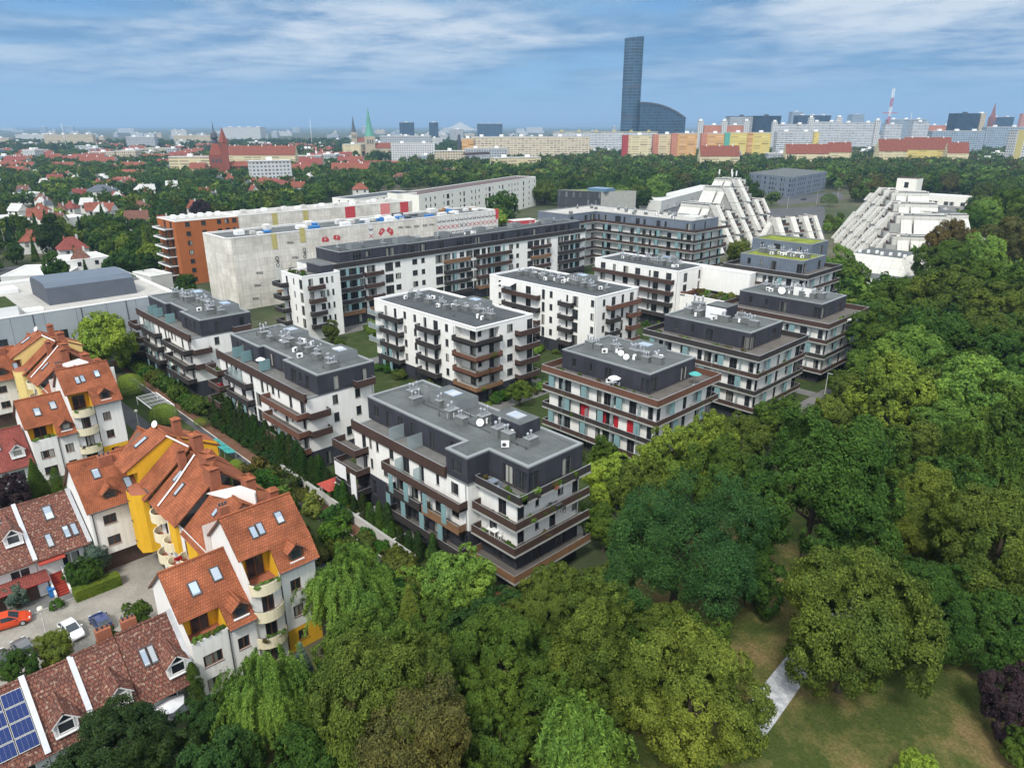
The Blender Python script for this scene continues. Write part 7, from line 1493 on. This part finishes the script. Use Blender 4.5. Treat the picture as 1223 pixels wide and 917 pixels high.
for zn, nm, lab in (('right', 'woodland', 'dense far part of the right hand wood'), ('bottom', 'undergrowth', 'dark undergrowth below the tall trees'), ('left', 'garden_woodland', 'mass of garden trees behind the villas'), ('belt', 'park_woodland', 'dark band of park trees before the city'), ('far', 'city_woodland', 'thin dark lines of trees in the distant city'), ('estate', 'shrubbery', 'loose shrubs by the terraced buildings')):
    q = [m for m in MASS if m[0] == zn]
    if not q: continue
    rng = np.random.default_rng(hash_(zn)); Vs, Ts = [], []; base = [crown_pts(np.random.default_rng(k), 'round', 260) for k in range(4)]
    for (_, x, y, R_, t, rp) in q:
        n = 240 if rp > 6 else (130 if rp > 3 else 60); C, N = base[rng.integers(4)]; k = rng.choice(260, n, replace=False); C, N = C[k], N[k]; a = rng.uniform(0, 6.28); ca, sa = math.cos(a), math.sin(a)
        C = np.stack([C[:, 0] * ca - C[:, 1] * sa, C[:, 0] * sa + C[:, 1] * ca, C[:, 2]], 1); N = np.stack([N[:, 0] * ca - N[:, 1] * sa, N[:, 0] * sa + N[:, 1] * ca, N[:, 2]], 1)
        S = rng.uniform(.7, 1.3, n) * R_ * {240: .17, 130: .22, 60: .32}[n]; Vs.append(leaf_data(rng, C * np.array([R_, R_, R_ * rng.uniform(.9, 1.2)]) + [x, y, R_ * 1.2], N, S)); Ts.append(np.tile(np.array(t), (n, 1)))
    o = link(nm, quads_mesh(nm, np.vstack(Vs), 'leaf_mass', np.vstack(Ts))); tag(o, lab, 'trees', None, 'stuff')
rc = random.Random(8)
for k, (x, y) in enumerate(((-140, 66), (-146, 73), (-137, 78), (-150, 84), (-146, 93), (-88, 66), (-84, 74), (-89, 88), (-85, 100), (-110, 106), (-118, 108), (-88, 122), (-86, 134), (-112, 143), (-120, 146), (-92, 147), (-140, 108), (-144, 122), (-147, 140), (-141, 152), (-50, 104), (-49.5, 136), (-50, 70))): tree_at('small young tree in the inner courts between the white blocks' if k < 20 else 'slim young tree beside the ringed blocks', rc.choice(['round', 'oval']), x, y, rc.uniform(2.6, 3.6), rc.uniform(1.7, 2.6), tuple(c * rc.uniform(.9, 1.2) for c in G[rc.choice(['mid', 'light', 'olive', 'yellow'])]), 'near', 'young trees of the inner courts' if k < 20 else 'young trees beside the ringed blocks')
# lane shrubs, hedges and garden plants
rs = random.Random(21)
def shrub(lab, x, y, R_, t, grp, kind='shrub', lod='mid', name='shrub'): return tree_at(lab, kind, x, y, R_ * .45 if kind != 'column' else R_ * .98, R_, tuple(c * rs.uniform(.8, 1.2) for c in G[t]), lod, grp, name, cat='shrub', trunk=False)
x = -122.0
while x < -83: shrub('dark conifer clipped into the tall hedge before the red flowered block', x, 44.4 + rs.uniform(-.4, .4), rs.uniform(2.0, 2.8), 'thuja', 'dark hedge conifers of the lane', 'column', 'mid', 'hedge_conifer'); x += rs.uniform(1.15, 1.5)
x = -121.0
while x < -86: shrub('lower dark hedge bush in front of the tall conifers', x, 43.1 + rs.uniform(-.3, .3), rs.uniform(.9, 1.4), 'thuja', 'low bushes before the conifer hedge'); x += rs.uniform(1.3, 1.9)
x = -168.0
while x < -126: shrub('green hedge bush between the red lane and the block by the hall', x, 43.4 + rs.uniform(-.6, .6), rs.uniform(1.4, 2.2), rs.choice(['mid', 'dark', 'mid']), 'green lane hedge bushes'); x += rs.uniform(1.5, 2.2)
x = -80.0
while x < -56: shrub('slim dark thuja below the parasols of the front block', x, 43.7 + rs.uniform(-.5, .5), rs.uniform(1.5, 2.3), rs.choice(['thuja', 'dark']), 'thujas along the front block', 'column', 'mid', 'hedge_conifer'); x += rs.uniform(1.6, 2.4)
for k in range(74):
    x, y = rs.uniform(-98, -54), rs.uniform(33, 41.9)
    if y < 33 + (x + 98) * .0: continue
    shrub('wild shrub in the overgrown strip beside the concrete garden wall', x, y, rs.uniform(1.0, 2.1), rs.choice(['mid', 'dark', 'olive', 'brown', 'mid', 'light']), 'wild shrubs of the lane strip')
x = -70.0
while x < -52: shrub('light green hedge bush behind the orange roofed house', x, 30.6 + rs.uniform(-.3, .3), rs.uniform(1.1, 1.5), 'lime', 'light hedge behind the orange house'); x += 1.5
for lab, px, py, rp, tn in (('big clipped yellow green globe bush at the lane bend', 155, 462, 17, 'lime'), ('second clipped globe bush beside the white pergola', 196, 497, 17, 'lime'), ('small lime green bush by the turquoise panels', 282, 556, 9, 'lime'), ('little bush at the end of the lane roof', 322, 598, 10, 'lime'), ('tiny clipped bush by the brick chimney', 240, 505, 8, 'yellow')): tree(lab, 'globe', px, py, rp, G[tn], 'near', None, 'clipped_bush', cat='shrub', trunk=False)
for k in range(58):
    bx = rs.choice([(-127, -96, 79.5, 82), (-129, -97, 114.5, 117.3), (-121, -93, 59.2, 61.5), (-78, -50, 59.5, 62), (-126, -101, 151.5, 154.5), (-94, -91.5, 82, 98), (-160, -137, 59, 62), (-154.5, -150, 84, 190), (-78, -55, 77.5, 80)]); shrub('shrub in the planted bed at the foot of an estate block', rs.uniform(*bx[:2]), rs.uniform(*bx[2:]), rs.uniform(.8, 1.7), rs.choice(['mid', 'dark', 'light', 'olive']), 'bed shrubs of the estate')
for k in range(26): shrub('low garden plant in the walled gardens of the front block', rs.uniform(-84, -60), rs.uniform(42.9, 45.4), rs.uniform(.5, 1.0), rs.choice(['light', 'mid', 'olive']), 'garden plants of the front block')
for k in range(46): shrub('small bush in the inner court of the estate', rs.uniform(-156, -80), rs.choice([61, 66, 70, 74, 78, 102, 105, 108, 112, 138, 141, 146, 150]) + rs.uniform(-2, 2), rs.uniform(.8, 1.6), rs.choice(['light', 'mid', 'yellow']), 'court bushes of the estate')
for k in range(14): shrub('flowering shrub on the planted annex roof', rs.uniform(-98.5, -86), rs.uniform(157.5, 163.5), rs.uniform(.6, 1.1), rs.choice(['mid', 'rust', 'gold', 'light']), 'roof garden shrubs'); 
for o in list(scene.objects):
    if o.get('group') == 'roof garden shrubs': o.location.z += 8.6
for k in range(7): o = shrub('potted bush on the low white roof garden', rs.uniform(-165, -157), rs.uniform(81.6, 86), rs.uniform(.5, .9), rs.choice(['mid', 'gold', 'brown']), 'roof garden pots'); o.location.z += 15.2
def hedge(lab, x0, x1, y0, y1, h, tn):
    o = link('hedge', crown_mesh('hedge', 0, 'near'), None, ((x0 + x1) / 2, (y0 + y1) / 2, h / 2)); o.scale = ((x1 - x0) / 2, (y1 - y0) / 2, h / 2); o.color = (*G[tn], 1); tag(o, lab, 'hedge')
hedge('low clipped box hedge beside the red front steps', -82.6, -81.2, 11.2, 15.6, 1.3, 'yellow')
shrub('small trimmed bush at the foot of the red steps', *P(68, 722, .4), 0.75, 'mid', None)
# plants, parasols and laundry on the terraces
def planter(lab, x, y, z, grp, R_=.55, tn=None):
    t = thing('planter', lab, 'planter', (x, y, z), 0, grp); m = MB(); m.box(x - .5, y - .2, z + .003, x + .5, y + .2, z + .4, rs.choice(['terracotta_brick', 'concrete', 'slat_dark', 'white_paint'])); put('box', m, t); c = link('foliage', crown_mesh('shrub', rs.randrange(4), 'mid'), t, (x, y, z + .55), rs.uniform(0, 6)); c.scale = (R_, R_ * .8, R_ * 1.1); c.color = (*G[tn or rs.choice(['mid', 'light', 'mid', 'olive', 'rust'])], 1)
for k in range(8): planter('planted box on the top corner terrace of the front block', rs.choice([-47.5, -47.5, rs.uniform(-54, -48)]), 47.5 if k % 2 else rs.uniform(48, 57), 12.0, 'planters on the front block terrace')
for o in list(scene.objects):
    if o.get('group') == 'planters on the front block terrace' and o.location.x > -48.6 and False: pass
for k in range(9): planter('planted box on the rust coloured top terrace', rs.uniform(-74, -54), 81.6 + rs.uniform(-.3, .3), 12.0, 'planters on the rust terrace')
for k in range(12): planter('planted box on the terrace under the small white roof hut', rs.uniform(-76, -55), 112 + rs.uniform(-.4, .4), 12.0, 'planters below the roof hut')
for k in range(8): planter('planted box on the terrace of the dish block', -54.6 + rs.uniform(-.3, .2), rs.uniform(143, 158), 12.0, 'planters on the dish block')
for k in range(10): planter('planted box on a terrace of the turquoise screened block', rs.uniform(-150, -133), 210.3, 12.9, 'planters on the turquoise block')
parasol('white parasol with a grey table set on the rust terrace edge', -62.5, 82, 12.0, 'white_cloth', 1.0); parasol('closed looking white parasol by the glass screens of the hedge block', -108.5, 47.4, 12.0, 'white_cloth', .8); parasol('turquoise parasol on the rust terrace', -55, 92.5, 12.0, 'teal_plastic', 1.0)

def chair_set(lab, x, y, z, mat, grp=None):
    t = thing('garden_table', lab, 'table', (x, y, z), 0, grp); m = MB(); m.box(x - .5, y - .5, z + .70, x + .5, y + .5, z + .75, mat); put('tabletop', m, t)
    for i in (-1, 1):
        for j in (-1, 1): m = MB(); m.box(x + i * .42 - .03, y + j * .42 - .03, z + .003, x + i * .42 + .03, y + j * .42 + .03, z + .697, mat); put('leg', m, t)
    for i in (-1, 1):
        c = thing('garden_chair', lab.replace('table', 'chair next to the table'), 'chair', (x + i * 1.0, y, z), 0, (grp or lab) + ' chairs'); m = MB(); m.box(x + i * 1.0 - .22, y - .22, z + .42, x + i * 1.0 + .22, y + .22, z + .46, mat); put('seat', m, c); m = MB(); m.box(x + i * 1.22 - .02, y - .22, z + .46, x + i * 1.22 + .02, y + .22, z + .95, mat); put('backrest', m, c)
        for a in (-1, 1):
            for b in (-1, 1): m = MB(); m.box(x + i + a * .19 - .02, y + b * .19 - .02, z + .003, x + i + a * .19 + .02, y + b * .19 + .02, z + .419, mat); put('leg', m, c)
chair_set('grey blue table on the top corner terrace of the front block', -52.5, 47.8, 12.0, 'blue_grey'); chair_set('white table on the second balcony of the front block', -52.0, 47.5, 6.0, 'white_paint'); chair_set('dark table on the third floor corner of the front block', -47.6, 53.0, 9.0, 'dark_steel'); chair_set('pale table on the rust terrace', -63.5, 83.0, 12.0, 'white_paint')
def laundry(lab, x0, x1, y, z0, z1):
    m = MB(); n = 8
    for k in range(n):
        a, b = x0 + (x1 - x0) * k / n, x0 + (x1 - x0) * (k + 1) / n; oa, ob = .05 * math.sin(k * 1.3), .05 * math.sin((k + 1) * 1.3); m.poly([(a, y + oa, z0), (b, y + ob, z0), (b, y + ob * .3, z1), (a, y + oa * .3, z1)], 'white_cloth'); m.poly([(a, y + oa + .02, z0), (a, y + oa * .3 + .02, z1), (b, y + ob * .3 + .02, z1), (b, y + ob + .02, z0)], 'white_cloth')
    tag(put('laundry_sheet', m, None), lab, 'laundry')
laundry('white sheet hung over the end balcony beside the red pavilion', -80.6, -77.6, 43.78, 4.6, 6.7); laundry('second white sheet hung lower on the end balcony', -76.6, -75.2, 43.76, 2.6, 6.2)

def flowers(lab, x, y, z, n, grp, tn, w=.5):
    for k in range(n):
        o = link('flower_box', crown_mesh('shrub', rs.randrange(4), 'mid'), None, (x + rs.uniform(-.1, .1), y + (k - (n - 1) / 2) * w, z), rs.uniform(0, 6)); o.scale = (.34, .36, .38); o.color = (*G[rs.choice(tn)], 1); tag(o, lab, 'plants', grp)
for dx, w in ((0, 'near'), (-60, 'far')):
    h = 'by the mottled brown roofs' if dx == 0 else 'by the dark red roofs'
    flowers(f'green plants along the yellow loggia of the lower orange house {h}', -57.25 + dx, 16.95, 6.55, 6, f'loggia plants {h}', ['light', 'mid', 'rust']); flowers(f'leafy plants on the top round balcony {h}', -56.5 + dx, 22.6, 9.6, 5, f'top balcony plants {h}', ['light', 'mid', 'light'], .48)
    flowers(f'flowers on the lowest round balcony {h}', -56.45 + dx, 22.6, 3.6, 5, f'lowest balcony flowers {h}', ['mid', 'purple' if dx else 'rust', 'light'], .48)
flowers('red geraniums hanging from the cream wing balcony', -71.2, 19.4, 6.6, 2, 'red geraniums of the wing', ['geranium'], .4)

def green(lab, x, y, z, grp, tn=('mid', 'light', 'olive', 'mid', 'rust'), r_=(.3, .55)):
    k = rs.uniform(*r_); o = link('potted_plant', crown_mesh('shrub', rs.randrange(4), 'mid'), None, (x, y, z + k * .5), rs.uniform(0, 6)); o.scale = (k, k, k * rs.uniform(1, 1.6)); o.color = (*G[rs.choice(tn)], 1); tag(o, lab, 'plant', grp)
for nm, (x0, x1, y0, y1), zl in (('rust terraced block with red shutters', (-76, -53.9, 81.1, 97), zsF), ('block below the small white roof hut', (-77.4, -54.1, 111, 128.5), zsG), ('block with the round white dish', (-78.4, -54.7, 140.1, 159), zsH)):
    for i, z in enumerate(zl):
        w = ['upper', 'middle', 'lowest'][i]
        for k in range(9): green(f'potted greenery on the {w} ring balcony of the {nm}', *((rs.uniform(x0, x1), y0 + .12) if k < 4 else (x1 - .12, rs.uniform(y0, y1))), z, f'{w} ring greenery, {nm}')
for w, z in (('top corner', 12), ('third floor', 9), ('second floor', 6)):
    for k in range(8): green(f'potted greenery along the {w} terrace of the front block', *((rs.uniform(-54, -48), 46.8 + (z == 12) * .4) if k < 3 else (-47.75, rs.uniform(47.5, 58))), z, f'{w} greenery of the front block')
for k in range(10): green('red and green pots on the end terraces of the hedge block', rs.uniform(-124, -119.5), rs.uniform(44.6, 45.6), rs.choice([9, 6.1]), 'end pots of the hedge block', ('rust', 'geranium', 'mid'))
for k in range(12): green('bushy pots on the corner balconies of the gravel roofed white block', -94.4 + rs.uniform(-.2, .2), rs.uniform(82, 88), rs.choice([3.0, 5.98, 8.95]), 'corner pots of the white block')
# ------------------------------------------------------------------ ground, lanes, sky, light, air, camera
def sheet(name, poly, z, mat):
    m = MB(); m.poly([(*p, z) for p in poly], mat); return structure(name, m)
B_ = 26000
sheet('ground', [(-B_, -B_), (B_, -B_), (B_, B_), (-B_, B_)], -.012, 'earth')
sheet('lawn', [(-56, 16), (60, -30), (110, 160), (-30, 160), (-42, 100), (-42, 64), (-44, 42), (-54, 30)], -.006, 'lawn')
sheet('gravel_path', [(-21.9, 47.5), (-18.9, 47), (-19.1, 51), (-19.8, 61), (-20.6, 78), (-23, 78), (-22.4, 61), (-21.9, 51)], .004, 'chalk_path')
sheet('lane_lawn', [(-156, 30.5), (-54, 30.5), (-54, 39.38), (-156, 39.38)], -.004, 'garden_grass')
sheet('lane_path', [(-160, 39.4), (-60, 39.4), (-60, 40.5), (-160, 40.5)], .003, 'asphalt')
k = MB(); k.box(-160, 40.503, -.01, -60, 40.62, .1, 'concrete_pale'); structure('kerb', k)
sheet('mulch_strip', [(-172, 40.63), (-56, 40.63), (-56, 42.36), (-172, 42.36)], -.002, 'mulch')
sheet('garden_lawn', [(-172, 42.38), (-54, 42.38), (-54, 46.6), (-172, 46.6)], -.001, 'garden_grass')
sheet('lane_road', [(-152, 31.6), (-110, 31.6), (-96, 33), (-62, 33.2), (-62, 34.8), (-97, 35), (-112, 34.6), (-152, 34.6)], .004, 'asphalt')
sheet('courtyard', [(-82.2, -24), (-66.4, -24), (-66.4, 20.4), (-82.2, 20.4)], .004, 'cobble')
k = MB(); k.box(-82.4, -24, -.01, -82.21, 15.4, .12, 'concrete'); structure('kerb', k)
sheet('pavement', [(-85.0, -24), (-82.41, -24), (-82.41, 15.4), (-85.0, 15.4)], .008, 'paver')
sheet('forecourt', [(-90, 15.42), (-82.21, 15.42), (-82.21, 24), (-90, 24)], .006, 'cobble')
sheet('estate_lawn', [(-170, 46.62), (-53, 46.62), (-53, 240), (-170, 240)], .001, 'garden_grass')
for i, r in enumerate(((-170, -53, 60.5, 63.5), (-133.5, -129.6, 63.5, 200), (-93, -90, 63.5, 170), (-129.6, -93, 99.5, 101.8), (-129.6, -93, 136, 139), (-90, -53, 101, 103.5), (-90, -53, 132.5, 135.5), (-161, -155, 63.5, 195), (-52.9, -50.5, 60, 165))): sheet('path', rect(*r), .006 + .004 * i, 'paver')
for i, q in enumerate(ROADS_PX): sheet('road' if i in (0, 2) else 'car_park', [P(*p, .01) for p in q][::1], .01 + .004 * i, 'asphalt' if i != 3 else 'paver')
for i, (px, py, pt, rz) in enumerate(((930, 284, 'paint_white', .4), (938, 283, 'paint_silver', .4), (946, 281, 'paint_black', .5), (954, 280, 'paint_white', .4), (962, 279, 'paint_grey', .4), (944, 272, 'paint_white', .4), (954, 270, 'paint_white', .5), (964, 269, 'paint_red', .4), (1100, 246, 'paint_silver', .6), (1110, 247, 'paint_white', .6), (1120, 249, 'paint_black', .6), (1130, 250, 'paint_white', .6), (1140, 254, 'paint_grey', .6), (806, 246, 'paint_white', .9), (814, 244, 'paint_black', .9), (822, 242, 'paint_silver', .9), (832, 240, 'paint_white', .9), (20, 335, 'paint_silver', .2), (38, 334, 'paint_black', .2), (56, 333, 'paint_white', .2), (985, 235, 'paint_white', .2), (960, 238, 'paint_black', .3))):
    w = 'on the car park below the terraced buildings' if i < 8 else 'by the white shop building' if i < 13 else 'beside the long white row' if i < 17 else 'on the yard behind the big grey hall' if i < 20 else 'driving on the wide road by the office block'
    carpx(f'small {pt[6:]} car {w}', pt, px, py, rz + HEAD, grp=f'{pt[6:]} cars {w}', simple=True)
for i, (px, py) in enumerate(((940, 250), (975, 244), (1000, 240), (905, 240), (700, 205), (8, 300), (196, 330))): street_lamp('tall grey street lamp ' + ['beside the crossroads lawn', 'near the car park by the road', 'by the round clipped tree', 'before the grey blue office', 'in the park belt', 'behind the grey hall at the picture edge', 'in front of the orange slab'][i], *P(px, py, 0), h=9, globe=False)
street_lamp('lamp post at the corner of the dish block', *P(988, 452, 5), h=6, globe=False)
for i, (ax, ay, h, s) in enumerate(((9000, 24000, 260, 5200), (16000, 21000, 330, 5000), (3000, 25500, 150, 5000))):
    m = MB(); n = 22
    d = math.hypot(ax, ay)
    def hp(u): return h * (math.sin(math.pi * u) ** 1.3) * (.8 + .2 * math.sin(9 * u + i)) + 1
    for j in range(n):
        u0, u1 = j / n, (j + 1) / n; pts = []
        for u in (u0, u1):
            X, Y = (-.5 + u) * 2 * s + ax, ay; pts.append((X * RT[0] + Y * FW[0], X * RT[1] + Y * FW[1]))
        w = np.array(FW) * 900
        m.poly([(*(np.array(pts[0]) - w), 0), (*(np.array(pts[1]) - w), 0), (*pts[1], hp(u1)), (*pts[0], hp(u0))], 'earth'); m.poly([(*(np.array(pts[1]) + w), 0), (*(np.array(pts[0]) + w), 0), (*pts[0], hp(u0)), (*pts[1], hp(u1))], 'earth')
    o = structure('hills', m)
# air
m = MB(); m.box(-29000, -29000, -1.5, 29000, 29000, 420, 'air_placeholder') if False else None
t = newmat('air'); v = t.n('ShaderNodeVolumePrincipled', {'Color': (.45, .70, 1.0, 1), 'Density': HAZE, 'Anisotropy': .3}).outputs[0]; t.out(None, v)
m = MB(); m.box(-29000, -29000, -1.5, 29000, 29000, 420, 'air'); structure('haze', m, 'stuff')
# sky
w = bpy.data.worlds.new('World'); scene.world = w; w.use_nodes = True; nt = w.node_tree; nt.nodes.clear()
class WT(NT):
    def __init__(s, tr): s.t = tr
q = WT(nt)
SUN_EL, SUN_AZ = R(50), R(152)      # azimuth measured clockwise from +y of the sky texture
sky = q.n('ShaderNodeTexSky', sky_type='NISHITA', sun_disc=False, sun_elevation=SUN_EL, sun_rotation=SUN_AZ, altitude=100, air_density=1.0, dust_density=1.2, ozone_density=2.0).outputs[0]
geo = q.n('ShaderNodeTexCoord').outputs['Generated']
s3 = q.n('ShaderNodeSeparateXYZ', {0: geo}); el = s3.outputs[2]
# thin layers of cloud: bands that get flatter towards the horizon
elc = q.math('MAXIMUM', el, 0.0)
den = q.math('ADD', elc, .06)
cx = q.math('DIVIDE', s3.outputs[0], den); cy = q.math('DIVIDE', s3.outputs[1], den)
pv = q.n('ShaderNodeCombineXYZ', {0: cx, 1: cy, 2: 0.0}).outputs[0]
mp = q.n('ShaderNodeMapping', {'Vector': pv, 'Location': CLOUD_OFF, 'Scale': (.34, .34, 1)}).outputs[0]
wz = q.n('ShaderNodeTexNoise', {'Vector': mp, 'Scale': 1.3, 'Detail': 4.0}).outputs['Color']
mpw = q.mix(.18, mp, wz, 'ADD')
n1 = q.noise(mpw, 1.15, 10, .60); n2 = q.noise(mpw, .5, 3, .5)
cl = q.math('ADD', q.math('MULTIPLY', n1, .68), q.math('MULTIPLY', n2, .32))
KS = 10.0 / 2 ** EXPO
def kc(c): return (c[0] * KS, c[1] * KS, c[2] * KS, 1)
base = q.ramp(el, [(0, kc((.26, .48, .74))), (.03, kc((.23, .46, .74))), (.075, kc((.16, .39, .69))), (.15, kc((.10, .31, .64)))])
base = q.mix(.12, base, q.mix(1.0, sky, (.5, .75, 1.0, 1), 'MULTIPLY'))
fade = q.ramp(el, [(0, (0, 0, 0)), (.02, (.35,) * 3), (.06, (1, 1, 1))])
mott = q.math('MULTIPLY', q.ramp(n1, [(.38, (0, 0, 0)), (.62, (1, 1, 1))]), fade)
base = q.mix(q.math('MULTIPLY', mott, .6), base, kc((.24, .44, .69)))
dk = q.math('MULTIPLY', q.ramp(cl, [(.36, (0, 0, 0)), (.45, (1, 1, 1))]), fade)
n4 = q.noise(mpw, 4.5, 6, .62); grey = q.mix(q.math('MULTIPLY', dk, .8), base, q.mix(q.ramp(n4, [(.35, (0, 0, 0)), (.65, (1, 1, 1))]), kc((.085, .235, .46)), kc((.30, .47, .67))))
rise = q.ramp(el, [(.03, (0, 0, 0)), (.07, (.75,) * 3), (.10, (1, 1, 1))])
br = q.math('MULTIPLY', q.math('MULTIPLY', q.ramp(cl, [(.455, (0, 0, 0)), (.50, (.5,) * 3), (.565, (1, 1, 1))]), q.ramp(n4, [(.32, (.12,) * 3), (.58, (1, 1, 1))])), rise)
low = q.mix(q.math('MULTIPLY', br, .85), grey, kc((.80, .85, .90)))
# higher up, out of the picture, the cover closes to a bright overcast layer
upper = q.ramp(el, [(.17, (0, 0, 0)), (.40, (1, 1, 1))])
tot = q.mix(q.math('MULTIPLY', upper, .88), low, OVERCAST)
bg = q.n('ShaderNodeBackground', {'Color': tot, 'Strength': .1})
nt.links.new(bg.outputs[0], q.n('ShaderNodeOutputWorld').inputs[0])
sd = bpy.data.lights.new('sun', 'SUN'); sd.energy = SUN_W; sd.angle = R(11); sd.color = (1, .955, .88); so = bpy.data.objects.new('sun', sd); COL.objects.link(so)
# sun direction in the same convention as the sky node
dx, dy, dz = math.sin(SUN_AZ) * math.cos(SUN_EL), math.cos(SUN_AZ) * math.cos(SUN_EL), math.sin(SUN_EL)
from mathutils import Vector
so.rotation_euler = Vector((dx, dy, dz)).to_track_quat('Z', 'Y').to_euler()
cd = bpy.data.cameras.new('camera'); cam = bpy.data.objects.new('camera', cd); COL.objects.link(cam); cam.location = (0, 0, CAMZ); cam.rotation_euler = (R(90) - PITCH, 0, HEAD); cd.sensor_width = 36; cd.lens = FPX / 1223 * 36; cd.clip_start = .5; cd.clip_end = 80000; scene.camera = cam
scene.view_settings.view_transform = 'Standard'; scene.view_settings.look = 'None'; scene.view_settings.gamma = 1; scene.view_settings.exposure = EXPO
scene.render.engine = 'CYCLES'; cy_ = scene.cycles; cy_.max_bounces = 6; cy_.diffuse_bounces = 3; cy_.glossy_bounces = 2; cy_.transmission_bounces = 3; cy_.transparent_max_bounces = 6; cy_.volume_bounces = 0; cy_.use_denoising = True; cy_.caustics_reflective = False; cy_.caustics_refractive = False
